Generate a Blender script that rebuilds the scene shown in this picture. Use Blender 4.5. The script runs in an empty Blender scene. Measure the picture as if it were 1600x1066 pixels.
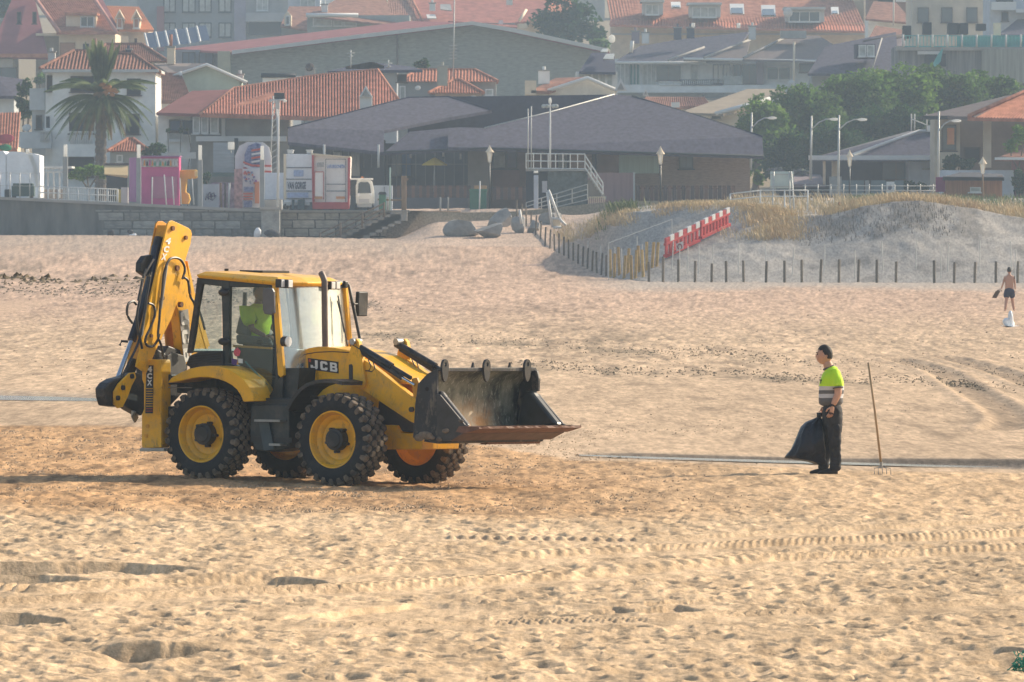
import bpy, bmesh, math, random
import numpy as np
from mathutils import Vector, Matrix

R = math.radians
F = 13000.0      # focal length in photograph pixels
H = 3.5          # eye height above the beach (m)
HY = 352.0       # horizon row
SC = bpy.context.scene
COL = SC.collection
rng = random.Random(7)

# ---------------------------------------------------------------- camera
cam = bpy.data.cameras.new('camera')
cam.sensor_width = 36.0
cam.lens = 36.0 * F / 1600.0
cam.shift_y = -(533.0 - HY) / 1600.0
cam.clip_start = 1.0
cam.clip_end = 6000.0
cam.dof.use_dof = True
cam.dof.focus_distance = 113.0
cam.dof.aperture_fstop = 22.0
cam_ob = bpy.data.objects.new('camera', cam)
cam_ob.location = (0, 0, H)
cam_ob.rotation_euler = (R(90), 0, 0)
COL.objects.link(cam_ob)
SC.camera = cam_ob

# ---------------------------------------------------------------- light
SUN_AZ = 36.0     # degrees from +X (right) towards +Y (away)
SUN_EL = 28.0
world = bpy.data.worlds.new('World')
SC.world = world
world.use_nodes = True
wn = world.node_tree
sky = wn.nodes.new('ShaderNodeTexSky')
sky.sky_type = 'NISHITA'
sky.sun_disc = False
sky.sun_elevation = R(SUN_EL)
sky.sun_rotation = R(90.0 - SUN_AZ)
sky.air_density = 1.3
sky.dust_density = 2.2
bgn = wn.nodes['Background']
wn.links.new(sky.outputs[0], bgn.inputs[0])
bgn.inputs[1].default_value = 0.13
sun = bpy.data.lights.new('sun', 'SUN')
sun.energy = 5.0
sun.angle = R(0.5)
sun.color = (1.0, 0.85, 0.65)
sun_ob = bpy.data.objects.new('sun', sun)
sd = Vector((math.cos(R(SUN_EL)) * math.cos(R(SUN_AZ)), math.cos(R(SUN_EL)) * math.sin(R(SUN_AZ)), math.sin(R(SUN_EL))))
sun_ob.rotation_euler = sd.to_track_quat('Z', 'Y').to_euler()
sun_ob.location = (60, 30, 60)
COL.objects.link(sun_ob)
SC.view_settings.view_transform = 'Standard'
SC.view_settings.look = 'None'
SC.view_settings.gamma = 1.0
SC.view_settings.use_curve_mapping = False
SC.view_settings.exposure = 0.36
SC.render.engine = 'CYCLES'
SC.cycles.volume_bounces = 1
SC.cycles.max_bounces = 8
SC.cycles.transparent_max_bounces = 16

# ---------------------------------------------------------------- helpers
def W(px, py, d):
    return Vector(((px - 800.0) * d / F, d, H - (py - HY) * d / F))

def tag(o, label=None, cat=None, group=None, kind=None):
    if label: o['label'] = label
    if cat: o['category'] = cat
    if group: o['group'] = group
    if kind: o['kind'] = kind
    return o

ROOTM = {}
def thing(name, label, cat, loc, group=None, mat=None):
    o = bpy.data.objects.new(name, None)
    o.empty_display_size = 0.3
    COL.objects.link(o)
    m = mat if mat is not None else Matrix.Translation(Vector(loc))
    o.matrix_world = m
    ROOTM[o.name] = m
    tag(o, label, cat, group)
    return o

import mathutils.noise as mno
def crumple(vs, amp, freq, st=(1,1,1)):
    for v in vs:
        q = Vector((v.x*freq*st[0], v.y*freq*st[1], v.z*freq*st[2]))
        v += mno.noise_vector(q)*amp + mno.noise_vector(q*2.3)*amp*.5
    return vs
class MB:
    def __init__(s):
        s.v = []; s.f = []
    def add(s, vs, fs):
        b = len(s.v)
        s.v.extend([Vector(p) for p in vs])
        s.f.extend([tuple(i + b for i in f) for f in fs])
        return s
    def box(s, x0, x1, y0, y1, z0, z1):
        p = [(x0,y0,z0),(x1,y0,z0),(x1,y1,z0),(x0,y1,z0),(x0,y0,z1),(x1,y0,z1),(x1,y1,z1),(x0,y1,z1)]
        return s.add(p, [(0,3,2,1),(4,5,6,7),(0,1,5,4),(1,2,6,5),(2,3,7,6),(3,0,4,7)])
    def prism(s, pts, vec):
        vec = Vector(vec); n = len(pts)
        a = [Vector(p) for p in pts]; b = [p + vec for p in a]
        fs = [tuple(range(n)), tuple(range(2*n-1, n-1, -1))]
        for i in range(n):
            j = (i + 1) % n
            fs.append((i, i+n, j+n, j))
        return s.add(a + b, fs)
    def tube(s, path, r, n=8, r1=None):
        path = [Vector(p) for p in path]; m = len(path)
        base = len(s.v)
        for k, p in enumerate(path):
            t = (path[min(k+1, m-1)] - path[max(k-1, 0)]).normalized()
            up = Vector((0,0,1)) if abs(t.z) < 0.9 else Vector((1,0,0))
            a = t.cross(up).normalized(); b = t.cross(a)
            rr = r if r1 is None else r + (r1 - r) * k / (m - 1)
            for i in range(n):
                an = 2*math.pi*i/n
                s.v.append(p + a*(rr*math.cos(an)) + b*(rr*math.sin(an)))
        for k in range(m-1):
            for i in range(n):
                j = (i+1) % n
                s.f.append((base+k*n+i, base+k*n+j, base+(k+1)*n+j, base+(k+1)*n+i))
        s.f.append(tuple(base+i for i in range(n)))
        s.f.append(tuple(base+(m-1)*n+i for i in reversed(range(n))))
        return s
    def lathe(s, prof, c, axis, n=32):
        """prof: list of (radius, offset along axis)"""
        c = Vector(c); ax = Vector(axis).normalized()
        up = Vector((0,0,1)) if abs(ax.z) < 0.9 else Vector((1,0,0))
        a = ax.cross(up).normalized(); b = ax.cross(a)
        base = len(s.v)
        for (r, t) in prof:
            for i in range(n):
                an = 2*math.pi*i/n
                s.v.append(c + ax*t + a*(r*math.cos(an)) + b*(r*math.sin(an)))
        for k in range(len(prof)-1):
            for i in range(n):
                j = (i+1) % n
                s.f.append((base+k*n+i, base+k*n+j, base+(k+1)*n+j, base+(k+1)*n+i))
        return s
    def blob(s, c, rx, ry, rz, seed=0, amp=0.2, sub=2, flat=None):
        bm = bmesh.new()
        bmesh.ops.create_icosphere(bm, subdivisions=sub, radius=1.0)
        rr = random.Random(seed)
        offs = [Vector((rr.uniform(-1,1), rr.uniform(-1,1), rr.uniform(-1,1))).normalized() for _ in range(9)]
        ws = [rr.uniform(-1, 1) for _ in range(9)]
        vs = []
        for v in bm.verts:
            k = 1.0
            for o_, w_ in zip(offs, ws):
                k += amp * w_ * max(0.0, v.co.dot(o_))**2
            q = v.co * k
            vs.append(Vector((c[0]+q.x*rx, c[1]+q.y*ry, c[2]+q.z*rz)))
        fs = [tuple(v.index for v in f.verts) for f in bm.faces]
        bm.free()
        return s.add(vs, fs)
    def build(s, name, mat, parent=None, smooth=False, bevel=0.0, recalc=True, label=None, kind=None, cat=None, group=None, local=False, angle=None):
        me = bpy.data.meshes.new(name)
        root = parent
        while root is not None and root.parent is not None:
            root = root.parent
        vs = s.v
        loc = Vector((0,0,0))
        if root is not None:
            if not local:
                mi = ROOTM[root.name].inverted()
                vs = [mi @ v for v in vs]
        else:
            n = max(1, len(vs))
            c = sum(vs, Vector((0,0,0))) / n
            zmin = min(v.z for v in vs) if vs else 0
            loc = Vector((c.x, c.y, zmin))
            vs = [v - loc for v in vs]
        me.from_pydata([tuple(v) for v in vs], [], s.f)
        if recalc and len(vs) < 60000:
            bm = bmesh.new(); bm.from_mesh(me)
            bmesh.ops.recalc_face_normals(bm, faces=bm.faces)
            bm.to_mesh(me); bm.free()
        me.materials.append(mat)
        o = bpy.data.objects.new(name, me)
        COL.objects.link(o)
        if parent is not None:
            o.parent = parent
        else:
            o.location = loc
            ROOTM[o.name] = Matrix.Translation(loc)
        if smooth:
            me.polygons.foreach_set('use_smooth', [True]*len(me.polygons))
            if angle:
                try: me.set_sharp_from_angle(angle=R(angle))
                except Exception: pass
        if bevel > 0:
            b = o.modifiers.new('bevel', 'BEVEL'); b.width = bevel; b.segments = 2; b.limit_method = 'ANGLE'; b.angle_limit = R(35)
        tag(o, label, cat, group, kind)
        return o

def piece(mesh, name, parent, loc, rz=0.0):
    o = bpy.data.objects.new(name, mesh)
    COL.objects.link(o)
    o.parent = parent; o.location = loc; o.rotation_euler = (0, 0, rz)
    return o

# ---------------------------------------------------------------- materials
MATS = {}
def mat(name, col, rough=0.7, var=0.18, scale=4.0, metal=0.0, bump=0.0, bscale=20.0, col2=None, spec=0.5, stretch=None, coat=0.0, detail=5.0, vobj=0.0):
    if name in MATS: return MATS[name]
    m = bpy.data.materials.new(name); m.use_nodes = True
    nt = m.node_tree; p = nt.nodes['Principled BSDF']
    tc = nt.nodes.new('ShaderNodeTexCoord')
    mp = nt.nodes.new('ShaderNodeMapping')
    nt.links.new(tc.outputs['Object'], mp.inputs[0])
    if stretch: mp.inputs['Scale'].default_value = stretch
    nz = nt.nodes.new('ShaderNodeTexNoise')
    nz.inputs['Scale'].default_value = scale; nz.inputs['Detail'].default_value = detail; nz.inputs['Roughness'].default_value = 0.62
    nt.links.new(mp.outputs[0], nz.inputs['Vector'])
    rp = nt.nodes.new('ShaderNodeValToRGB')
    rp.color_ramp.elements[0].position = 0.32; rp.color_ramp.elements[1].position = 0.68
    c1 = tuple(max(0, c*(1-var)) for c in col); c2 = col2 if col2 else tuple(min(1, c*(1+var)) for c in col)
    rp.color_ramp.elements[0].color = (*c1, 1); rp.color_ramp.elements[1].color = (*c2, 1)
    nt.links.new(nz.outputs[0], rp.inputs[0])
    out = rp.outputs[0]
    if vobj > 0:
        oi = nt.nodes.new('ShaderNodeObjectInfo')
        hs = nt.nodes.new('ShaderNodeHueSaturation')
        mr = nt.nodes.new('ShaderNodeMapRange')
        mr.inputs['To Min'].default_value = 1-vobj; mr.inputs['To Max'].default_value = 1+vobj
        nt.links.new(oi.outputs['Random'], mr.inputs[0]); nt.links.new(mr.outputs[0], hs.inputs['Value'])
        nt.links.new(out, hs.inputs['Color']); out = hs.outputs[0]
    nt.links.new(out, p.inputs['Base Color'])
    p.inputs['Roughness'].default_value = rough
    p.inputs['Metallic'].default_value = metal
    p.inputs['Specular IOR Level'].default_value = spec
    p.inputs['Coat Weight'].default_value = coat
    if bump > 0:
        nb = nt.nodes.new('ShaderNodeTexNoise'); nb.inputs['Scale'].default_value = bscale; nb.inputs['Detail'].default_value = 6
        nt.links.new(mp.outputs[0], nb.inputs['Vector'])
        bp = nt.nodes.new('ShaderNodeBump'); bp.inputs['Strength'].default_value = 1.0; bp.inputs['Distance'].default_value = bump
        nt.links.new(nb.outputs[0], bp.inputs['Height']); nt.links.new(bp.outputs[0], p.inputs['Normal'])
    MATS[name] = m
    return m

def add_dirt(m, col, scale=3.0, lo=.5, hi=.62, amt=.5, stretch=None):
    nt = m.node_tree; p = nt.nodes['Principled BSDF']; src = p.inputs['Base Color'].links[0].from_socket
    tc = nt.nodes.new('ShaderNodeTexCoord'); mp = nt.nodes.new('ShaderNodeMapping'); nt.links.new(tc.outputs['Object'], mp.inputs[0])
    if stretch: mp.inputs['Scale'].default_value = stretch
    n = nt.nodes.new('ShaderNodeTexNoise'); n.inputs['Scale'].default_value = scale; n.inputs['Detail'].default_value = 8; n.inputs['Roughness'].default_value = .75
    nt.links.new(mp.outputs[0], n.inputs['Vector'])
    r = nt.nodes.new('ShaderNodeMapRange'); r.inputs['From Min'].default_value = lo; r.inputs['From Max'].default_value = hi; r.inputs['To Max'].default_value = amt
    nt.links.new(n.outputs[0], r.inputs[0])
    mx = nt.nodes.new('ShaderNodeMixRGB'); mx.inputs[2].default_value = (*col, 1); nt.links.new(r.outputs[0], mx.inputs[0]); nt.links.new(src, mx.inputs[1])
    nt.links.new(mx.outputs[0], p.inputs['Base Color'])
def glass_mat(name, tint=(0.75,0.9,0.9), fac=0.12, rough=0.02):
    if name in MATS: return MATS[name]
    m = bpy.data.materials.new(name); m.use_nodes = True
    nt = m.node_tree; nt.nodes.clear()
    o = nt.nodes.new('ShaderNodeOutputMaterial')
    tr = nt.nodes.new('ShaderNodeBsdfTransparent'); tr.inputs[0].default_value = (*tint, 1)
    gl = nt.nodes.new('ShaderNodeBsdfGlossy'); gl.inputs['Roughness'].default_value = rough
    lw = nt.nodes.new('ShaderNodeLayerWeight'); lw.inputs[0].default_value = 0.22
    mr = nt.nodes.new('ShaderNodeMapRange'); mr.inputs['To Min'].default_value = fac; mr.inputs['To Max'].default_value = 0.60
    nt.links.new(lw.outputs['Fresnel'], mr.inputs[0])
    mx = nt.nodes.new('ShaderNodeMixShader')
    nt.links.new(mr.outputs[0], mx.inputs[0]); nt.links.new(tr.outputs[0], mx.inputs[1]); nt.links.new(gl.outputs[0], mx.inputs[2])
    nt.links.new(mx.outputs[0], o.inputs[0])
    MATS[name] = m
    return m

# numpy value noise -------------------------------------------------
_T = np.random.RandomState(3).rand(256, 256)
def vn(x, y, s=0):
    x = x + s*17.13; y = y + s*31.7
    xi = np.floor(x).astype(np.int64); yi = np.floor(y).astype(np.int64)
    u = x - xi; v = y - yi
    u = u*u*(3-2*u); v = v*v*(3-2*v)
    a = _T[xi & 255, yi & 255]; b = _T[(xi+1) & 255, yi & 255]
    c = _T[xi & 255, (yi+1) & 255]; d = _T[(xi+1) & 255, (yi+1) & 255]
    return (a*(1-u)+b*u)*(1-v) + (c*(1-u)+d*u)*v - 0.5
def fbm(x, y, s=0, o=4):
    r = 0; a = 1.0
    for k in range(o):
        r = r + a*vn(x, y, s+k*5); x = x*2.03; y = y*2.03; a *= 0.5
    return r
def sst(a, b, x):
    t = np.clip((x-a)/(b-a), 0, 1)
    return t*t*(3-2*t)
def lerp(a, b, t): return a + (b-a)*t
# ---------------------------------------------------------------- terrain
def base_z(x, d):
    z = -0.08*np.tanh(0.26*(x+3.05))
    z = z*(1-sst(200, 340, d)) + (-0.02)*sst(200, 340, d)
    z = z + lerp(0, 0.5, sst(335, 433, d)) + lerp(0, 2.05, sst(425, 555, d))
    px = 800 + F*x/d
    z = z + sst(900, 100, px)*sst(330, 540, d)*0.35
    return z
def prom_z(px):
    return 4.45 + 0.85*np.clip((420-px)/420, -0.0, 1.3) + sst(760, 1000, px)*0.75
def ground_pt(px, py):
    d = 110.0
    for _ in range(12):
        x = (px-800)*d/F
        z = float(base_z(np.array([x]), np.array([d]))[0])
        d = F*(H-z)/(py-HY)
    return Vector(((px-800)*d/F, d, z))

def grid_obj(name, X, Y, Z, m, colr=None, **kw):
    nr, nc = X.shape
    me = bpy.data.meshes.new(name)
    co = np.stack([X, Y, Z], -1).reshape(-1, 3).astype(np.float32)
    idx = np.arange(nr*nc).reshape(nr, nc)
    q = np.stack([idx[:-1,:-1], idx[:-1,1:], idx[1:,1:], idx[1:,:-1]], -1).reshape(-1, 4).astype(np.int32)
    me.vertices.add(len(co)); me.vertices.foreach_set('co', co.ravel())
    me.loops.add(q.size); me.loops.foreach_set('vertex_index', q.ravel())
    me.polygons.add(len(q)); me.polygons.foreach_set('loop_start', np.arange(0, q.size, 4, dtype=np.int32))
    me.update(calc_edges=True)
    me.polygons.foreach_set('use_smooth', np.ones(len(q), dtype=bool))
    if colr is not None:
        at = me.color_attributes.new('tone', 'FLOAT_COLOR', 'POINT')
        c4 = np.concatenate([colr.reshape(-1,3), np.ones((nr*nc,1))], -1).astype(np.float32)
        at.data.foreach_set('color', c4.ravel())
    me.materials.append(m)
    o = bpy.data.objects.new(name, me); COL.objects.link(o)
    return tag(o, **kw)

def sand_material():
    m = bpy.data.materials.new('beach_sand'); m.use_nodes = True
    nt = m.node_tree; p = nt.nodes['Principled BSDF']
    at = nt.nodes.new('ShaderNodeVertexColor'); at.layer_name = 'tone'
    tc = nt.nodes.new('ShaderNodeTexCoord')
    n1 = nt.nodes.new('ShaderNodeTexNoise'); n1.inputs['Scale'].default_value = 26; n1.inputs['Detail'].default_value = 5; n1.inputs['Roughness'].default_value = 0.7
    nt.links.new(tc.outputs['Object'], n1.inputs['Vector'])
    mr = nt.nodes.new('ShaderNodeMapRange'); mr.inputs['From Min'].default_value = 0.3; mr.inputs['From Max'].default_value = 0.7
    mr.inputs['To Min'].default_value = 0.82; mr.inputs['To Max'].default_value = 1.15
    nt.links.new(n1.outputs[0], mr.inputs[0])
    hs = nt.nodes.new('ShaderNodeHueSaturation')
    nt.links.new(at.outputs[0], hs.inputs['Color']); nt.links.new(mr.outputs[0], hs.inputs['Value'])
    nt.links.new(hs.outputs[0], p.inputs['Base Color'])
    p.inputs['Roughness'].default_value = 0.95
    p.inputs['Specular IOR Level'].default_value = 0.15
    nb = nt.nodes.new('ShaderNodeTexNoise'); nb.inputs['Scale'].default_value = 14; nb.inputs['Detail'].default_value = 8; nb.inputs['Roughness'].default_value = 0.65
    nt.links.new(tc.outputs['Object'], nb.inputs['Vector'])
    for sc_, amp in (((9.0, 0.8, 9.0), 0.34), ((5.5, 0.3, 5.5), 0.20)):
        mp = nt.nodes.new('ShaderNodeMapping'); mp.inputs['Scale'].default_value = sc_
        nt.links.new(tc.outputs['Object'], mp.inputs[0])
        na = nt.nodes.new('ShaderNodeTexNoise'); na.inputs['Scale'].default_value = 1.0; na.inputs['Detail'].default_value = 4; na.inputs['Roughness'].default_value = 0.7
        nt.links.new(mp.outputs[0], na.inputs['Vector'])
        m2 = nt.nodes.new('ShaderNodeMapRange'); m2.inputs['From Min'].default_value = 0.3; m2.inputs['From Max'].default_value = 0.7
        m2.inputs['To Min'].default_value = 1-amp; m2.inputs['To Max'].default_value = 1+amp*0.8
        nt.links.new(na.outputs[0], m2.inputs[0])
        h2 = nt.nodes.new('ShaderNodeHueSaturation'); nt.links.new(m2.outputs[0], h2.inputs['Value'])
        nt.links.new(p.inputs['Base Color'].links[0].from_socket, h2.inputs['Color']); nt.links.new(h2.outputs[0], p.inputs['Base Color'])
    bp = nt.nodes.new('ShaderNodeBump'); bp.inputs['Strength'].default_value = 0.8; bp.inputs['Distance'].default_value = 0.022
    nt.links.new(nb.outputs[0], bp.inputs['Height']); nt.links.new(bp.outputs[0], p.inputs['Normal'])
    return m
SANDM = sand_material()

def worley(x, y, cell, seed):
    """distance to nearest jittered point (in metres) and its random value"""
    gx = x/cell; gy = y/cell
    xi = np.floor(gx).astype(np.int64); yi = np.floor(gy).astype(np.int64)
    best = np.full(x.shape, 9.0); bid = np.zeros(x.shape)
    for dx in (-1,0,1):
        for dy in (-1,0,1):
            a = _T[(xi+dx+seed*7) & 255, (yi+dy+seed*3) & 255]; b = _T[(xi+dx+91+seed) & 255, (yi+dy+53) & 255]; c = _T[(xi+dx+17) & 255, (yi+dy+133+seed) & 255]
            r = np.hypot((xi+dx+a-gx), (yi+dy+b-gy)*0.8)
            k = r < best
            best = np.where(k, r, best); bid = np.where(k, c, bid)
    return best*cell, bid

def poly_dist(x, y, pts):
    """signed distance to polyline, running length"""
    bd = np.full(x.shape, 1e9); bs = np.zeros(x.shape); L = 0.0
    for (a, b) in zip(pts[:-1], pts[1:]):
        ax, ay = a; bx, by = b
        dx, dy = bx-ax, by-ay; l = math.hypot(dx, dy)
        t = ((x-ax)*dx + (y-ay)*dy)/(l*l); tc = np.clip(t, 0, 1)
        ex = x-(ax+tc*dx); ey = y-(ay+tc*dy)
        dd = np.hypot(ex, ey); sgn = np.sign(dx*ey - dy*ex)
        k = dd < np.abs(bd)
        bd = np.where(k, dd*sgn, bd); bs = np.where(k, L + tc*l, bs)
        L += l
    return bd, bs, L

TRACKS = [  # pixel polylines of tyre prints
    [(-150,916),(60,924),(250,913),(420,903),(620,893),(800,873),(1010,860),(1300,850),(1700,832)],
    [(-150,950),(100,940),(300,930),(520,925),(860,905),(1180,876),(1420,868),(1700,853)],
    [(520,980),(760,972),(1000,970),(1120,962),(1300,956),(1420,950),(1700,930)],
    [(700,842),(1000,846),(1250,832),(1700,808)],
]
FAR_TRACKS = [[(1400,560),(1470,580),(1520,612),(1560,635),(1582,655),(1565,672)], [(1480,558),(1560,580),(1640,610)]]
BERMS = [  # crest pixel line, height, falloff behind
    ([(-120,884),(60,886),(200,887),(340,895)], .13, .6),
    ([(-120,902),(60,905),(190,912)], .10, .5),
    ([(410,905),(470,909),(530,918)], .11, .5),
    ([(-80,962),(40,964),(118,978)], .10, .5),
    ([(430,968),(520,958),(600,950),(660,942)], .045, .6),
    ([(120,1014),(240,1016),(356,1020)], .21, .6),
    ([(1020,950),(1060,949),(1110,958)], .05, .4),
    ([(1180,1000),(1260,996),(1330,1000)], .03, .4),
    ([(1545,1012),(1580,1015),(1640,1026)], .07, .4),
    ([(1490,1040),(1560,1036),(1700,1034)], .08, .6),
    ([(900,953),(960,949),(1000,955)], .04, .4),
]
def near_height(X, Y):
    z = np.zeros_like(X)
    PX = 800 + F*X/Y
    PY = HY + F*H/Y
    n_big = fbm(X*0.35, Y*0.22, 2, 3)
    # roughness zones
    rough_a = 1 - sst(108.5, 112.5, Y + 0.0*X)*0.0
    smooth_zone = sst(0, 1, (Y - (np.interp(PX, [0, 600, 900, 1600], [142, 139, 125, 119]) + 2.5*n_big))/2.2)
    wet_left = 0
    rough = 1 - smooth_zone
    rough = rough*(0.62 + 0.38*sst(112, 96, Y))
    z += rough*(0.036*fbm(X*2.6, Y*1.5, 11, 3) + 0.026*np.abs(fbm(X*7, Y*3.6, 21, 2)))
    r1, i1 = worley(X, Y, 0.42, 1)
    z += -rough*0.052*np.exp(-(r1/0.10)**2)*(0.35+i1)*(i1 > .35) + rough*(i1 > .35)*0.022*np.exp(-((r1-0.17)/0.05)**2)
    r2, i2 = worley(X+5.3, Y+2.1, 0.27, 4)
    z += -rough*0.024*np.exp(-(r2/0.07)**2)*(i2 > 0.3) + rough*0.008*np.exp(-((r2-0.11)/0.04)**2)
    z += rough*0.035*fbm(X*0.9, Y*0.5, 31, 2)
    # midfield, trampled again further out
    far_r = sst(150, 215, Y)
    z += far_r*(0.035*vn(X*5.0, Y*0.8, 41) + 0.04*vn(X*11.0, Y*1.3, 42))*sst(150, 260, Y)
    z += far_r*0.05*sst(220, 300, Y)*np.abs(fbm(X*2.2, Y*0.50, 47, 3))
    z += smooth_zone*0.010*fbm(X*1.6, Y*0.5, 51, 4)
    tone_tr = np.zeros_like(X)
    near = Y < 125
    for ti, tr in enumerate(TRACKS):
        pts = [(ground_pt(a, b).x, ground_pt(a, b).y) for a, b in tr]
        bd, bs, L = poly_dist(X, Y, pts)
        m = np.exp(-(np.abs(bd)/0.23)**6)
        fade = (0.5 if ti > 1 else .9)*(0.65 + 0.35*np.clip(1 + 2*fbm(X*0.6, Y*0.3, 61, 2), 0, 1))
        lug = 0.5+0.5*np.sin(2*math.pi*(bs/0.14 + np.abs(bd)*1.3*np.sign(bd)))
        lug = sst(0.25, 0.75, lug)
        m2 = np.exp(-((bd+0.25)/0.75)**4)
        z = z*(1-0.75*m2)*(1-0.7*m) + m*(0.005 + 0.08*lug)*fade
        z += 0.030*np.exp(-((bd-0.30)/0.07)**2)*fade
    for tr in FAR_TRACKS:
        pts = [(ground_pt(a, b).x, ground_pt(a, b).y) for a, b in tr]
        bd, bs, L = poly_dist(X, Y, pts)
        m = np.exp(-(np.abs(bd)/0.35)**4)
        tone_tr = np.maximum(tone_tr, m)
        z += -0.05*m + 0.03*np.exp(-((np.abs(bd)-0.5)/0.15)**2)
    zr = z.copy()
    for (cr, h, w) in BERMS:
        pts = [(ground_pt(a, b).x, ground_pt(a, b).y) for a, b in cr]
        bd, bs, L = poly_dist(X, Y, pts)
        el = 0.6 if h > .2 else 0.4
        e = sst(0, el, bs)*sst(0, el, L-bs)
        e = np.where(np.abs(bd) < 8, e, 0)
        jag = (0.22 if h > .2 else .07)*fbm(X*2.4, Y*1.2, 71, 3)
        b2 = bd + jag
        fl = e*np.where(b2 < 0, np.exp(-(b2/1.1)**4), np.exp(-(b2/0.5)**2))
        z = z - fl*0.8*zr
        z += e*h*np.where(b2 < 0, -0.75 + 1.15*sst(-0.05-h*0.25, 0, b2), 0.4*np.exp(-(b2/(w*1.6))**2))*np.where(b2 < 0, np.exp(-(b2/(6.0 if h > .2 else 2.2))**4), 1)
    # channel bank
    cx = np.array([880, 1000, 1200, 1400, 1600, 1900]); cy = np.array([711, 714.5, 720, 725, 729, 737])
    dch = F*(H+0.08)/(np.interp(PX, cx, cy)-HY)
    amt = sst(860, 1000, PX)
    bh = np.interp(PX, [860, 1000, 1300, 1420, 1600, 1900], [0, .035, .04, .07, .095, .1])
    t = Y - dch
    z = z*(1 - amt*sst(-1.6, -0.9, t)*(1-sst(2, 8, t)))
    z += amt*bh*sst(-0.25, 0.25, t + 0.3*fbm(X*0.4, Y*0, 81, 3))*(1-sst(4, 16, t))
    z -= amt*0.03*np.exp(-((t+0.6)/0.6)**2)
    return z, rough, smooth_zone, far_r, tone_tr, t, amt, PX, PY

def near_colour(X, Y, info):
    z, rough, smz, far_r, ttr, t, amt, PX, PY = info
    def C(r,g,b): return np.array([r,g,b])[None,None,:]
    pale = C(.62,.445,.275); brown = C(.52,.315,.16); smooth = C(.545,.395,.262); pink = C(.50,.345,.245); grey = C(.33,.28,.23)
    n1 = fbm(X*0.35, Y*0.03, 101, 4); n2 = fbm(X*2.0, Y*0.22, 111, 4); n3 = fbm(X*7, Y*0.9, 121, 3)
    nf = vn(X*4.5, Y*0.3, 161) + 0.8*vn(X*9.5, Y*0.7, 163)
    kb = sst(100.5, 106.5, Y + 7*n1)*(1-sst(700, 1300, PX)*0.75)
    c = pale*(1-kb[...,None]) + brown*kb[...,None]
    c = c*(1-smz[...,None]) + smooth*smz[...,None]
    kf = sst(240, 380, Y)
    c = c*(1-kf[...,None]) + pink*kf[...,None]
    c = c*(1 + 0.12*n1[...,None] + (0.20+0.25*kb-0.10*smz)[...,None]*n2[...,None] + 0.16*n3[...,None])
    # dark clods in the brown zone
    clod = sst(0.10, 0.34, fbm(X*4.5, Y*0.55, 131, 3))*(0.35+0.65*kb)*(1-smz)
    c = c*(1-0.42*clod[...,None])
    c = c*(1 + 0.42*(smz*sst(150, 240, Y)*nf)[...,None])
    spk = sst(0.30, 0.55, vn(X*2.6, Y*0.2, 171) + 0.5*fbm(X*0.3, Y*0.02, 173, 3))*smz
    c = c*(1-0.30*spk[...,None])
    # bands of weed and debris further out
    band = np.zeros_like(X)
    def bandf(y0, y1, x0, x1, w, tilt=0.0):
        yc = y0 + (y1-y0)*np.clip((PX-x0)/(x1-x0), -0.3, 1.3)
        return np.exp(-((PY-yc)/w)**2)*sst(x0-120, x0+60, PX)*sst(x1+160, x1-60, PX)
    band += .5*bandf(570, 607, 780, 1700, 6)
    band += .4*bandf(522, 560, 560, 1200, 5)
    band += .5*bandf(444, 482, -100, 640, 5)
    band += .35*bandf(500, 540, 200, 1500, 26)
    band += .25*bandf(660, 690, 850, 1400, 8)
    dn = 0.8*fbm(X*1.0, Y*0.05, 141, 4) + 0.5*vn(X*5, Y*0.5, 143)
    deb = sst(0.30, 0.62, dn*1.2 + 0.62*band)*np.clip(band*1.5, 0, 1)
    c = c*(1-0.62*deb[...,None]) + C(.16,.14,.09)*(0.30*deb[...,None])
    # damp streaks
    st = sst(0.1, 0.5, fbm(X*0.16, Y*0.05, 151, 4))*smz*(1-far_r*0.5)
    c = c*(1-0.10*st[...,None])
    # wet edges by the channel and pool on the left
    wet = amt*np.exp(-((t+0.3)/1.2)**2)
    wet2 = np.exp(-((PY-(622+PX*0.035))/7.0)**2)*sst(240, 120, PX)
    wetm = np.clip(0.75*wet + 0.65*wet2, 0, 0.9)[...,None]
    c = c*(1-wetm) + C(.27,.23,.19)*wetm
    bank = (amt*sst(-0.25, 0.05, t)*(1-sst(0.35, 0.8, t)))[...,None]  # bank face painted dark: its shade put into the sand colour
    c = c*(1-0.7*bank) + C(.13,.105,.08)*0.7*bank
    c = c*(1-0.35*ttr[...,None])
    gd = sst(392, 428, Y + 22*n1)[...,None]*sst(860, 1040, PX)[...,None]
    c = c*(1-0.85*gd) + C(.39,.345,.30)*0.85*gd  # painted dune shade carried on over the beach at the dune foot
    # grey band before the sea wall: the wall's shade painted into the sand
    kg = sst(470, 520, Y + 25*n1)[...,None]*sst(760, 600, PX)[...,None]
    c = c*(1-0.55*kg) + grey*0.55*kg
    return np.clip(c, 0.02, 0.9)

def make_beach():
    ds = [59.0]
    while ds[-1] < 128: ds.append(ds[-1] + 0.055 + (ds[-1]-59)*0.0015)
    while ds[-1] < 556: ds.append(ds[-1] + ds[-1]**2/(F*H)*0.85)
    ds = np.array(ds)
    pxs = np.linspace(-190, 1790, 860)
    PXg, Y = np.meshgrid(pxs, ds)
    X = (PXg-800)*Y/F
    info = near_height(X, Y)
    Z = base_z(X, Y) + info[0]
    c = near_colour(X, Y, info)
    # a sheet that dips under at its rim so it meets the wide sheet
    rim = 0.25*(1-sst(0, 75, PXg+190)*sst(0, 75, 1790-PXg)); rim[:, 0] = rim[:, -1] = 0.5; rim[0, :] = 0.5; rim[-1, :] = 0.5
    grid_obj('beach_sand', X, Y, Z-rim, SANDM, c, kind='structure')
    print('sand rows', len(ds), 'verts', X.size)
make_beach()

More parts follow.
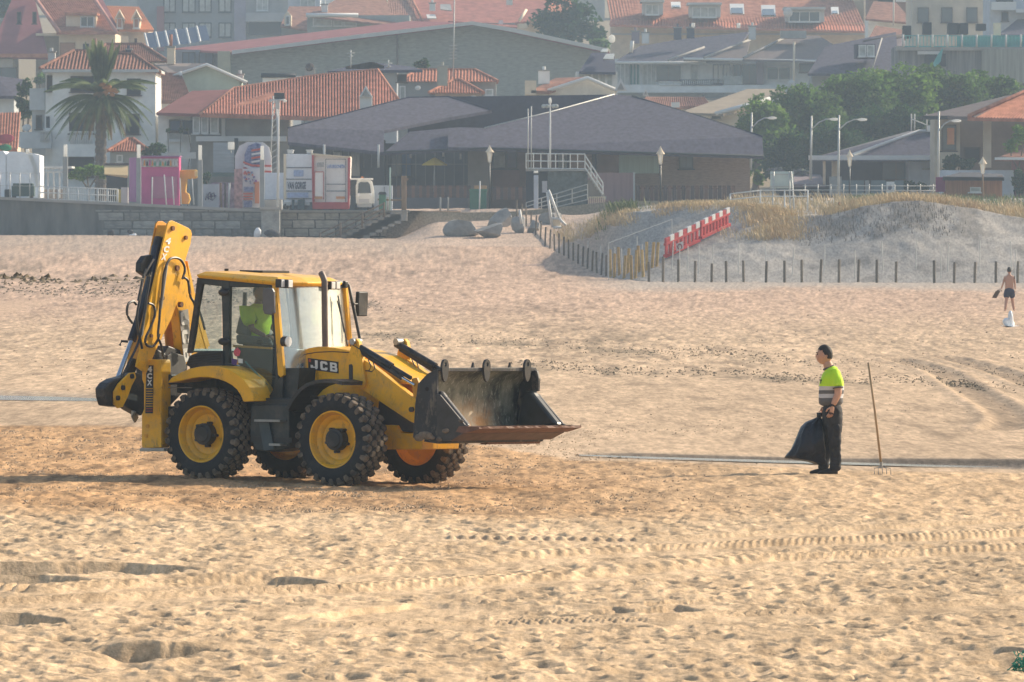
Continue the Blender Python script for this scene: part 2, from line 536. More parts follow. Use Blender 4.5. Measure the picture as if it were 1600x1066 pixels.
def hill_z(x, d):
    px = 800 + F*x/np.maximum(d, 1)
    z = prom_z(px) - 0.1
    z = z + 0.047*np.clip(d-640, 0, 2000)
    return z
def make_land():
    ds = np.array([-300,-100,0,30,56,58,80,100,130,200,300,400,430,500,548.4,549.1,560,600,640,700,800,900,1000,1150,1300,1500,1700,2100,2600,3500.])
    xs = np.concatenate([np.linspace(-1500,-60,16), np.linspace(-50,50,81), np.linspace(60,1500,16)])
    X, Y = np.meshgrid(xs, ds)
    b = base_z(X, np.maximum(Y, 60))
    low = b - 0.20*((Y > 58.5) & (Y < 557) & (np.abs(X) < 0.066*np.maximum(Y,1)+0.4))
    Z = np.where(Y < 548.7, low, hill_z(X, Y))
    Z = np.where((Y < 548.7) & (Y > 425) & (800+F*X/Y > 700), b-1.0, Z)
    def C(r,g,b): return np.array([r,g,b])[None,None,:]
    ks = sst(110, 140, Y)[...,None]; kp = sst(240, 380, Y)[...,None]; ke = (Y > 548.7)[...,None]
    c = C(.62,.445,.275)*(1-ks) + C(.545,.395,.262)*ks; c = c*(1-kp) + C(.50,.345,.245)*kp; c = np.where(ke, C(.26,.21,.14), c)
    grid_obj('ground', X, Y, Z, SANDM, c, kind='structure')
make_land()

# dune and sandy ramp on the right -------------------------------------
def sinterp(px, xs, ys, sg=45.0):
    g = np.arange(300.0, 2000.0, 5.0); v = np.interp(g, xs, ys)
    k = np.exp(-(np.arange(-150, 151, 5.0)/sg)**2); k /= k.sum()
    v = np.convolve(np.pad(v, 30, mode='edge'), k, 'valid')
    return np.interp(px, g, v)
def dune_base_d(px):
    return sinterp(px, [560, 700, 808, 950, 1060, 1700], [570, 566, 556, 442, 436, 431])
def crest_z(px):
    return sinterp(px, [700, 820, 900, 1000, 1100, 1170, 1215, 1270, 1330, 1400, 1450, 1520, 1600, 1750],
                         [4.2, 3.7, 3.6, 4.3, 4.7, 4.6, 4.0, 3.75, 4.35, 4.95, 4.75, 4.35, 3.75, 3.5])
def dune_z(PX, Y):
    X = (PX-800)*Y/F
    b = base_z(X, Y)
    D = dune_base_d(PX)
    cz = crest_z(PX)
    wd = sinterp(PX, [700, 950, 1000, 1200, 1300], [20, 40, 24, 16, 14])
    t = (Y - D)/wd
    face = b + (cz-b)*(np.clip(t,0,1)**1.15*(1-0.0))
    plateau_to = np.interp(PX, [700,950,1200,1700],[4.5,4.7,5.3,5.35])
    back = cz + (plateau_to-cz)*sst(0, 1, (Y-D-wd)/np.maximum(590-D-wd, 8))
    # hollow between the two dunes
    z = np.where(t <= 0, b, np.where(t < 1, face, back))
    ramp = b*0 + lerp(b, 4.55+0*b, sst(508, 572, Y + 14*fbm(X*0.1, Y*0.1, 5, 2)))
    w = sst(960, 850, PX)
    ramp = lerp(b, np.maximum(ramp, b), np.maximum(sst(600, 690, PX), sst(556, 568, Y)))
    z = z*(1-w) + ramp*w
    z = z + (Y > D+0.5)*(0.16*fbm(X*0.5, Y*0.35, 7, 3) + 0.05*fbm(X*2, Y*1.5, 9, 2))*np.clip((Y-D)/6, 0, 1)
    return z
def make_dune():
    ds = np.concatenate([np.arange(429, 475, 0.33), np.arange(475, 612, 0.9)])
    pxs = np.linspace(596, 1800, 640)
    PX, Y = np.meshgrid(pxs, ds)
    X = (PX-800)*Y/F
    Z = dune_z(PX, Y)
    D = dune_base_d(PX)
    def C(r,g,b): return np.array([r,g,b])[None,None,:]
    n = fbm(X*0.4, Y*0.3, 13, 4)[...,None]; n2 = fbm(X*1.6, Y*1.2, 15, 3)[...,None]
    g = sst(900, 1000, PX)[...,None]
    c = C(.50,.37,.28)*(1-g) + C(.37,.34,.305)*g  # greyer sand puts the shade of the dune face into its colour
    root = sst(0.05, 0.35, fbm(X*0.9, Y*0.5, 17, 4) + 0.5*sst(0.55, 1.0, (Y-D)/14)*sst(1.6, 1.0, (Y-D)/14)-0.1)[...,None]*sst(1150,1300,PX)[...,None]
    c = c*(1-0.35*root)
    c = c*(1+0.16*n+0.10*n2)
    fade = (1-sst(0, 6, Y-D))[...,None]*g
    Zl = Z - 0.12*(Y < D-0.2) - 0.4*(Y < 430)
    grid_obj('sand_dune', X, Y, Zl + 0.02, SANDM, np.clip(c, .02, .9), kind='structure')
make_dune()
def surf_z(px, d):
    x = (px-800)*d/F
    if px > 600 and d > 430:
        return float(dune_z(np.array([float(px)]), np.array([float(d)]))[0]) + 0.02
    if d < 546: return float(base_z(np.array([x]), np.array([float(d)]))[0])
    return float(hill_z(np.array([x]), np.array([float(d)]))[0])

# shallow water -----------------------------------------------------------
WATERM = mat('shallow_water', (.30,.31,.32), rough=.08, var=.1, scale=.5, bump=.004, bscale=6, spec=.8)
def water_strip(top, bot, label):
    mb = MB(); n = len(top)
    vs = [ground_pt(a, b) + Vector((0,0,0.012)) for a, b in top] + [ground_pt(a, b) + Vector((0,0,0.012)) for a, b in bot]
    for v in vs: v.z = min(v.z, vs[0].z+0.2)
    mb.add(vs, [(i, i+1, n+i+1, n+i) for i in range(n-1)])
    return mb.build('water', WATERM, recalc=False, kind='structure')
water_strip([(905,711.5),(1000,714.5),(1200,720),(1330,723.5),(1450,727),(1560,730)], [(905,713),(1000,717.5),(1200,724),(1330,727.5),(1450,730.5),(1560,731.5)], '')
water_strip([(-180,617),(0,619),(90,621),(168,624)], [(-180,626),(0,626),(90,627),(168,628)], '')

# dry grass on the dunes --------------------------------------------------
def grass(name, spots, cols, hgt, seed, label):
    r = random.Random(seed)
    mb = MB()
    for (px, d, k, hh) in spots:
        z = surf_z(px, d); x = (px-800)*d/F
        for _ in range(k):
            bx = x + r.gauss(0, .35); by = d + r.gauss(0, .35)
            an = r.uniform(0, 6.28); w = .022; l = hh*r.uniform(.5, 1.2)
            lean = r.uniform(0.1, .55)*l
            dx, dy = math.cos(an), math.sin(an)
            lx, ly = lean*math.cos(an+1.3)-0.1*l, lean*math.sin(an+1.3)
            mb.v += [Vector((bx-dx*w, by-dy*w, z-.05)), Vector((bx+dx*w, by+dy*w, z-.05)), Vector((bx+dx*w*.6+lx*.4, by+dy*w*.6+ly*.4, z+l*.62)), Vector((bx+lx, by+ly, z+l))]
            b = len(mb.v)-4
            mb.f += [(b, b+1, b+2), (b, b+2, b+3)]
    return mb.build(name, cols, recalc=False, kind='stuff', label=label, cat='grass')
GRASS = mat('dry_grass', (.62,.42,.23), rough=.9, var=.25, scale=.6, col2=(.66,.53,.30))
GRASSG = mat('green_grass', (.17,.2,.07), rough=.9, var=.3, scale=.8)
gs = []
r_ = random.Random(5)
gc_ = [r_.uniform(885, 1230) for _ in range(34)]
for _ in range(1250):
    px = r_.choice(gc_)+r_.gauss(0, 7); D = float(dune_base_d(px)); w = float(np.interp(px, [700,950,1000,1200,1300],[14,30,22,16,14]))
    gs.append((px, D+w+r_.uniform(-1.0, 26)*r_.random(), 7, .30))
gc_ = [r_.uniform(1300, 1760) for _ in range(60)]
for _ in range(3200):
    px = r_.choice(gc_)+r_.gauss(0, 9); D = float(dune_base_d(px))
    gs.append((px, D+14.5+r_.uniform(0, 90)*r_.random()**1.2, 7, .22+.3*r_.random()))
for _ in range(300):
    px = r_.gauss(1205, 26); gs.append((px, float(dune_base_d(px))+r_.uniform(10, 17), 8, .38))
for _ in range(170):
    px = r_.uniform(1150, 1330); gs.append((px, r_.uniform(470, 560), 7, .6))
grass('dune_grass', gs, GRASS, .5, 1, 'tawny dry grass along the crest of the dunes')
gs = []
for _ in range(420):
    gs.append((r_.uniform(1330, 1640), r_.uniform(500, 575), 9, .38))
for _ in range(60):
    gs.append((r_.gauss(972, 10), 480, 8, .7))
grass('green_grass', gs, GRASSG, .7, 2, 'greener tall grass behind the dune by the garden walls')
# dark roots hanging over the dune brow
rt = []
for _ in range(230):
    px = r_.uniform(1262, 1492); D = float(dune_base_d(px))
    if 1 > r_.random(): rt.append((px, D+r_.uniform(8.5, 13.6), 4, .25))
grass('marram_roots', rt, mat('roots', (.19,.165,.14), rough=.95), .2, 3, 'dark matted roots hanging over the brow of the right dune')

# weed and clods scattered on the sand -----------------------------------
def scatter(name, pts, m, seed, label, cat):
    r = random.Random(seed); mb = MB()
    for (px, py, w, hh) in pts:
        p = ground_fast(px, py); s = w*r.uniform(.5, 1.3); h = hh*r.uniform(.5, 1.3); a0 = r.uniform(0, 6.28); b = len(mb.v)
        for k in range(5):
            a = a0 + 2*math.pi*k/5; q = s*r.uniform(.5, 1.2)
            mb.v.append(Vector((p[0]+q*math.cos(a), p[1]+q*1.6*math.sin(a), p[2]-.01)))
        mb.v.append(Vector((p[0]+r.uniform(-.4,.4)*s, p[1], p[2]+h)))
        mb.v.append(Vector((p[0]+r.uniform(-.4,.4)*s, p[1]-.3*s, p[2]+h*.7)))
        mb.f += [(b,b+1,b+5), (b+1,b+2,b+5), (b+2,b+3,b+5), (b+3,b+4,b+6), (b+4,b,b+6), (b+3,b+6,b+5), (b+5,b+6,b)]
    return mb.build(name, m, recalc=False, kind='stuff', label=label, cat=cat)
def ground_fast(px, py):
    p = ground_pt(px, py); return (p.x, p.y, p.z)
wr = random.Random(77); wp_l = []
def bandpts(n, y0, y1, x0, x1, w, sz, h, clump=60):
    cs = [wr.uniform(x0, x1) for _ in range(clump)]
    for _ in range(n):
        x = wr.choice(cs) + wr.gauss(0, 26) if wr.random() < .75 else wr.uniform(x0, x1)
        t = (x-x0)/(x1-x0); y = y0 + (y1-y0)*t + wr.gauss(0, w) + 3*math.sin(x*.021)
        wp_l.append((x, y, sz*wr.random()**.6, h))
bandpts(1500, 570, 607, 800, 1680, 4.0, .12, .045)
bandpts(700, 556, 585, 1000, 1640, 9, .09, .03)
bandpts(1100, 524, 560, 560, 1250, 5, .12, .045)
bandpts(900, 446, 480, -60, 600, 4, .20, .07)
bandpts(500, 436, 452, 0, 420, 5, .18, .06)
bandpts(260, 660, 690, 850, 1350, 7, .06, .02)
bandpts(240, 640, 648, 950, 1600, 14, .06, .02)
bandpts(700, 480, 520, 0, 1600, 22, .12, .04)
bandpts(160, 545, 610, 20, 250, 20, .10, .03)
wp_l = [(a, b, c*.62, d*.6) for i_, (a, b, c, d) in enumerate(wp_l) if i_ % 5 < 3]
scatter('seaweed', wp_l, mat('dry_seaweed', (.15,.115,.07), rough=.95, var=.4), 5, 'dark scraps of dried seaweed strewn in lines across the beach', 'seaweed')
cl = []
for _ in range(12000):
    x = wr.uniform(-40, 1250)*wr.random()**.25; y = 672 + 128*wr.random()
    if x > 700 and wr.random() < (x-700)/700: continue
    cl.append((x, y, .032*(.5+wr.random()), .010+.010*wr.random()))
scatter('sand_clods', cl, mat('sand_clod', (.44,.28,.155), rough=.95, var=.3, col2=(.62,.44,.28)), 6, 'small brown clods covering the churned sand around the loader', 'sand clods')
# ---------------------------------------------------------------- backhoe loader
YEL = mat('yellow_paint', (.93,.47,.004), rough=.42, var=.08, scale=2.5, coat=.12, bump=.0015, bscale=60, spec=.4)
YELD = mat('dusty_yellow_paint', (.74,.33,.015), rough=.6, var=.22, scale=5, bump=.002, bscale=40)
BLK = mat('black_steel', (.013,.014,.018), rough=.5, var=.35, scale=4)
BLUK = mat('blue_black_panel', (.010,.020,.027), rough=.42, var=.3, scale=3)
RUB = mat('tyre_rubber', (.013,.015,.019), rough=.85, var=.45, scale=3, bump=.004, bscale=30)
DUST = mat('dusty_rubber', (.085,.07,.055), rough=.95, var=.4, scale=9, col2=(.26,.20,.145), bump=.004, bscale=50)
CHROME = mat('chrome', (.62,.64,.68), rough=.18, metal=1, var=.05)
STEEL = mat('worn_steel', (.36,.36,.35), rough=.5, metal=.6, var=.2)
RUST = mat('rusty_edge', (.17,.085,.055), rough=.75, var=.35, scale=7, bump=.004, bscale=40)
BUCK = mat('scuffed_bucket_steel', (.016,.018,.026), rough=.55, var=.4, scale=3, bump=.003, bscale=30)
WHITEP = mat('white_print', (.80,.80,.78), rough=.5, var=.03)
LAMPG = mat('lamp_lens', (.88,.88,.86), rough=.25, var=.03)
REDP = mat('red_print', (.5,.05,.03), rough=.5, var=.05)
GREYIN = mat('grey_interior', (.10,.11,.115), rough=.7, var=.2)
HIVIS = mat('hivis_yellow_cloth', (.60,.95,.02), rough=.8, var=.16, scale=9, bump=.006, bscale=14)
GLASS = glass_mat('cab_glass', (.80,.88,.90), .09, .03)
GLASSF = glass_mat('windscreen_glass', (.82,.92,.92), .48, .16)
_nt = GLASSF.node_tree; _o = [n for n in _nt.nodes if n.type == 'OUTPUT_MATERIAL'][0]; _src = _o.inputs[0].links[0].from_socket
_df = _nt.nodes.new('ShaderNodeBsdfTranslucent'); _df.inputs[0].default_value = (.85,.92,.90,1); _dd = _nt.nodes.new('ShaderNodeBsdfDiffuse'); _dd.inputs[0].default_value = (.85,.92,.90,1)
_m2 = _nt.nodes.new('ShaderNodeMixShader'); _m2.inputs[0].default_value = .16; _nt.links.new(_src, _m2.inputs[1]); _nt.links.new(_dd.outputs[0], _m2.inputs[2]); _nt.links.new(_m2.outputs[0], _o.inputs[0])

def inner_bucket_mat():
    m = bpy.data.materials.new('scraped_bucket_inside'); m.use_nodes = True
    nt = m.node_tree; p = nt.nodes['Principled BSDF']
    tc = nt.nodes.new('ShaderNodeTexCoord')
    def noise(sc, stretch, det=6, ro=.65):
        mp = nt.nodes.new('ShaderNodeMapping'); mp.inputs['Scale'].default_value = stretch
        nt.links.new(tc.outputs['Object'], mp.inputs[0])
        n = nt.nodes.new('ShaderNodeTexNoise'); n.inputs['Scale'].default_value = sc; n.inputs['Detail'].default_value = det; n.inputs['Roughness'].default_value = ro
        nt.links.new(mp.outputs[0], n.inputs['Vector']); return n
    def ramp(n, a, b, ca, cb):
        r = nt.nodes.new('ShaderNodeValToRGB'); r.color_ramp.elements[0].position = a; r.color_ramp.elements[1].position = b
        r.color_ramp.elements[0].color = (*ca, 1); r.color_ramp.elements[1].color = (*cb, 1)
        nt.links.new(n, r.inputs[0]); return r
    base = ramp(noise(2.6, (1,1,.8)).outputs[0], .40, .64, (.03,.040,.036), (.24,.25,.20))
    scr = ramp(noise(11, (1,2.0,.7), 10, .8).outputs[0], .54, .62, (0,0,0), (1,1,1))
    mx = nt.nodes.new('ShaderNodeMixRGB'); nt.links.new(scr.outputs[0], mx.inputs[0]); nt.links.new(base.outputs[0], mx.inputs[1]); mx.inputs[2].default_value = (.40,.40,.34,1)
    # sand stuck low in the middle
    sp = nt.nodes.new('ShaderNodeSeparateXYZ'); nt.links.new(tc.outputs['Object'], sp.inputs[0])
    def mrange(src, a, b):
        n = nt.nodes.new('ShaderNodeMapRange'); n.interpolation_type = 'SMOOTHSTEP'
        n.inputs['From Min'].default_value = a; n.inputs['From Max'].default_value = b
        nt.links.new(src, n.inputs[0]); return n.outputs[0]
    def mul(a, b, op='MULTIPLY'):
        n = nt.nodes.new('ShaderNodeMath'); n.operation = op; nt.links.new(a, n.inputs[0])
        if isinstance(b, float): n.inputs[1].default_value = b
        else: nt.links.new(b, n.inputs[1])
        return n.outputs[0]
    low = mrange(sp.outputs['Z'], 1.30, .80)
    ab = nt.nodes.new('ShaderNodeMath'); ab.operation = 'ABSOLUTE'; nt.links.new(mul(sp.outputs['Y'], .12, 'ADD'), ab.inputs[0])
    mid = mrange(ab.outputs[0], .95, .25)
    nn = mrange(noise(3.0, (1,1.6,.5)).outputs[0], .32, .48)
    msk = mul(mul(low, mid), nn)
    mx2 = nt.nodes.new('ShaderNodeMixRGB'); nt.links.new(msk, mx2.inputs[0]); nt.links.new(mx.outputs[0], mx2.inputs[1])
    sc = ramp(noise(4, (1,1,1)).outputs[0], .4, .62, (.74,.36,.11), (.76,.60,.40))
    nt.links.new(sc.outputs[0], mx2.inputs[2])
    nt.links.new(mx2.outputs[0], p.inputs['Base Color']); p.inputs['Roughness'].default_value = .5
    return m
BUCKIN = inner_bucket_mat()

add_dirt(YEL, (.38,.24,.12), 3.2, .47, .68, .50); add_dirt(YEL, (.06,.04,.02), 9, .56, .68, .55, (1,1,.4)); add_dirt(YELD, (.10,.06,.03), 5, .5, .68, .6)
add_dirt(BLK, (.22,.16,.11), 3.0, .50, .72, .35); add_dirt(BLUK, (.22,.17,.12), 3.0, .50, .74, .3); add_dirt(RUB, (.13,.10,.08), 4, .52, .75, .35); add_dirt(BUCK, (.26,.22,.16), 6, .54, .64, .5, (1,1,.4))
TILT = 0.022
RL = (Matrix.Rotation(TILT, 4, 'Y') @ Matrix.Rotation(R(-36.0), 4, 'Z'))
contact = W(312, 750, 113.5)
ORG = contact - (RL @ Vector((0, -1.15, 0)))
ML = Matrix.Translation(ORG) @ RL
MLi = ML.inverted()
loader = thing('backhoe_loader', 'yellow backhoe loader on the sand with raised arm and open front bucket', 'backhoe loader', ORG, mat=ML)
CL = MLi @ Vector((0, 0, H))
def ray(px, py):
    return (MLi.to_3x3() @ (W(px, py, 1.0) - Vector((0, 0, H)))).normalized()
def LP(px, py, y=None, x=None, z=None):
    d = ray(px, py)
    if y is not None: t = (y - CL.y)/d.y
    elif x is not None: t = (x - CL.x)/d.x
    else: t = (z - CL.z)/d.z
    return CL + d*t
# slewed backhoe frame
NB = (MLi.to_3x3() @ Vector((.85, -.527, 0))).normalized()
PB = Vector((-1.15, 0, 1.0))
def BP(px, py, e=0.0):
    d = ray(px, py); p0 = PB + NB*e
    return CL + d*((p0 - CL).dot(NB)/d.dot(NB))

def lbuild(mb, name, m, parent=loader, **kw):
    return mb.build(name, m, parent, local=True, **kw)
def side_plate(name, pts, y, th, m, parent=loader, mirror=False, **kw):
    """outline traced on the near side plane, thickness towards the far side"""
    P = [LP(a, b, y=y) for a, b in pts]
    o = lbuild(MB().prism(P, (0, th, 0)), name, m, parent, **kw)
    if mirror:
        Q = [Vector((p.x, -p.y, p.z)) for p in P]
        lbuild(MB().prism(Q, (0, -th, 0)), name, m, parent, **kw)
    return o
def back_plate(name, pts, e, th, m, parent=loader, **kw):
    P = [BP(a, b, e) for a, b in pts]
    return lbuild(MB().prism(P, NB*(-th)), name, m, parent, **kw)
def cyl(name, path, r, m, parent=loader, n=12, **kw):
    return lbuild(MB().tube(path, r, n), name, m, parent, smooth=True, angle=50, **kw)
def letters(txt, corners, m, parent, name='lettering', bold=0.03, size=1.0, pad=(.06,.1)):
    """text fitted into a quad: corners = bottom-left, bottom-right, top-left (3d, parent-root space)"""
    cu = bpy.data.curves.new(name, 'FONT'); cu.body = txt; cu.size = 1.0; cu.offset = bold; cu.resolution_u = 3
    tmp = bpy.data.objects.new('tmp', cu); COL.objects.link(tmp)
    bpy.context.view_layer.update()
    me = bpy.data.meshes.new_from_object(tmp.evaluated_get(bpy.context.evaluated_depsgraph_get()))
    bpy.data.objects.remove(tmp)
    xs = [v.co.x for v in me.vertices]; ys = [v.co.y for v in me.vertices]
    x0, x1, y0, y1 = min(xs), max(xs), min(ys), max(ys)
    o_, a, b = [Vector(c) for c in corners]; a = a-o_; b = b-o_
    nrm = a.cross(b).normalized()
    for v in me.vertices:
        u = pad[0] + (1-2*pad[0])*(v.co.x-x0)/(x1-x0); w = pad[1] + (1-2*pad[1])*(v.co.y-y0)/(y1-y0)
        v.co = o_ + a*u + b*w + nrm*0.004
    me.materials.clear(); me.materials.append(m); me.name = name
    o = bpy.data.objects.new(name, me); COL.objects.link(o); o.parent = parent
    return o

def block_word(word, corners, m, parent, th=.004, gap=.10):
    G = {'J': [[(0,.12),(.12,0),(.85,0),(1,.15),(1,1),(.64,1),(.64,.27),(.34,.27),(.34,.42),(0,.42)]],
         'C': [[(.15,0),(.85,0),(1,.15),(1,.34),(.68,.34),(.68,.25),(.32,.25),(.32,.75),(.68,.75),(.68,.66),(1,.66),(1,.85),(.85,1),(.15,1),(0,.85),(0,.15)]],
         'B': [[(0,0),(.3,0),(.3,1),(0,1)],[(.3,.78),(.6,.78),(.6,1),(.3,1)],[(.6,.6),(.6,.4),(.3,.4),(.3,.6)],[(.3,0),(.6,0),(.6,.22),(.3,.22)],
               [(.6,1),(.6,.78),(.66,.72),(.66,.62),(.6,.6),(.6,.4),(.7,.37),(.7,.27),(.6,.22),(.6,0),(.88,0),(1,.12),(1,.42),(.9,.52),(.95,.62),(.95,.88),(.82,1)]]}
    o_, a, b = [Vector(c) for c in corners]; a = a-o_; b = b-o_; n = a.cross(b).normalized(); k = len(word); w = (1-gap*(k-1))/k
    for i, ch in enumerate(word):
        mb = MB()
        for pl in G[ch]:
            mb.prism([o_ + a*(i*(w+gap) + u*w) + b*v for u, v in pl], n*th)
        lbuild(mb, 'lettering', m, parent)
# wheels
WR = 0.632; WW = 0.42; ZC = 0.625
def tyre_meshes():
    mt = MB()
    prof = [(.372,.03),(.40,.0),(.47,-.012),(.55,-.008),(.585,.02),(.603,.06),(.608,.12),(.608,.30),(.603,.36),(.585,.40),(.55,.428),(.47,.432),(.40,.42),(.372,.39)]
    mt.lathe(prof, (0,0,0), (0,1,0), 56)
    tyre = bpy.data.meshes.new('tyre'); tyre.from_pydata([tuple(v) for v in mt.v], [], mt.f); tyre.materials.append(RUB)
    tyre.polygons.foreach_set('use_smooth', [True]*len(tyre.polygons))
    tr = MB(); rr = random.Random(4)
    N = 27
    for row, yy in enumerate((.035, .135, .21, .285, .385)):
        for i in range(N):
            a = 2*math.pi*(i + .5*(row % 2))/N
            hw = .052 if row in (0,4) else .043; ha = .050 if row in (0,4) else .046
            r0 = .585 if row in (0,4) else .598; r1 = WR - (.012 if row in (0,4) else 0)
            hexp = [(-1,0),(-.5,-1),(.5,-1),(1,0),(.5,1),(-.5,1)]
            base = len(tr.v)
            for rad, sc in ((r0, 1.08), (r1-.006, 1.0), (r1, .82)):
                for (u, v) in hexp:
                    ang = a + u*ha*sc/rad*1.05; y_ = yy + v*hw*sc
                    tr.v.append(Vector((rad*math.sin(ang), y_, rad*math.cos(ang))))
            for k in range(2):
                for j in range(6):
                    q = (j+1) % 6
                    tr.f.append((base+6*k+j, base+6*k+q, base+6*k+6+q, base+6*k+6+j))
            tr.f.append(tuple(base+12+j for j in range(6)))
    # shoulder bars wrapping on the side wall
    for side in (0, 1):
        for i in range(N):
            a = 2*math.pi*(i + .0)/N
            base = len(tr.v)
            for (rad, yy) in ((.60, -.004), (.565, -.016), (.53, -.018)):
                y_ = yy if side == 0 else .42-yy
                for u in (-1, 1):
                    ang = a + u*.036/rad*(1 if rad > .54 else .6)
                    tr.v.append(Vector((rad*math.sin(ang), y_, rad*math.cos(ang))))
            for (rad, yy) in ((.60, .03), (.565, .012), (.53, -.008)):
                y_ = yy if side == 0 else .42-yy
                for u in (-1, 1):
                    ang = a + u*.036/rad*(1 if rad > .54 else .6)
                    tr.v.append(Vector((rad*math.sin(ang), y_, rad*math.cos(ang))))
            for f in ((0,1,3,2),(2,3,5,4),(0,2,8,6),(2,4,10,8),(1,3,9,7),(3,5,11,9),(0,1,7,6),(4,5,11,10)):
                tr.f.append(tuple(base+q for q in f))
    tread = bpy.data.meshes.new('tread'); tread.from_pydata([tuple(v) for v in tr.v], [], tr.f)
    bm = bmesh.new(); bm.from_mesh(tread); bmesh.ops.recalc_face_normals(bm, faces=bm.faces); bm.to_mesh(tread); bm.free()
    tread.materials.append(DUST)
    rm = MB()
    rm.lathe([(.372,.39),(.372,.03),(.392,.012),(.388,.0),(.372,.002),(.358,.03),(.345,.06),(.335,.10),(.29,.125),(.27,.155),(.20,.165),(.06,.165),(.06,.25),(.30,.26),(.36,.33),(.372,.39)], (0,0,0), (0,1,0), 48)
    rim = bpy.data.meshes.new('rim'); rim.from_pydata([tuple(v) for v in rm.v], [], rm.f); rim.materials.append(YEL)
    rim.polygons.foreach_set('use_smooth', [True]*len(rim.polygons))
    try: rim.set_sharp_from_angle(angle=R(30))
    except Exception: pass
    hb = MB()
    hb.lathe([(.0,.02),(.10,.02),(.115,.035),(.145,.04),(.15,.06),(.15,.17)], (0,0,0), (0,1,0), 24)
    for k in range(5):
        a = 2*math.pi*k/5+.3
        c = Vector((.165*math.sin(a), .11, .165*math.cos(a)))
        hb.tube([c+Vector((0,-.04,0)), c+Vector((0,.06,0))], .022, 6)
    hub = bpy.data.meshes.new('wheel'); hub.from_pydata([tuple(v) for v in hb.v], [], hb.f); hub.materials.append(BLK)
    return tyre, tread, rim, hub
TY, TD, RI, HU = tyre_meshes()
def put_wheel(x, y, far, rot):
    o = bpy.data.objects.new('wheel', HU); COL.objects.link(o); o.parent = loader
    o.location = (x, y, ZC)
    o.rotation_euler = (0, rot, 0) if not far else (0, rot, math.pi)
    for nm, me in (('tyre', TY), ('tread', TD), ('rim', RI)):
        c = bpy.data.objects.new(nm, me); COL.objects.link(c); c.parent = o
    return o
XF = LP(519, 687, y=-1.15).x
print('front wheel x', XF)
put_wheel(0, -1.15, False, .1); put_wheel(XF, -1.15, False, .35)
put_wheel(0, 1.13, True, .2); put_wheel(XF, 1.13, True, .5)
# axles and chassis
lbuild(MB().box(-.11,.11,-.72,.72,.50,.74), 'rear_axle', BLK, bevel=.02)
lbuild(MB().box(XF-.11,XF+.11,-.72,.72,.50,.74), 'front_axle', BLK, bevel=.02)
lbuild(MB().box(-1.0,XF+.55,-.34,.34,.62,1.12), 'chassis', BLK, bevel=.02)
# fenders
fen = [(261,598.5),(268,590),(282,582),(297,576),(312,573),(328,571.5),(342,572.5),(356,577),(368,583.5),(380,593),(389,605),(394,616),(397,627),(380,628),(376,618),(370,609),(362,602),(352,596.5),(341,592.5),(327,590),(313,589.5),(298,591.5),(280,596)]
side_plate('rear_fender', fen, -1.17, .52, YEL, bevel=.012)
side_plate('rear_fender', fen, .62, .5, YEL)
def strip(name, outer, th, y0, y1, m):
    mb = MB(); P = [LP(a, b, y=y0) for a, b in outer]
    c = sum(P, Vector())/len(P)
    vs = []
    for p in P:
        n = (p - Vector((XF, p.y, ZC))); n.y = 0; n.normalize()
        vs += [p, p + n*th, Vector((p.x, y1, p.z)) + n*th, Vector((p.x, y1, p.z))]
    fs = []
    for k in range(len(P)-1):
        for j in range(4):
            q = (j+1) % 4
            fs.append((4*k+j, 4*k+q, 4*k+4+q, 4*k+4+j))
    fs += [(0,1,2,3), tuple(4*(len(P)-1)+j for j in (3,2,1,0))]
    mb.add(vs, fs)
    return lbuild(mb, name, m, smooth=False)
strip('front_fender', [(450,642),(456,630),(463,620),(472,610),(482,603.5),(494,599.5),(508,598),(522,599),(534,602)], .05, -1.12, -.66, BLK)
lbuild(MB().tube([LP(470,612,y=-.9), Vector((XF-.35,-.35,1.0))], .03, 8), 'fender_bracket', BLK)
# step and tank unit between the wheels
side_plate('side_tank', [(392,632),(452,632),(452,700),(428,706),(398,704),(390,680)], -.98, .45, BLUK, bevel=.02)
side_plate('step_panel', [(404,660),(420,660),(428,702),(412,704)], -1.02, .03, mat('step_plastic', (.05,.075,.09), rough=.6))
for (a, b, c) in ((397,437,655.5), (420,438,693)):
    lbuild(MB().prism([LP(a,c,y=-1.12), LP(b,c+.6,y=-1.12), LP(b,c+4,y=-1.12), LP(a,c+3.4,y=-1.12)], (0,.14,0)), 'step', STEEL)
lbuild(MB().box(.75,1.45,-1.0,-.95,.55,.62), 'step_frame', BLK)
side_plate('sill', [(396,622),(470,622),(466,640),(452,646),(400,640)], -.90, .5, BLUK, bevel=.015)
lbuild(MB().box(.42, 1.6, .45, 1.0, .45, 1.0), 'side_tank', BLUK, bevel=.02)

# cab -----------------------------------------------------------------
CY = .78
lbuild(MB().prism([LP(296,570,y=-.62), LP(440,592,y=-.62), LP(466,592,y=-.62), LP(464,640,y=-.62), LP(400,640,y=-.62), LP(300,600,y=-.62)], (0,1.24,0)), 'cab_floor', BLUK)
side_plate('rear_shelf', [(290,570),(296,556),(312,549.5),(346,548.5),(349,574),(330,572.5),(300,576)], -CY-.05, .25, BLK, mirror=True, bevel=.01)
for k in range(4):
    lbuild(MB().tube([LP(299-k*1.2,556+k*4.2,y=-CY-.06), LP(345,551+k*4.2,y=-CY-.06)], .008, 5), 'shelf_ridge', BLUK)
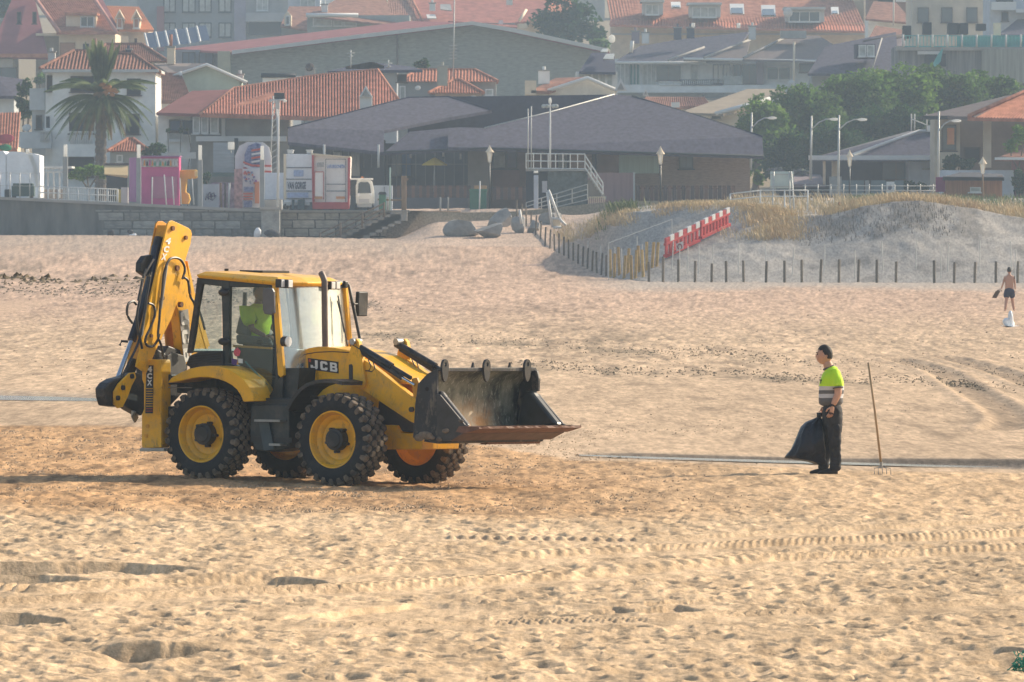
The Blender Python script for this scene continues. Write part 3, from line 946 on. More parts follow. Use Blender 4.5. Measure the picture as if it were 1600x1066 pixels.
# door frame lower edge, follows the fender
side_plate('door_sill', [(349,573),(352,566),(366,571),(382,582),(394,598),(401,612),(421,618),(437,590),(442,590),(440,640),(402,640),(397,627),(389,605),(376,589),(360,579)], -CY-.02, .06, BLUK, mirror=True, bevel=.006)
pil = dict(bevel=.012)
side_plate('rear_pillar', [(307.5,436),(317,436),(314,452),(309,480),(304,520),(298,552),(291.5,552),(296,520),(302,480)], -CY, .07, BLK, mirror=True, **pil)
side_plate('centre_pillar', [(345,437),(359,437),(358,480),(357,574),(348,574),(347,500)], -CY-.01, .07, BLUK, mirror=True, **pil)
side_plate('roof_rail', [(307,434),(436,438),(436,449),(359,449),(314,444),(309,444)], -CY, .07, BLUK, mirror=True, **pil)
side_plate('front_pillar', [(424.5,440),(431,440),(443,586),(438,590),(434,586)], -CY-.03, .06, YEL, mirror=True, bevel=.008)
side_plate('door_frame', [(419,446),(425,446),(433.5,560),(437,620),(425,622),(424,618),(430,590),(428,540)], -CY-.012, .05, BLUK, mirror=True, **pil)
# hinges
for yy in (457, 534):
    c = LP(350, yy, y=-CY-.05)
    lbuild(MB().blob(c, .10, .05, .055, seed=yy, amp=.05), 'door_hinge', BLK, smooth=True)
# black grab frame outside the far front pillar
cyl('grab_rail', [LP(538,441,y=CY+.04), LP(545,446,y=CY+.08), LP(551,475,y=CY+.1), LP(563,533,y=CY+.1)], .022, BLK)
# glass
def pane(name, pts, y, m=GLASS):
    return lbuild(MB().prism([LP(a,b,y=y) for a, b in pts], (0,.006,0)), name, m)
pane('rear_side_window', [(314,444),(346,447),(346,549),(300,551),(309,490)], -CY+.03)
pane('door_window', [(358,449),(421,449),(427,540),(424,618),(402,611),(382,582),(358,573)], -CY+.02)
for (nm, pts) in (('rear_side_window', [(314,444),(346,447),(346,549),(300,551),(309,490)]), ('door_window', [(358,449),(421,449),(427,540),(424,618),(402,611),(382,582),(358,573)])):
    P = [LP(a,b,y=-CY+.02) for a, b in pts]
    lbuild(MB().prism([Vector((p.x, -p.y, p.z)) for p in P], (0,.006,0)), nm, GLASS)
# windscreen, bowed forward
A1 = LP(430,441,y=-CY+.02); A0 = LP(442,578,y=-CY+.02); B1 = Vector((A1.x,-A1.y,A1.z)); B0 = Vector((A0.x,-A0.y,A0.z))
mb = MB(); n = 14
for j in range(7):
    v = j/6
    for i in range(n+1):
        u = i/n
        p = (A0.lerp(B0, u)).lerp(A1.lerp(B1, u), v); p = p + Vector((.15*(1-(2*u-1)**2), 0, 0))
        mb.v.append(p)
for j in range(6):
    for i in range(n):
        q = j*(n+1)+i
        mb.f.append((q, q+1, q+n+2, q+n+1))
lbuild(mb, 'windscreen', GLASSF, smooth=True, recalc=False)
fr = [A0.lerp(B0, i/n) + Vector((.155*(1-(2*i/n-1)**2), 0, 0)) for i in range(n+1)]
lbuild(MB().tube(fr, .03, 6), 'windscreen_frame', BLK)
fr = [A1.lerp(B1, i/n) + Vector((.155*(1-(2*i/n-1)**2), 0, 0)) for i in range(n+1)]
lbuild(MB().tube(fr, .035, 6), 'windscreen_frame', BLK)
# panel below the windscreen
lbuild(MB().prism([LP(442,578,y=-.74), LP(446,640,y=-.74), LP(462,640,y=-.74), LP(468,575,y=-.74)], (0,1.48,0)), 'cab_front_panel', BLUK)
# rear window frame
lbuild(MB().tube([LP(312,440,y=-CY+.04), LP(312,440,y=-CY+.04)+Vector((0,1.5,0))], .03, 6), 'rear_frame', BLK)
rb = LP(299,548,y=-CY+.04)
lbuild(MB().tube([rb, rb+Vector((0,1.5,0))], .03, 6), 'rear_frame', BLK)
# roof
rp = [(305,427.5),(308,434.5),(436,441),(440,436.5),(437,431)]
RT = [LP(a, b, y=-CY-.06) for a, b in rp]
xr = RT[0].x; xf = RT[3].x; zt = RT[0].z; zb = RT[1].z
mb = MB()
def ring(x0, x1, yw, z, cut=.0, drop=0.0):
    return [(x0+.05,-yw,z),(x1-cut,-yw,z-drop),(x1,-yw+.22,z-drop),(x1+.05,-.35,z-drop),(x1+.02,.35,z-drop),(x1-.10,yw-.22,z-drop),(x1-cut-.22,yw,z-drop),(x0+.05,yw,z),(x0,yw-.15,z),(x0,-yw+.15,z)]
lv = [ring(xr, xf, .82, zb, .05, .075), ring(xr-.02, xf+.02, .845, zb+.03, .05, .075), ring(xr-.02, xf+.02, .845, zt-.015, .05, .065), ring(xr+.05, xf-.10, .74, zt+.03, .05, .05), ring(xr+.3, xf-.4, .5, zt+.045, .05, .03)]
for k, L_ in enumerate(lv): mb.v += [Vector(p) for p in L_]
for k in range(len(lv)-1):
    for i in range(10):
        j = (i+1) % 10
        mb.f.append((10*k+i, 10*k+j, 10*k+10+j, 10*k+10+i))
mb.f.append(tuple(range(9,-1,-1))); mb.f.append(tuple(40+i for i in range(10)))
roof = lbuild(mb, 'cab_roof', YEL, bevel=.008)
lbuild(MB().box(xr+.35,xr+.75,-.3,.3,zt+.03,zt+.06), 'roof_hatch', BLK, roof)
lbuild(MB().tube([Vector((xr+.2,-.4,zt+.03)), Vector((xr+.2,-.4,zt+.075))], .03, 8), 'beacon_socket', BLK, roof)
# work lamps
def lamp(px, py, y, w=.095, h=.11):
    p = LP(px, py, y=y); p.x = RT[3].x + (.10 if abs(y) < .7 else .04); b_y = (CL.y + (ray(px, py).y/ray(px, py).x)*(p.x-CL.x)); y = b_y
    b = lbuild(MB().box(p.x-.10,p.x-.005,y-w/2-.012,y+w/2+.012,p.z-h/2-.012,p.z+h/2+.012), 'work_lamp', BLK, bevel=.01)
    lbuild(MB().box(p.x-.01,p.x+.006,y-w/2,y+w/2,p.z-h/2,p.z+h/2), 'lamp_lens', LAMPG, b, bevel=.004)
lamp(443,443,-.74,.09,.095); lamp(454,443.5,-.60,.09,.095); lamp(521,446,.42,.08,.09); lamp(528.5,446,.54,.08,.09)
# mirrors
def mirror(pts, y, arm):
    o = side_plate('mirror', pts, y, .05, mat('mirror_shell', (.10,.10,.11), rough=.45), bevel=.012)
    lbuild(MB().tube(arm, .012, 6), 'mirror_arm', BLK, o)
mirror([(410,451),(424,450),(427,456),(428,489),(424,492),(413,491),(410,484)], -1.08, [LP(427,464,y=-1.06), LP(430,464,y=-.80)])
c = LP(562.5, 475, y=1.12)
m2 = lbuild(MB().prism([c+Vector((-.0,-.11,.17)), c+Vector((-.0,.11,.17)), c+Vector((-.02,.12,0)), c+Vector((0,.10,-.17)), c+Vector((0,-.10,-.17)), c+Vector((0,-.12,0))], (.06,0,0)), 'mirror', BLK, bevel=.015)
lbuild(MB().tube([c, LP(553,475,y=.84)], .012, 6), 'mirror_arm', BLK, m2)
# driving lamp beside the pillar
c = LP(451.5, 534, y=-.80)
dl = lbuild(MB().tube([c+Vector((-.10,0,0)), c+Vector((-.02,0,0))], .07, 14, ), 'head_lamp', BLK, smooth=True, angle=40)
lbuild(MB().tube([c+Vector((-.02,0,0)), c+Vector((0.0,0,0))], .068, 14), 'lamp_lens', LAMPG, dl)
lbuild(MB().tube([c+Vector((-.08,0,0)), LP(440,534,y=-.80)], .014, 6), 'lamp_bracket', BLK, dl)
c = LP(548, 535, y=.80)
dl = lbuild(MB().tube([c+Vector((-.10,0,0)), c+Vector((-.02,0,0))], .065, 12), 'head_lamp', BLK, smooth=True, angle=40)
lbuild(MB().tube([c+Vector((-.02,0,0)), c+Vector((0.0,0,0))], .06, 12), 'lamp_lens', LAMPG, dl)
# wiper
cyl('wiper', [LP(541,545,y=.45)+Vector((.03,0,0)), LP(538,515,y=.42), LP(527,470,y=.40)], .008, BLK, n=5)
cyl('wiper', [LP(528,462,y=.40), LP(533,490,y=.42), LP(538,520,y=.43)], .011, BLK, n=5)
# interior
cyl('inner_rail', [LP(383,457,y=.55), LP(381,498,y=.55)], .03, BLK, n=6)
cyl('inner_rail', [LP(447,450,y=-.35), LP(452,490,y=-.33), LP(457,532,y=-.3)], .014, BLK, n=6)
def seat_part(pts, y, th, nm):
    return side_plate(nm, pts, y, th, GREYIN, bevel=.04)
seat_part([(366,522),(372,494),(380,489),(388,492),(388,526)], -.26, .5, 'seat_back')
seat_part([(367,522),(415,528),(424,540),(368,538)], -.27, .52, 'seat')
side_plate('console', [(366,541),(428,545),(432,590),(395,592),(372,570)], -.35, .7, BLUK, bevel=.02)
side_plate('dash_bar', [(364,539),(424,543),(424,546),(364,542.5)], -CY+.05, .03, YELD)
c = LP(405.5, 535, y=-.45)
lbuild(MB().blob(c, .06, .05, .04, seed=3, amp=.05), 'control_knob', BLK, smooth=True)
cyl('steering_column', [LP(432,600,y=0), LP(420,545,y=0)], .03, BLK, n=8)
cc = LP(420,543,y=0); mb = MB(); ringp = [cc+Vector((.06*math.cos(a)-.02, .19*math.sin(a), .18*math.cos(a))) for a in [2*math.pi*i/20 for i in range(21)]]
lbuild(mb.tube(ringp, .016, 6), 'steering_wheel', BLK, smooth=True)
cyl('door_stay', [LP(383,565,y=-CY+.06), LP(418,602,y=-CY+.06)], .012, mat('teal_bar', (.03,.22,.25), rough=.5, var=.1), n=6)
# stickers on the door glass
st = side_plate('sticker', [(366,547),(371,543),(376,549),(374,556),(368,557),(365,553)], -CY-.002+.015, .003, mat('pink_sticker', (.62,.10,.15), rough=.6, var=.3, scale=30))
side_plate('sticker', [(372,560),(379,561),(379,568),(372,567)], -CY+.012, .003, WHITEP)
side_plate('sticker', [(362,560),(371,562),(369,571),(362,569)], -CY+.013, .003, mat('violet_sticker', (.12,.05,.22), rough=.6))
side_plate('door_handle', [(401,612),(416,613.5),(416,616),(401,614.5)], -CY-.06, .03, STEEL)
# exhaust
cyl('exhaust_pipe', [LP(508.5,552,y=-.28), LP(507.5,500,y=-.28), LP(507,440,y=-.28), LP(505,433,y=-.28), LP(502,427,y=-.26)], .043, mat('exhaust_steel', (.16,.125,.11), rough=.55, var=.3, metal=.3), n=14)

# bonnet
HYW = .37
hood = [(470,640),(466,585),(466,560),(470,551),(480,544.5),(496,541.5),(520,543),(548,548),(573,556),(606,577),(640,595.5),(640,601),(604,598.5),(594,606),(590,640)]
hd = side_plate('bonnet', hood, -HYW, 2*HYW, YEL, bevel=.022)
lbuild(MB().tube([LP(469,559,y=-HYW-.004), LP(478,553.5,y=-HYW-.004), LP(495,550.5,y=-HYW-.004), LP(520,549.5,y=-HYW-.004), LP(546,551,y=-HYW-.004)], .006, 5), 'bonnet_seam', BLK, hd)
side_plate('bonnet_vent', [(474,602),(488,598),(500,600),(500,607),(486,612),(476,612)], -HYW-.006, .01, BLK, hd)
side_plate('bonnet_vent', [(468,570),(474,566),(473,590),(468,594)], -HYW-.006, .01, BLK, hd)
# decal
dq = [LP(481.5,577.0,y=-HYW-.010), LP(528.5,583.5,y=-HYW-.010), LP(481,559.5,y=-HYW-.010)]
dc = side_plate('decal', [(481,559.5),(528.3,565.5),(528.8,583.6),(481.7,577.2)], -HYW-.008, .006, BLK, hd)
q2 = [LP(485.6,576.0,y=-HYW-.012), LP(527.2,581.6,y=-HYW-.012), LP(485.2,562.0,y=-HYW-.012)]
block_word('JCB', q2, WHITEP, hd)
side_plate('decal_mark', [(482.2,561),(485.6,561.5),(485.6,566),(482.2,565.5)], -HYW-.013, .004, REDP, hd)
# nose, grille and engine bay under the arms
side_plate('nose', [(592,612),(612,640),(647,662),(647,676),(600,672),(588,660)], -.36, .72, mat('grille_plastic', (.045,.045,.05), rough=.6), bevel=.02)
side_plate('engine_block', [(552,600),(596,604),(600,672),(570,660),(552,630)], -.30, .6, BLK)
for k in range(5):
    p = LP(640, 640+k*6.5, y=-.30)
    lbuild(MB().box(p.x,p.x+.05,-.28,.28,p.z-.008,p.z+.008), 'grille_bar', BLK)
# front counterweight and axle beam
side_plate('front_weight', [(594,668),(597,664),(619,664.5),(626,677),(651,678),(660.5,688),(659,702.5),(598,702.5)], -.42, .84, YEL, bevel=.012)
# loader towers, arms, rams
AY = .555
for s in (1, -1):
    y0 = -AY if s == 1 else AY - .12
    tw = [(545,552),(551,532),(556,529),(560,534),(565,560),(571,598),(567,607),(549,607),(546,590)]
    if s == 1: side_plate('loader_tower', tw, y0-.03, .08, YEL, bevel=.008)
    else:
        P = [LP(a, b, y=-AY-.03) for a, b in tw]
        lbuild(MB().prism([Vector((p.x, AY-.05, p.z)) for p in P], (0,.08,0)), 'loader_tower', YEL, bevel=.008)
    ar = [(556,564),(565,561),(573,566),(648,624),(653,628),(653,650),(647,662),(638,658),(556,604)]
    P = [LP(a, b, y=-AY-.0) for a, b in ar]
    lbuild(MB().prism([Vector((p.x, y0+.02, p.z)) for p in P], (0,.11,0)), 'loader_arm', YEL, bevel=.01)
    # lever near the bucket
    lv_ = [(640,592),(648,590),(652,600),(650,628),(643,622)]
    P = [LP(a, b, y=-AY) for a, b in lv_]
    lbuild(MB().prism([Vector((p.x, y0+.04, p.z)) for p in P], (0,.05,0)), 'tipping_lever', YELD, bevel=.006)
    yc = y0 + .02
    def Q(px, py):
        p = LP(px, py, y=-AY+.02); return Vector((p.x, yc, p.z))
    cyl('lift_ram', [Q(551,537), Q(612,573)], .052, BLK)
    cyl('lift_ram_rod', [Q(612,573), Q(642,591)], .03, BLK)
    cyl('tipping_ram', [Q(558,545), Q(628,590)], .04, BLK)
    cyl('tipping_rod', [Q(628,590), Q(648,602)], .022, CHROME)
    cyl('hose', [Q(575,562), Q(580,572), Q(577,579), Q(571,580), Q(562,572)], .009, BLK, n=5)
    cyl('hose', [Q(583,566), Q(586,576), Q(581,581), Q(570,579)], .009, BLK, n=5)
    cyl('pivot_pin', [Q(556,534)+Vector((0,-.09,0)), Q(556,534)+Vector((0,.09,0))], .045, STEEL)
    p = LP(643,640,y=-AY)
    cyl('pivot_pin', [Vector((p.x, y0-.02, p.z)), Vector((p.x, y0+.15, p.z))], .035, BLK)
side_plate('tower_slot', [(545,570),(549,569),(551,572),(551,592),(547,596),(545,592)], -AY-.036, .01, BLK, bevel=.0)
p = LP(640,640,y=-AY)
cyl('cross_tube', [Vector((p.x-.1,-AY+.05,p.z)), Vector((p.x-.1,AY-.05,p.z))], .07, YELD)

# front bucket --------------------------------------------------------
BYW = 1.11
outer = [(683,577),(668,584),(653,600),(649,630),(647,660),(652,681),(683,690),(706,687.5),(724,677),(752,668)]
inner = [(686,578),(673,586),(661,601),(657,630),(656,658),(662,675),(684,682),(704,680),(722,671),(746,665.5)]
OP = [LP(a,b,y=-BYW) for a,b in outer]; IP = [LP(a,b,y=-BYW) for a,b in inner]
mb = MB(); k = len(OP)
for yy in (-BYW, BYW):
    for p in OP: mb.v.append(Vector((p.x, yy, p.z)))
fs = [(i, i+1, k+i+1, k+i) for i in range(k-3)]
mb.f = fs
bucket = lbuild(mb, 'front_bucket', BUCK, smooth=True, recalc=False, angle=35)
mb = MB()
NY = 24
for j in range(NY+1):
    yy = -BYW + 2*BYW*j/NY
    for p in IP: mb.v.append(Vector((p.x, yy, p.z)))
for j in range(NY):
    for i in range(k-1):
        mb.f.append((j*k+i, (j+1)*k+i, (j+1)*k+i+1, j*k+i+1))
lbuild(mb, 'bucket_inside', BUCKIN, bucket, smooth=True, recalc=False, angle=50)
# top lip bar
lbuild(MB().box(OP[0].x-.02,OP[0].x+.035,-BYW,BYW,OP[0].z-.03,OP[0].z+.02), 'top_lip', BUCK, bucket, bevel=.006)
sideback = [(683,577),(668,584),(653,600),(649,630),(645,684),(683,691)]
sidefrnt = [(683,615),(726,664),(752,668),(724,677),(706,688),(683,690)]
sf = [(683,616),(688,617),(727,664),(735,668),(722,677),(706,688),(684,690)]
for yy, th in ((-BYW-.03, .035), (BYW-.005, .035)):
    lbuild(MB().prism([LP(a,b,y=-BYW-.03)*1.0 + Vector((0, yy+BYW+.03, 0)) for a, b in sideback], (0,th,0)), 'side_plate', BUCK, bucket, bevel=.004)
    lbuild(MB().prism([LP(a,b,y=-BYW-.03)*1.0 + Vector((0, yy+BYW+.03-.012, 0)) for a, b in sf], (0,th,0)), 'clam_side_plate', mat('clam_steel', (.034,.032,.034), rough=.5, var=.5, scale=5), bucket, bevel=.004)
# clam end casting, seen bulging inside the far side
P = [LP(a,b,y=-BYW) for a,b in [(672,622),(680,612),(688,611),(694,620),(730,665),(672,678),(664,668)]]
lbuild(MB().prism([Vector((p.x, BYW-.16, p.z)) for p in P], (0,.15,0)), 'clam_end', mat('clam_end_steel', (.018,.022,.024), rough=.35, var=.5, scale=6), bucket, bevel=.04)
lbuild(MB().prism([Vector((p.x, -BYW+.01, p.z)) for p in P], (0,.10,0)), 'clam_end', BUCK, bucket, bevel=.03)
# far and near back shells rising above the clam
fs_ = [LP(a,b,y=-BYW) for a,b in [(683,577),(690,580),(693,592),(692,612),(680,614)]]
lbuild(MB().prism([Vector((p.x, BYW-.05, p.z)) for p in fs_], (0,.05,0)), 'shell_edge', BUCK, bucket, bevel=.01)
# stacked wear edges
def lip(pts, y0, y1, nm, m, seed=0, jag=0.0):
    P = [LP(a,b,y=-BYW) for a,b in pts]
    mb = MB(); n = 28; rr = random.Random(seed)
    kk = len(P)
    for j in range(n+1):
        yy = y0 + (y1-y0)*j/n
        dx = rr.uniform(-jag, jag)
        for q, p in enumerate(P):
            mb.v.append(Vector((p.x + (dx if q in (0, kk-1) else 0), yy, p.z + (dx*.3 if q in (0,) else 0))))
    for j in range(n):
        for i in range(kk):
            i2 = (i+1) % kk
            mb.f.append((j*kk+i, j*kk+i2, (j+1)*kk+i2, (j+1)*kk+i))
    mb.f.append(tuple(range(kk))); mb.f.append(tuple(n*kk+i for i in reversed(range(kk))))
    return lbuild(mb, nm, m, bucket)
lip([(753,666.5),(753,670),(731,677),(716,675),(722,666)], -BYW-.06, BYW+.06, 'cutting_edge', RUST, 1, .012)
lip([(727,674),(727,678),(706,689),(690,689),(700,680)], -BYW-.04, BYW+.04, 'wear_edge', mat('brown_wear_plate', (.115,.07,.055), rough=.6, var=.3, scale=6), 2, .006)
lip([(706,688),(704,692),(684,693.5),(662,690),(664,686),(684,689)], -BYW, BYW-.12, 'floor_plate', BUCK, 3, .004)
lip([(700,691.5),(698,695.5),(688,695.5),(688,692)], -.2, BYW-.1, 'wear_pad', RUST, 4, .01)
# lifting eyes along the top edge
def eye(yc):
    c = OP[0] + Vector((.03, 0, 0)); mb = MB(); n = 14
    o_ = []; i_ = []
    for q in range(n):
        a = 2*math.pi*q/n
        o_.append((.075*math.sin(a), .105*math.cos(a) if math.cos(a) > 0 else .2*math.cos(a)))
        i_.append((.026*math.sin(a), .03*math.cos(a)+.035))
    for yy in (-1, 1):
        pass
    for (xx) in (0.0, .035):
        for (u, w) in o_: mb.v.append(Vector((c.x+xx, yc+u, c.z+.03+w)))
        for (u, w) in i_: mb.v.append(Vector((c.x+xx, yc+u, c.z+.03+w)))
    for q in range(n):
        r2 = (q+1) % n
        mb.f += [(q, r2, n+r2, n+q), (2*n+q, 3*n+q, 3*n+r2, 2*n+r2), (q, 2*n+q, 2*n+r2, r2), (n+q, n+r2, 3*n+r2, 3*n+q)]
    lbuild(mb, 'lifting_eye', BLK, bucket)
for px in (690, 754, 817):
    eye(-BYW + (px-683)/67.6)
for px in (738, 795):
    yc = -BYW + (px-683)/67.6
    lbuild(MB().prism([Vector((OP[0].x-.02, yc-.035, OP[0].z)), Vector((OP[0].x-.02, yc+.03, OP[0].z)), Vector((OP[0].x-.02, yc, OP[0].z+.09))], (.03,0,0)), 'spike', BLK, bucket)
p = LP(667.5, 608, y=-BYW-.03)
lbuild(MB().tube([p+Vector((0,-.005,0)), p+Vector((0,.01,0))], .03, 12), 'pin_hole', mat('hole_black', (.006,.006,.007), rough=.9), bucket)
# clumps of sand stuck on the near side plate
for i, (a, b, s) in enumerate(((664,680,.09),(674,684,.07),(697,672,.06),(655,684,.07),(720,658,.04),(686,686,.05))):
    p = LP(a, b, y=-BYW-.045)
    lbuild(MB().blob(p, s, .02, s*.6, seed=i, amp=.5), 'stuck_sand', DUST, bucket, smooth=True)

# stabiliser legs -----------------------------------------------------
stab = [(222,567),(225,561.5),(252,562),(253,567),(253,694),(250,700),(222,700),(221,694)]
so = side_plate('stabiliser_leg', stab, -1.14, .2, YEL, bevel=.012)
side_plate('stabiliser_edge', [(244,563),(252,563),(252,699),(244,699)], -1.155, .02, YEL, so, bevel=.004)
side_plate('decal', [(228.5,571),(239.5,571),(238.5,646),(227,646)], -1.146, .006, BLK, so)
c0 = LP(239.2,574,y=-1.149); c1 = LP(238.6,603,y=-1.149); c2 = LP(229.5,574,y=-1.149)
# letters read from top to bottom, turned a quarter
for ch, ya in (('4',572.5),('C',583),('X',593.5)):
    letters(ch, [LP(229.4,ya+9,y=-1.152), LP(238.4,ya+9.3,y=-1.152), LP(229.6,ya,y=-1.152)], WHITEP, so, bold=.05, pad=(.06,.0))
for k in range(10):
    y_ = 607 + k*3.9
    side_plate('decal_line', [(228.2,y_),(238.8,y_),(238.8,y_+1.0),(228.2,y_+1.0)], -1.150, .004, YEL if k < 8 else REDP, so)
side_plate('foot_pad', [(218,700.5),(256,700.5),(256,705.5),(218,705.5)], -1.24, .4, STEEL, so, bevel=.006)
for (a, b) in ((228,681), (230,666)):
    p = LP(a, b, y=-1.15); lbuild(MB().tube([p, p+Vector((0,.02,0))], .03, 10), 'bolt', YELD, so)
P = [LP(a,b,y=-1.14) for a,b in stab]
so2 = lbuild(MB().prism([Vector((p.x, .94, p.z)) for p in P], (0,.2,0)), 'stabiliser_leg', YEL, bevel=.012)
# main frame of the backhoe across the rear
xs = LP(238,620,y=-1.1).x
lbuild(MB().box(xs-.02, xs+.24, -1.0, 1.0, .62, .98), 'rear_frame_beam', BLK, bevel=.015)
lbuild(MB().box(xs-.02, xs+.24, -1.0, 1.0, 1.28, 1.42), 'rear_frame_beam', BLK, bevel=.015)
lbuild(MB().box(xs+.24, -.45, -.4, .4, .6, 1.25), 'rear_chassis', BLK, bevel=.02)
lbuild(MB().box(xs+.1, -.1, -.7, .7, 1.16, 1.40), 'rear_deck', BLUK, bevel=.02)
cyl('slide_rod', [LP(254,605.5,y=-1.0), LP(300,606,y=-1.0)], .008, STEEL, n=5)

# backhoe -------------------------------------------------------------
YEB = YEL
back_plate('boom_far_plate', [(262,470),(272,478),(274,500),(275,552),(262,556),(258,520)], -.13, .02, YELD, bevel=.0)
bm_ = back_plate('boom', [(272,400),(289,407),(296,432),(303,465),(314,500),(326,545),(322,552),(305,560),(290,570),(284,540),(280,500),(274,470),(268,430)], .09, .14, YEB, bevel=.012)
back_plate('boom_rib', [(293,408),(299,432),(306,465),(328,540),(322,545),(300,465)], .095, .16, YEB, bm_)
dq = [BP(288.5,570,.098), BP(283.5,482,.098), BP(299,565,.098)]
back_plate('decal', [(280,486),(294,483),(297,520),(297.5,545),(290,570),(287,560),(283,520)], .094, .003, mat('decal_grey', (.33,.32,.30), rough=.5), bm_)
block_word('JCB', [BP(281.8,488,.100), BP(287.5,566,.100), BP(294,486,.100)], WHITEP, bm_)
dip = back_plate('dipper', [(262,350),(264.5,346),(269,344.5),(294,356),(298.5,360),(300,366),(298,380),(290,406),(287,416),(284,432),(280,452),(276,475),(268,498),(257,520),(243,549),(229,583),(223,580),(213,573),(219,548),(228,500),(238,455),(248,410)], .14, .025, YEB, bevel=.004)
back_plate('dipper_web', [(264,352),(284,352),(292,372),(270,480),(240,545),(226,575),(216,570),(240,460)], .10, .2, YELD, bevel=.01)
back_plate('dipper_far_plate', [(244,350),(247,346),(254,345.5),(261,350),(259,362),(241,440),(226,500),(213,560),(205,590),(199,582),(208,530),(222,465),(236,390)], -.12, .02, YELD, bevel=.004)
for ch, (xa, ya) in (('4',(259,371)),('C',(256,384)),('X',(252.5,396))):
    letters(ch, [BP(xa-1.5,ya+10,.145), BP(xa+6.5,ya+11,.145), BP(xa+1,ya,.145)], WHITEP, dip, bold=.05, pad=(.0,.0))
bpy.context.view_layer.update()
for (a, b, rr_) in ((269.5,357,.035),(290,371.5,.03),(276.5,419,.04),(253.5,466,.03),(282.5,476,.04),(236,525,.025),(257,429,.02)):
    p = BP(a, b, .15)
    cyl('pivot_pin', [p - NB*.03, p + NB*.02], rr_, mat('pin_steel', (.16,.07,.03), rough=.5, metal=.4), dip, n=10)
# dipper ram and linkage
cyl('dipper_ram', [BP(244,385,0), BP(236,430,0), BP(206,532,0)], .062, mat('ram_blue_black', (.02,.024,.045), rough=.4), n=14)
cyl('dipper_ram_rod', [BP(206,532,0), BP(181,599,0)], .034, CHROME, n=12)
cyl('ram_bracket', [BP(249,372,.0), BP(244,392,.0)], .07, BLK, n=8)
cyl('ram_end', [BP(200,534,.05), BP(190,533,-.02), BP(187,540,-.04)], .02, BLK, n=6)
back_plate('hose_guard', [(240,398),(228,400),(221,410),(220,425),(230,432),(241,420)], .0, .10, BLK, bevel=.02)
hs = [
 [(285,436),(289,420),(282,406),(270,403),(262,410),(256,430),(252,470)],
 [(288,434),(294,440),(297,462),(304,475),(306,490)],
 [(232,474),(240,478),(242,492),(235,512),(227,530),(230,540),(239,541),(246,532),(249,522)],
 [(207,505),(199,492),(200,476),(208,471),(213,476)],
 [(251,470),(249,500),(247,525),(252,540),(256,560),(262,572)],
 [(228,420),(222,440),(218,470),(214,500),(222,545)],
 [(236,425),(230,460),(226,490),(218,530),(205,560),(190,590)],
 [(240,405),(226,430),(219,455),(216,470)],
 [(304,470),(311,485),(316,500),(320,515)],
]
def catmull(P, k=5):
    Q = [P[0]] + P + [P[-1]]; out = []
    for i in range(1, len(Q)-2):
        for j in range(k):
            t = j/k; a, b, c, d = Q[i-1], Q[i], Q[i+1], Q[i+2]
            out.append(0.5*((2*b) + (c-a)*t + (2*a-5*b+4*c-d)*t*t + (3*b-a-3*c+d)*t*t*t))
    return out + [P[-1]]
for h in hs:
    cyl('hydraulic_hose', catmull([BP(a, b, .19) for a, b in h]), .018, BLK, n=6)
cyl('steel_pipe', [BP(262,410,.17), BP(257,445,.17), BP(252,482,.17)], .012, STEEL, n=6)
cyl('steel_pipe', [BP(225,500,.17), BP(222,522,.17), BP(214,540,.17)], .014, STEEL, n=6)
# king post, mast and folded rear bucket
back_plate('king_post', [(240,560),(246,545),(258,552),(264,540),(286,548),(294,570),(290,610),(262,640),(240,630)], .05, .3, BLK, bevel=.02)
back_plate('mast_plate', [(262,556),(270,550),(288,556),(292,575),(266,604),(256,600)], .16, .04, mat('mast_grey', (.07,.068,.065), rough=.6, var=.4), bevel=.01)
# rear bucket, curved shell along NB
prof = [(213,582),(196,588),(180,592),(170,598),(163,607),(164,620),(168,634),(182,636),(196,634),(206,641),(222,650),(226,640),(226,600),(220,584)]
rbk = back_plate('rear_bucket', prof, .22, .16, BLK, bevel=.02)
back_plate('link_plate', [(203,583),(211,582),(213,590),(206,603),(200,620),(192,636),(185,638),(179,632),(179,612),(186,600)], .26, .03, YEB, rbk, bevel=.004)
for (a, b) in ((184,622), (206,588), (192,606)):
    p = BP(a, b, .27); cyl('pivot_pin', [p-NB*.02, p+NB*.02], .035, BLK, rbk, n=10)
back_plate('tipping_link', [(196,586),(209,560),(216,563),(210,590)], .05, .06, BLK)
for k in range(5):
    p = BP(205+k*1.0, 641+k*2.0, .2-.1*k)
    lbuild(MB().prism([p, p+Vector((.05,0,-.02)), p+Vector((0,0,-.10))], (0,.05,0)), 'bucket_tooth', STEEL, rbk)
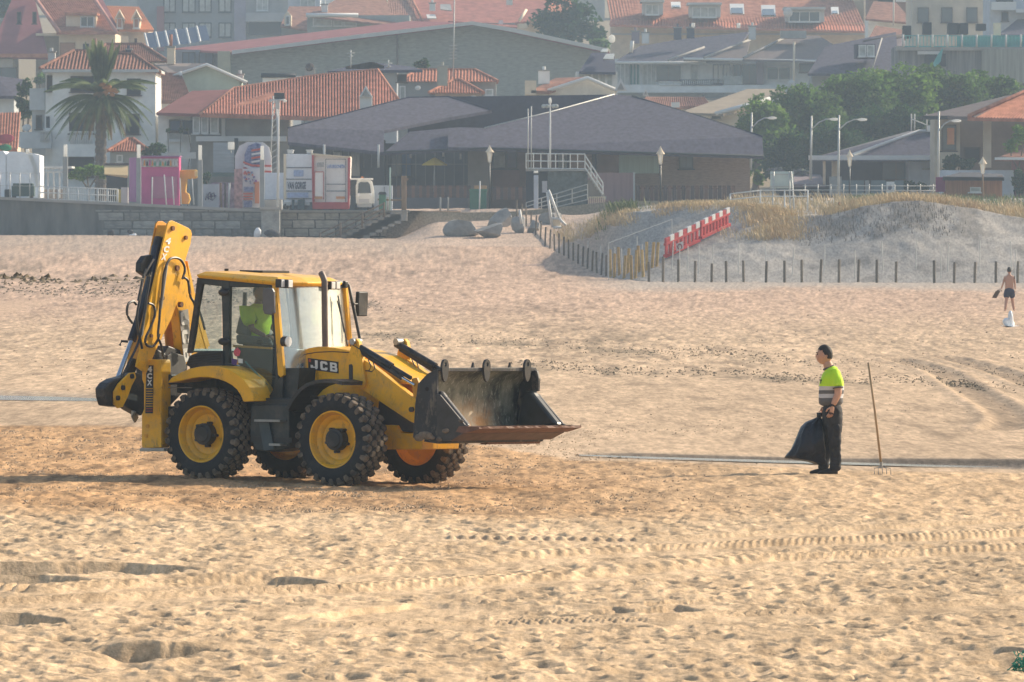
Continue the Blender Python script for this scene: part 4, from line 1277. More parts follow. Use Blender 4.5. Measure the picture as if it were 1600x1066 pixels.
# ---------------------------------------------------------------- people
SKIN = mat('skin', (.56,.31,.21), rough=.6, var=.08, scale=6)
HAIR = mat('dark_hair', (.018,.014,.012), rough=.7, var=.3, scale=40)
TROU = mat('charcoal_cloth', (.017,.016,.018), rough=.85, var=.45, scale=9, bump=.03, bscale=8)
SHOE = mat('black_leather', (.018,.016,.015), rough=.6)
NAVY = mat('navy_cloth', (.02,.022,.05), rough=.9, var=.3)
def skin_mesh(nodes, edges, sub=2, root=0):
    """nodes: (x,y,z,rx,ry)"""
    me = bpy.data.meshes.new('s')
    me.from_pydata([n[:3] for n in nodes], edges, [])
    o = bpy.data.objects.new('s', me); COL.objects.link(o)
    sk = o.modifiers.new('k', 'SKIN'); sk.use_smooth_shade = True
    if not me.skin_vertices:
        me.attributes  # layer is made with the modifier
    for i, n in enumerate(nodes):
        v = me.skin_vertices[0].data[i]
        v.radius = (n[3], n[4] if len(n) > 4 else n[3]); v.use_root = (i == root)
    ss = o.modifiers.new('u', 'SUBSURF'); ss.levels = sub; ss.render_levels = sub
    bpy.context.view_layer.update()
    ev = o.evaluated_get(bpy.context.evaluated_depsgraph_get())
    m2 = bpy.data.meshes.new_from_object(ev)
    vs = [v.co.copy() for v in m2.vertices]; fs = [tuple(p.vertices) for p in m2.polygons]
    bpy.data.objects.remove(o); bpy.data.meshes.remove(m2)
    return vs, fs
def head_mesh(mb, c, yaw, s=1.0, pitch=0.0):
    bm = bmesh.new(); bmesh.ops.create_icosphere(bm, subdivisions=4, radius=1.0)
    rot = Matrix.Rotation(yaw, 3, 'Z') @ Matrix.Rotation(pitch, 3, 'Y')
    vs = []
    for v in bm.verts:
        x, y, z = v.co
        X = x*.098; Y = y*.076; Z = z*.118
        if z < 0: X *= 1-.05*(-z); Y *= 1-.20*(-z)**1.3
        if z < -.2 and x > 0: X += .026*min(1, (-z-.2)*2)*x       # chin
        g = math.exp(-((y/.17)**2 + ((z+.10)/.20)**2))*(x > 0); X += .026*g    # nose
        g = math.exp(-((y/.30)**2 + ((z+.46)/.10)**2))*(x > 0); X += .007*g    # lips
        g = math.exp(-(((abs(y)-.34)/.18)**2 + ((z-.10)/.13)**2))*(x > 0); X -= .014*g  # eye sockets
        g = math.exp(-((y/.5)**2 + ((z-.27)/.09)**2))*(x > 0); X += .005*g     # brow
        vs.append(Vector(c) + s*(rot @ Vector((X, Y, Z))))
    mb.add(vs, [tuple(q.index for q in f.verts) for f in bm.faces]); bm.free()
    for sd_ in (-1, 1):   # ears
        e = Vector(c) + s*(rot @ Vector((-.008, sd_*.076, -.008)))
        m3 = MB().blob((0,0,0), .018, .010, .032, seed=2, amp=.1)
        mb.add([e + s*(rot @ v) for v in m3.v], m3.f)
    return rot
def hair_mesh(c, rot, s=1.0):
    bm = bmesh.new(); bmesh.ops.create_icosphere(bm, subdivisions=4, radius=1.0)
    keep = []
    for v in bm.verts:
        x, y, z = v.co
        lim = .50 if x > .50 else (.36 if x > .22 else (.16 if x > -.04 else (-.04 if x > -.40 else -.48)))
        if z < lim: keep.append(v)
    bmesh.ops.delete(bm, geom=keep, context='VERTS')
    bm.verts.index_update(); mb = MB(); rr = random.Random(2)
    vs = []
    for v in bm.verts:
        x, y, z = v.co; k = 1.05 + .06*max(0, z) + rr.uniform(-.02, .035)
        vs.append(Vector(c) + s*(rot @ Vector((x*.098*k - .003, y*.079*k, z*.118*k + .004))))
    mb.add(vs, [tuple(q.index for q in f.verts) for f in bm.faces]); bm.free()
    return mb
def hand(mb, wrist, dirn, out, s=1.0, curl=.5):
    """palm and five fingers; dirn = along the hand, out = palm side"""
    d = Vector(dirn).normalized(); o_ = Vector(out).normalized(); w = d.cross(o_).normalized(); p = Vector(wrist)
    nodes = []; edges = []
    pal = [(p, .024), (p+d*.04*s, .030), (p+d*.085*s, .033)]
    a, f = skin_mesh([(*q[0], q[1]*s*.55, q[1]*s) for q in pal], [(0,1),(1,2)], 2)
    # flatten the palm towards its normal
    a = [v - o_*((v-p).dot(o_))*.35 for v in a]
    mb.add(a, f)
    for k, (off, ln) in enumerate(((-.030,.062),(-.010,.072),(.010,.068),(.028,.054))):
        st = p + d*.075*s + w*off*s
        c1 = st + (d*math.cos(curl*.5) + o_*math.sin(curl*.5))*ln*.5*s
        c2 = c1 + (d*math.cos(curl*1.4) + o_*math.sin(curl*1.4))*ln*.32*s
        c3 = c2 + (d*math.cos(curl*2.2) + o_*math.sin(curl*2.2))*ln*.26*s
        mb.tube([st, c1, c2, c3], .0095*s, 6, .007*s)
    t0 = p + d*.025*s - w*.025*s; t1 = t0 + (d*.6 - w*.55 + o_*.4).normalized()*.04*s; t2 = t1 + (d*.9 + o_*.5).normalized()*.035*s
    mb.tube([t0, t1, t2], .012*s, 6, .009*s)
def shoe(mb, heel, toe, w=.048, h=.085):
    a = Vector(heel); b = Vector(toe); d = (b-a).normalized(); s_ = Vector((-d.y, d.x, 0)); L = (b-a).length
    for t, ww, hh in ((0,.7,.95),(.12,.95,1.05),(.35,1.0,1.15),(.55,1.0,.85),(.8,1.05,.62),(.95,.8,.5),(1.0,.45,.3)):
        c = a + d*L*t
        for k in range(8):
            an = math.pi*2*k/8
            y = math.cos(an)*w*ww; z = max(0, (math.sin(an)*.5+.5))*h*hh
            mb.v.append(Vector((c.x, c.y, a.z)) + s_*y + Vector((0,0,z)))
    n0 = len(mb.v)-56
    for i in range(6):
        for k in range(8):
            j = (k+1) % 8
            mb.f.append((n0+i*8+k, n0+i*8+j, n0+i*8+8+j, n0+i*8+8+k))
    mb.f.append(tuple(n0+k for k in range(8))); mb.f.append(tuple(n0+48+k for k in reversed(range(8))))

def hivis_shirt_mat():
    m = bpy.data.materials.new('banded_hivis_shirt'); m.use_nodes = True
    nt = m.node_tree; p = nt.nodes['Principled BSDF']
    tc = nt.nodes.new('ShaderNodeTexCoord'); sp = nt.nodes.new('ShaderNodeSeparateXYZ'); nt.links.new(tc.outputs['Object'], sp.inputs[0])
    mr = nt.nodes.new('ShaderNodeMapRange'); mr.inputs['From Min'].default_value = .9; mr.inputs['From Max'].default_value = 1.6
    nz = nt.nodes.new('ShaderNodeTexNoise'); nz.inputs['Scale'].default_value = 5
    nt.links.new(tc.outputs['Object'], nz.inputs['Vector'])
    ad = nt.nodes.new('ShaderNodeMath'); ad.operation = 'MULTIPLY_ADD'; ad.inputs[1].default_value = .02
    nt.links.new(nz.outputs[0], ad.inputs[0]); nt.links.new(sp.outputs[2], ad.inputs[2]); nt.links.new(ad.outputs[0], mr.inputs[0])
    rp = nt.nodes.new('ShaderNodeValToRGB'); rp.color_ramp.interpolation = 'CONSTANT'
    E = rp.color_ramp.elements
    def zz(z): return (z + .01 - .9)/.7
    grey = (.12,.12,.125,1); silver = (.55,.56,.58,1); yel = (.50,.84,.02,1)
    E[0].position = 0; E[0].color = grey
    E[1].position = zz(1.095); E[1].color = silver
    for z, c in ((1.155, grey), (1.205, silver), (1.262, yel)):
        e = E.new(zz(z)); e.color = c
    nt.links.new(mr.outputs[0], rp.inputs[0]); nt.links.new(rp.outputs[0], p.inputs['Base Color']); p.inputs['Roughness'].default_value = .8
    nb = nt.nodes.new('ShaderNodeTexNoise'); nb.inputs['Scale'].default_value = 9; nt.links.new(tc.outputs['Object'], nb.inputs['Vector'])
    bp = nt.nodes.new('ShaderNodeBump'); bp.inputs['Distance'].default_value = .02; bp.inputs['Strength'].default_value = .9
    nt.links.new(nb.outputs[0], bp.inputs['Height']); nt.links.new(bp.outputs[0], p.inputs['Normal'])
    return m

# worker with the bag
wb = ground_pt(1298, 740.5)
# local coordinates relative to wb
man = thing('person', 'man in high-visibility T-shirt and dark work trousers standing with a rubbish bag', 'person', wb)
mi_ = ROOTM[man.name]
def loc_build(mb, name, m, parent, **kw):
    return mb.build(name, m, parent, local=True, **kw)
N = [(.03,0,.93,.13,.11),(.0,0,1.12,.12,.105),(.02,0,1.34,.15,.105),(-.01,0,1.48,.10,.08),(-.035,0,1.55,.080,.075),(-.06,0,1.64,.075,.07),
     (.05,-.17,1.42,.062,.06),(.105,-.235,1.17,.058,.055),(.02,-.255,.985,.040,.036),
     (.03,.17,1.42,.062,.06),(.03,.24,1.16,.045,.043),(-.10,.20,.96,.030,.028),
     (.03,-.10,.88,.085,.085),(.055,-.115,.49,.05,.05),(.065,-.115,.10,.035,.035),
     (.02,.10,.88,.085,.085),(-.03,.105,.49,.05,.05),(-.10,.105,.10,.035,.035)]
ED = [(0,1),(1,2),(2,3),(3,4),(4,5),(2,6),(6,7),(7,8),(2,9),(9,10),(10,11),(0,12),(12,13),(13,14),(0,15),(15,16),(16,17)]
b = MB(); b.add(*skin_mesh(N, ED))
hrot = head_mesh(b, (-.09,0,1.705), math.pi-.22, 1.12)
hand(b, (.02,-.255,.985), (-.22,-.02,-1), (-.6,1,0), 1.25, curl=.45)
hand(b, (-.10,.20,.96), (-.45,-.35,-1), (.7,-.5,-.2), 1.2, curl=1.15)
body = loc_build(b, 'body', SKIN, man, smooth=True)
loc_build(hair_mesh((-.09,0,1.708), hrot, 1.12), 'hair', HAIR, man, smooth=True)
eb = MB()
for sd_ in (-1, 1):
    e = Vector((-.09,0,1.705)) + 1.16*(hrot @ Vector((.083, sd_*.029, .012))); eb.blob(e, .014, .012, .010, seed=1, amp=.05)
    e = Vector((-.09,0,1.705)) + 1.16*(hrot @ Vector((.093, sd_*.030, .034))); eb.blob(e, .012, .024, .008, seed=1, amp=.05)
loc_build(eb, 'eyes', HAIR, man)
S = [(.01,0,.955,.20,.19),(.0,0,1.08,.205,.195),(.01,0,1.22,.215,.20),(.02,0,1.36,.215,.185),(-.0,0,1.47,.15,.12),(-.03,0,1.545,.075,.075),
     (.055,-.185,1.44,.108,.108),(.095,-.23,1.235,.088,.088),(.035,.185,1.43,.108,.108),(.03,.235,1.25,.088,.088)]
_v, _f = skin_mesh(S, [(0,1),(1,2),(2,3),(3,4),(4,5),(3,6),(6,7),(3,8),(8,9)], 3); crumple(_v, .010, 7)
loc_build(MB().add(_v, _f), 't_shirt', hivis_shirt_mat(), man, smooth=True)
cg = mat('grey_collar', (.10,.09,.085), rough=.8)
mbc = MB(); cc = Vector((-.032,0,1.53))
mbc.tube([cc+Vector((.066*math.cos(a), .066*math.sin(a), .03*math.cos(a)+.0)) for a in [2*math.pi*k/16 for k in range(17)]], .016, 6)
loc_build(mbc, 'collar', cg, man, smooth=True)
loc_build(MB().tube([(.095,-.23,1.25),(.097,-.232,1.235)], .078, 14), 'sleeve_trim', cg, man, smooth=True)
loc_build(MB().box(-.155,-.10,-.135,-.125,1.30,1.36), 'chest_badge', mat('badge_print', (.05,.08,.03), rough=.7), man)
T = [(.02,0,1.05,.17,.17),(.03,0,.90,.20,.185),(.04,-.10,.78,.135,.13),(.06,-.115,.62,.112,.105),(.055,-.115,.47,.098,.095),(.07,-.115,.26,.085,.080),(.055,-.12,.02,.092,.085),
     (.00,.10,.78,.125,.12),(-.03,.105,.50,.094,.09),(-.075,.105,.26,.082,.08),(-.115,.105,.02,.088,.082)]
_v, _f = skin_mesh(T, [(0,1),(1,2),(2,3),(3,4),(4,5),(5,6),(1,7),(7,8),(8,9),(9,10)], 3); crumple(_v, .014, 6, (1,1,2.2))
loc_build(MB().add(_v, _f), 'trousers', TROU, man, smooth=True)
loc_build(MB().blob((.075,-.20,.66), .06, .025, .075, seed=5, amp=.1), 'leg_pocket', TROU, man, smooth=True)
sh = MB(); shoe(sh, (.095,-.115,0), (-.185,-.135,0)); shoe(sh, (-.03,.10,0), (-.30,.09,0))
loc_build(sh, 'boots', SHOE, man, smooth=True, bevel=0)
loc_build(MB().tube([(.018,-.253,1.0),(.014,-.255,.985)], .034, 10), 'wrist_band', SHOE, man)

# rubbish bag hanging from the far hand
bgm = mat('black_bag_plastic', (.008,.010,.020), rough=.30, var=.3, scale=5, bump=.03, bscale=9, spec=.35)
def bx_(px): return (px-1298)/109.0
lv = [(652,1277,1283,.03),(656,1270,1286,.06),(660,1259,1287,.12),(668,1251,1289,.17),(680,1246,1291,.21),(692,1242,1292,.23),(703,1235,1293,.23),(711,1228.5,1293,.20),(716,1225,1293,.15),(721,1262,1293,.12),(727,1280,1292,.06)]
mb = MB(); rr = random.Random(8); n = 28
for (py, a, c_, dp) in lv:
    z = (740.5-py)/109.0; xa = bx_(a); xb = bx_(c_)
    for k in range(n):
        an = 2*math.pi*k/n
        kf = max(0, min(1, (z-.15)/.65)); fold = 1 + (.05+.16*kf)*math.sin(an*9+z*5) + .05*math.sin(an*4-z*14) + rr.uniform(-.03,.03)
        ca = math.cos(an); sa = math.sin(an)
        mb.v.append(Vector(((xa+xb)/2 + (xb-xa)/2*ca*(1 if abs(ca) > .8 else fold), .10 + dp*sa*fold, z + rr.uniform(-.008,.008))))
m_ = len(lv)
crumple(mb.v, .016, 7)
for i in range(m_-1):
    for k in range(n):
        j = (k+1) % n
        mb.f.append((i*n+k, i*n+j, (i+1)*n+j, (i+1)*n+k))
mb.f.append(tuple(range(n))); mb.f.append(tuple((m_-1)*n+k for k in reversed(range(n))))
bag = thing('rubbish_bag', 'full black plastic rubbish bag hanging from the man\'s hand', 'bag', wb+Vector((-.35,.1,.12)))
for v in mb.v: v -= Vector((-.35,.1,.12))
mb.build('sack', bgm, bag, local=True, smooth=True)
nk = MB()
for k in range(7):
    a = 2*math.pi*k/7
    nk.tube([Vector((-.165+.02*math.cos(a), .10+.02*math.sin(a), .80)), Vector((-.15+.035*math.cos(a), .11+.035*math.sin(a), .875))], .012, 5, .02)
for v in nk.v: v -= Vector((-.35,.1,.12))
nk.build('gathered_neck', bgm, bag, local=True, smooth=True)

# hay fork standing in the sand
fb = ground_pt(1378, 742)
fork = thing('garden_fork', 'long-handled fork standing upright in the sand behind the man', 'fork', fb)
def fx(px, py, dy=0): return Vector(((px-1378)/109.0, dy, (742-py)/109.0))
MB().tube([fx(1357.5,567,.12), fx(1367,640,.06), fx(1377,727)], .017, 8).build('handle', mat('pale_wood', (.40,.27,.15), rough=.7, stretch=(6,6,.6)), fork, local=True, smooth=True)
tn = MB().tube([fx(1377,722), fx(1377,732)], .022, 8)
tn.build('socket', STEEL, fork, local=True)
for k, px in enumerate((1366,1372,1378.5,1385,1391.5)):
    MB().tube([fx(1377,729), fx(px,732), fx(px+.3,738), fx(px+1,746)], .006, 5).build('tine', STEEL, fork, local=True)

# bather walking away in the distance
fpt = ground_pt(1577, 486.5)
bt = thing('person', 'shirtless person in dark swimming shorts walking away over the far sand', 'person', fpt)
N = [(.0,0,.92,.15,.14),(.0,0,1.12,.15,.13),(0,0,1.33,.20,.14),(0,0,1.46,.11,.09),(0,0,1.53,.05,.05),(0,0,1.60,.05,.05),
     (-.18,0,1.40,.055),(-.25,-.04,1.14,.042),(-.33,-.06,.92,.03),(.18,0,1.40,.055),(.235,.02,1.12,.042),(.24,-.02,.88,.03),
     (-.09,0,.86,.11),(-.12,-.10,.47,.075),(-.18,-.22,.05,.05),(.09,0,.86,.11),(.13,.10,.48,.075),(.20,.10,.05,.05)]
b = MB(); b.add(*skin_mesh(N, ED)); hr2 = head_mesh(b, (0,.02,1.66), math.pi/2, 1.12)
hand(b, (-.33,-.06,.92), (-.2,-.1,-1), (1,0,0), curl=1.2); hand(b, (.24,-.02,.88), (.02,-.1,-1), (-1,0,0), curl=.5)
sh = MB(); 
loc_build(b, 'body', mat('tanned_skin', (.50,.27,.18), rough=.6, var=.08), bt, smooth=True)
loc_build(hair_mesh((0,.02,1.66), hr2, 1.13), 'hair', HAIR, bt, smooth=True)
T = [(0,0,.99,.18,.16),(0,0,.88,.19,.17),(-.10,-.02,.72,.145),(-.13,-.07,.50,.14),(.10,.02,.72,.145),(.14,.06,.52,.14)]
loc_build(MB().add(*skin_mesh(T, [(0,1),(1,2),(2,3),(1,4),(4,5)])), 'shorts', NAVY, bt, smooth=True)
sh = MB(); shoe(sh, (-.18,-.27,.0), (-.2,-.03,.0), .04, .05); shoe(sh, (.20,.04,0), (.21,.28,0), .04, .05)
loc_build(sh, 'feet', mat('tanned_skin', (.5,.27,.18)), bt)
fl = thing('beach_bag', 'small brown bag held low by the shirtless person', 'bag', fpt+Vector((-.55,-.06,.55)))
MB().add(*[[Vector(p) for p in [(-.16,-.05,0),(.02,-.05,-.02),(.18,-.05,.26),(.10,-.05,.34),(-.02,-.05,.26),(-.16,.05,0),(.02,.05,-.02),(.18,.05,.26),(.10,.05,.34),(-.02,.05,.26)]], [(0,1,2,3,4),(9,8,7,6,5),(0,5,6,1),(1,6,7,2),(2,7,8,3),(3,8,9,4),(4,9,5,0)]]).build('pouch', mat('brown_canvas', (.10,.06,.035), rough=.9), fl, local=True, bevel=.02)
MB().tube([(.15,0,.30),(.20,0,.38),(.12,0,.33)], .012, 5).build('strap', mat('brown_canvas', (.1,.06,.035)), fl, local=True)
# white bag and towel on the far sand
wp = ground_pt(1578, 511)
wbg = thing('carrier_bag', 'white plastic carrier bag standing on the far sand', 'bag', wp)
WBM = mat('white_plastic', (.78,.80,.82), rough=.4, var=.06, bump=.02, bscale=8)
MB().blob((0,0,.14), .20, .15, .17, seed=9, amp=.6, sub=3).blob((.03,0,.30), .09, .08, .22, seed=5, amp=.6, sub=3).build('sack', WBM, wbg, local=True, smooth=True)
MB().tube([(-.02,0,.38),(.03,0,.50),(.10,0,.50),(.10,0,.36)], .018, 5).build('loop_handle', WBM, wbg, local=True)
tw = MB()
for i in range(12):
    for j in range(4):
        tw.v.append(Vector((-.35+i*.14, -.4+j*.3, .03+.02*math.sin(i*1.7+j))))
for i in range(11):
    for j in range(3):
        tw.f.append((i*4+j, (i+1)*4+j, (i+1)*4+j+1, i*4+j+1))
for v in tw.v: v += wp + Vector((.05,0,0))
tw.build('towel', WBM, None, label='flat white towel spread on the sand beside the white bag', cat='towel')

# driver ----------------------------------------------------------------
hp = LP(399, 541, y=-.02)
DM = ML @ Matrix.Translation(hp)
dr = thing('person', 'driver in yellow high-visibility shirt sitting inside the loader cab', 'person', hp, mat=DM)
N = [(0,0,.05,.13,.11),(0,0,.25,.12,.11),(.02,0,.42,.16,.11),(.03,0,.55,.07,.06),(.04,0,.62,.05,.05),(.05,0,.68,.05,.05),
     (.03,.19,.48,.06),(.12,.25,.24,.045),(.32,.18,.14,.03),(.03,-.19,.48,.06),(.12,-.25,.24,.045),(.32,-.18,.14,.03),
     (.02,.10,.02,.085),(.42,.12,.05,.065),(.46,.12,-.35,.045),(.02,-.10,.02,.085),(.42,-.12,.05,.065),(.46,-.12,-.35,.045)]
b = MB(); b.add(*skin_mesh(N, ED)); hr3 = head_mesh(b, (.06,0,.735), -.2, 1.0)
hand(b, (.32,.18,.14), (1,-.1,.1), (0,0,-1), curl=1.0); hand(b, (.32,-.18,.14), (1,.1,.1), (0,0,-1), curl=1.0)
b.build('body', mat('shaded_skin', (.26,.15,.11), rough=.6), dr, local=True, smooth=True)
hair_mesh((.06,0,.74), hr3, 1.02).build('hair', HAIR, dr, local=True, smooth=True)
S = [(0,0,.0,.20,.18),(.0,0,.25,.20,.19),(.02,0,.42,.22,.18),(.03,0,.53,.14,.12),(.03,0,.60,.08,.08),(.03,.22,.47,.11),(.10,.27,.28,.09),(.03,-.22,.47,.11),(.10,-.27,.28,.09)]
MB().add(*skin_mesh(S, [(0,1),(1,2),(2,3),(3,4),(2,5),(5,6),(2,7),(7,8)])).build('t_shirt', HIVIS, dr, local=True, smooth=True)
T = [(0,0,.06,.15,.13),(.05,.10,.02,.105),(.42,.12,.05,.085),(.46,.12,-.32,.07),(.05,-.10,.02,.105),(.42,-.12,.05,.085),(.46,-.12,-.32,.07)]
MB().add(*skin_mesh(T, [(0,1),(1,2),(2,3),(0,4),(4,5),(5,6)])).build('trousers', TROU, dr, local=True, smooth=True)

# green netting at the lower right corner
gp = ground_pt(1602, 1048)
nt_ = MB(); rr = random.Random(12)
for k in range(46):
    p = Vector((rr.gauss(0,.05), rr.gauss(0,.06), abs(rr.gauss(.06,.05)))); path = [p.copy()]
    for j in range(5):
        p = p + Vector((rr.uniform(-.05,.05), rr.uniform(-.05,.05), rr.uniform(-.05,.05))); p.z = max(.0, min(.2, p.z)); path.append(p.copy())
    nt_.tube(path, .006, 4)
for v in nt_.v: v *= .8; v += gp
nt_.build('fishing_net', mat('green_netting', (.0,.25,.17), rough=.6, var=.4, scale=20), None, label='tangle of green fishing net lying on the sand in the foreground corner', cat='fishing net')
# ---------------------------------------------------------------- posts, canes, barriers, rocks, rails
def SP(px, d):   # point on the surface
    return Vector(((px-800)*d/F, d, surf_z(px, d)))
def d_on(px, py, lo=425, hi=600):
    """distance at which the ground meets this row"""
    best = lo
    d = lo
    while d < hi:
        if HY + (H - surf_z(px, d))*F/d <= py: return d
        d += 1.0
    return hi
PWOOD = mat('grey_post_wood', (.15,.12,.085), rough=.9, var=.3, scale=8, vobj=.35)
PWOOD2 = mat('yellow_post_wood', (.42,.28,.10), rough=.9, var=.25, scale=6, vobj=.2)
CANE = mat('pale_cane', (.62,.60,.55), rough=.7, var=.1)
def post_mesh(h, r, m, nm):
    mb = MB().tube([(0,0,-.4), (0,0,h*.5), (.01,0,h-.02)], r, 8).tube([(.01,0,h-.02),(.01,0,h)], r*.8, 8)
    me = bpy.data.meshes.new(nm); me.from_pydata([tuple(v) for v in mb.v], [], mb.f); me.materials.append(m); return me
PM = [post_mesh(1.15, .07, PWOOD, 'fence_post'), post_mesh(1.25, .08, PWOOD2, 'fence_post'), post_mesh(1.0, .055, PWOOD, 'fence_post')]
CM = [post_mesh(1.5, .026, CANE, 'cane'), post_mesh(1.75, .022, CANE, 'cane')]
rp_ = random.Random(3)
def put(me, name, p, label, cat, group, rz=0, tilt=0, sc=1.0):
    o = bpy.data.objects.new(name, me); COL.objects.link(o)
    o.location = p; o.rotation_euler = (tilt*.4, tilt, rz); o.scale = (1,1,sc)
    return tag(o, label, cat, group)
front = [(1014,395,425),(1036,390,429),(1060,396,431),(1086,398,431),(1112,402,431),(1135,401,434),(1162,401,435),(1197,404,437),(1226,406,440),(1253,406,441.5),(1282,406,442),(1311,407,443),(1341,407,443),(1370,407,443),(1400,407,440),(1460,406,441),(1491,408,440),(1523,410,442.5),(1556,411,444.5),(1590,412,446),(1622,413,447),(1654,413,448)]
ORD = 'first second third fourth fifth sixth seventh eighth ninth tenth eleventh twelfth thirteenth fourteenth fifteenth sixteenth seventeenth eighteenth nineteenth twentieth twenty-first twenty-second twenty-third'.split()
for (px, a, b) in front:
    d = dune_base_d(px) - 1.2
    p = SP(px, float(d)); h = (b-a)*float(d)/F
    k = [q[0] for q in front if q[0] <= 1590][::-1].index(px) if px <= 1590 else -1
    lab = 'dark wooden post at the dune foot, ' + (ORD[k] + ' to the left of the shirtless person' if k > 0 else 'directly beside the shirtless person' if k == 0 else 'right of the shirtless person at the picture edge')
    if px > 1650: continue
    put(PM[0], 'fence_post', p, lab, 'post', 'posts along the foot of the dune', tilt=rp_.uniform(-.03,.03), sc=h/1.15)
for i, px in enumerate(np.linspace(808, 947, 20)):
    d = float(dune_base_d(float(px))) - .6
    put(PM[2], 'fence_post', SP(float(px), d), 'weathered post of the close row by the sandy ramp, ' + ORD[19-i] + ' from the wire frame', 'post', 'close row of posts by the ramp', tilt=rp_.uniform(-.04,.04), sc=rp_.uniform(1.0,1.2))
for i, (px, dd) in enumerate([(954,0),(960,1),(968,6),(975,2),(981,9),(987,1),(993,3),(999,11),(1005,5),(1011,12),(1019,14),(1026,15)]):
    d = float(dune_base_d(float(px))) + dd*.35
    put(PM[1], 'paling', SP(float(px), d), 'yellow paling at the bend of the dune fence, ' + ORD[i] + ' from the left of its bunch', 'post', 'yellow palings at the fence bend', tilt=rp_.uniform(-.06,.06), sc=rp_.uniform(.95,1.25))
CN = [(1112,378,428,0),(1154,380,402,0),(1197,380,420,0),(1238,382,420,0),(1288,383,430,0),(1336,385,430,0),(1380,384,420,0),(1431,382,440,1),(1470,380,420,1),(1481,382,420,0),(1530,383,424,1),(1581,387,418,0),(1586,388,418,0),(1004,361,402,0),(1062,360,405,0),(973,360,420,0),(1050,362,395,0),(960,366,402,0),(940,364,395,0),(918,363,388,0),(1074,345,368,0),(1092,330,355,0)]
CN.sort()
for ci, (px, yt, yb, hi) in enumerate(CN):
    d = float(dune_base_d(float(px))) + rp_.uniform(1, 4)
    put(CM[hi], 'cane', SP(float(px), d), 'thin pale cane on the dune slope, ' + ORD[ci] + ' cane from the left end', 'cane', 'pale canes on the dune slope', tilt=rp_.uniform(-.06,.06), sc=1.0)
# small debris of dune plants in front of the posts
# wire frame fence at the bend
fr_ = thing('wire_fence', 'pale thin-framed fence section at the bend of the dune fence', 'fence', SP(952, 444))
a = SP(951, 443); b_ = SP(1050, d_on(1050, 402))
for p in (a, a.lerp(b_, .45), b_):
    p.z = surf_z(800+F*p.x/p.y, p.y); MB().tube([p, p+Vector((0,0,1.95))], .03, 6).build('post', CANE, fr_)
MB().tube([a+Vector((0,0,1.95)), b_+Vector((0,0,1.95))], .022, 5).build('rail', CANE, fr_)

# red and white barrier sections lying up the slope -----------------------
BRED = mat('red_plastic', (.50,.018,.022), rough=.5, var=.2, scale=2, vobj=.12)
BWHT = mat('white_plastic_panel', (.75,.72,.68), rough=.5, var=.06)
def barrier(p0, p1, hgt, label, seed):
    t = thing('traffic_barrier', label, 'barrier', p0, 'red and white barriers on the dune')
    ax = (p1-p0); L = ax.length; u = ax.normalized(); up = Vector((0,0,1)); nv = Vector((u.y, -u.x, 0)).normalized()
    if nv.y > 0: nv = -nv
    def bx(a0, a1, z0, z1, t0, t1, nm, m):
        q = [p0+u*a0+up*z0, p0+u*a1+up*z0, p0+u*a1+up*z1, p0+u*a0+up*z1]
        MB().prism([v+nv*t1 for v in q], -nv*(t1-t0)).build(nm, m, t, bevel=.012)
    bx(0, L, hgt*.60, hgt*.72, -.10, .10, 'top_beam', BRED); bx(0, L, 0, hgt*.16, -.14, .14, 'base_beam', BRED)
    n = 4
    for k in range(n):
        w = L/n
        bx(w*k+w*.50, w*(k+1)-.03, hgt*.70, hgt, -.07, .09, 'white_panel', BWHT)
        bx(w*k+.02, w*k+w*.47, hgt*.70, hgt*.97, -.07, .08, 'red_panel', BRED)
    m_ = 9
    for k in range(m_):
        w = L/m_
        bx(w*k+w*.12, w*k+w*.62, hgt*.14, hgt*.62, -.06, .06, 'slat', BRED)
    return t
def bpt(px, py, d): return W(px, py, d)
q0 = SP(1038, 449); q1 = SP(1139, 456)
q0, q1, q2 = [SP(a_, d_on(a_, b_c)-.6) + Vector((0,0,.12)) for a_, b_c in ((1039,406),(1094,380),(1139,359))]
print('barrier', q0, q1, q2)
barrier(q0, q1+Vector((-.05,0,-.05)), 1.08, 'lower red and white plastic barrier lying down the dune slope, with a printed white patch', 1)
barrier(q1+Vector((.0,0,.05)), q2, 1.02, 'upper red and white plastic barrier tilted against the dune crest', 2)
sg = thing('notice', 'small white square notice fixed to the lower barrier', 'notice', W(1063,386,q0.y-.3))
MB().prism([W(a_,b_c,q0.lerp(q1,.45).y-.45) for a_,b_c in ((1057,393),(1068,388.5),(1067,377),(1057,381))], (0,.04,0)).build('board', BWHT, sg)
MB().tube([W(1062+4*math.cos(a)*.8, 385.5-4*math.sin(a), q0.lerp(q1,.45).y-.5) for a in [2*math.pi*k/14 for k in range(15)]], .03, 5).build('printed_ring', mat('dark_red_print', (.25,.02,.04)), sg)

# rocks ------------------------------------------------------------------
def rock_mesh(c, rx, ry, rz, seed):
    bm = bmesh.new(); bmesh.ops.create_icosphere(bm, subdivisions=3, radius=1.0); r = random.Random(seed)
    pl = [(Vector((r.gauss(0,1), r.gauss(0,1), r.gauss(0,1))).normalized(), r.uniform(.45,.85)) for _ in range(13)]
    vs = []
    for v in bm.verts:
        p = v.co*1.15
        for n_, dd in pl:
            k = p.dot(n_)-dd
            if k > 0: p = p - n_*k
        p = p + Vector((r.uniform(-1,1), r.uniform(-1,1), r.uniform(-1,1)))*.012
        vs.append(Vector((c[0]+p.x*rx, c[1]+p.y*ry, c[2]+p.z*rz)))
    mb = MB().add(vs, [tuple(q.index for q in f.verts) for f in bm.faces]); bm.free()
    return mb
ROCK = mat('pale_granite', (.27,.26,.245), rough=.9, var=.25, scale=1.2, bump=.05, bscale=2.5, vobj=.15)
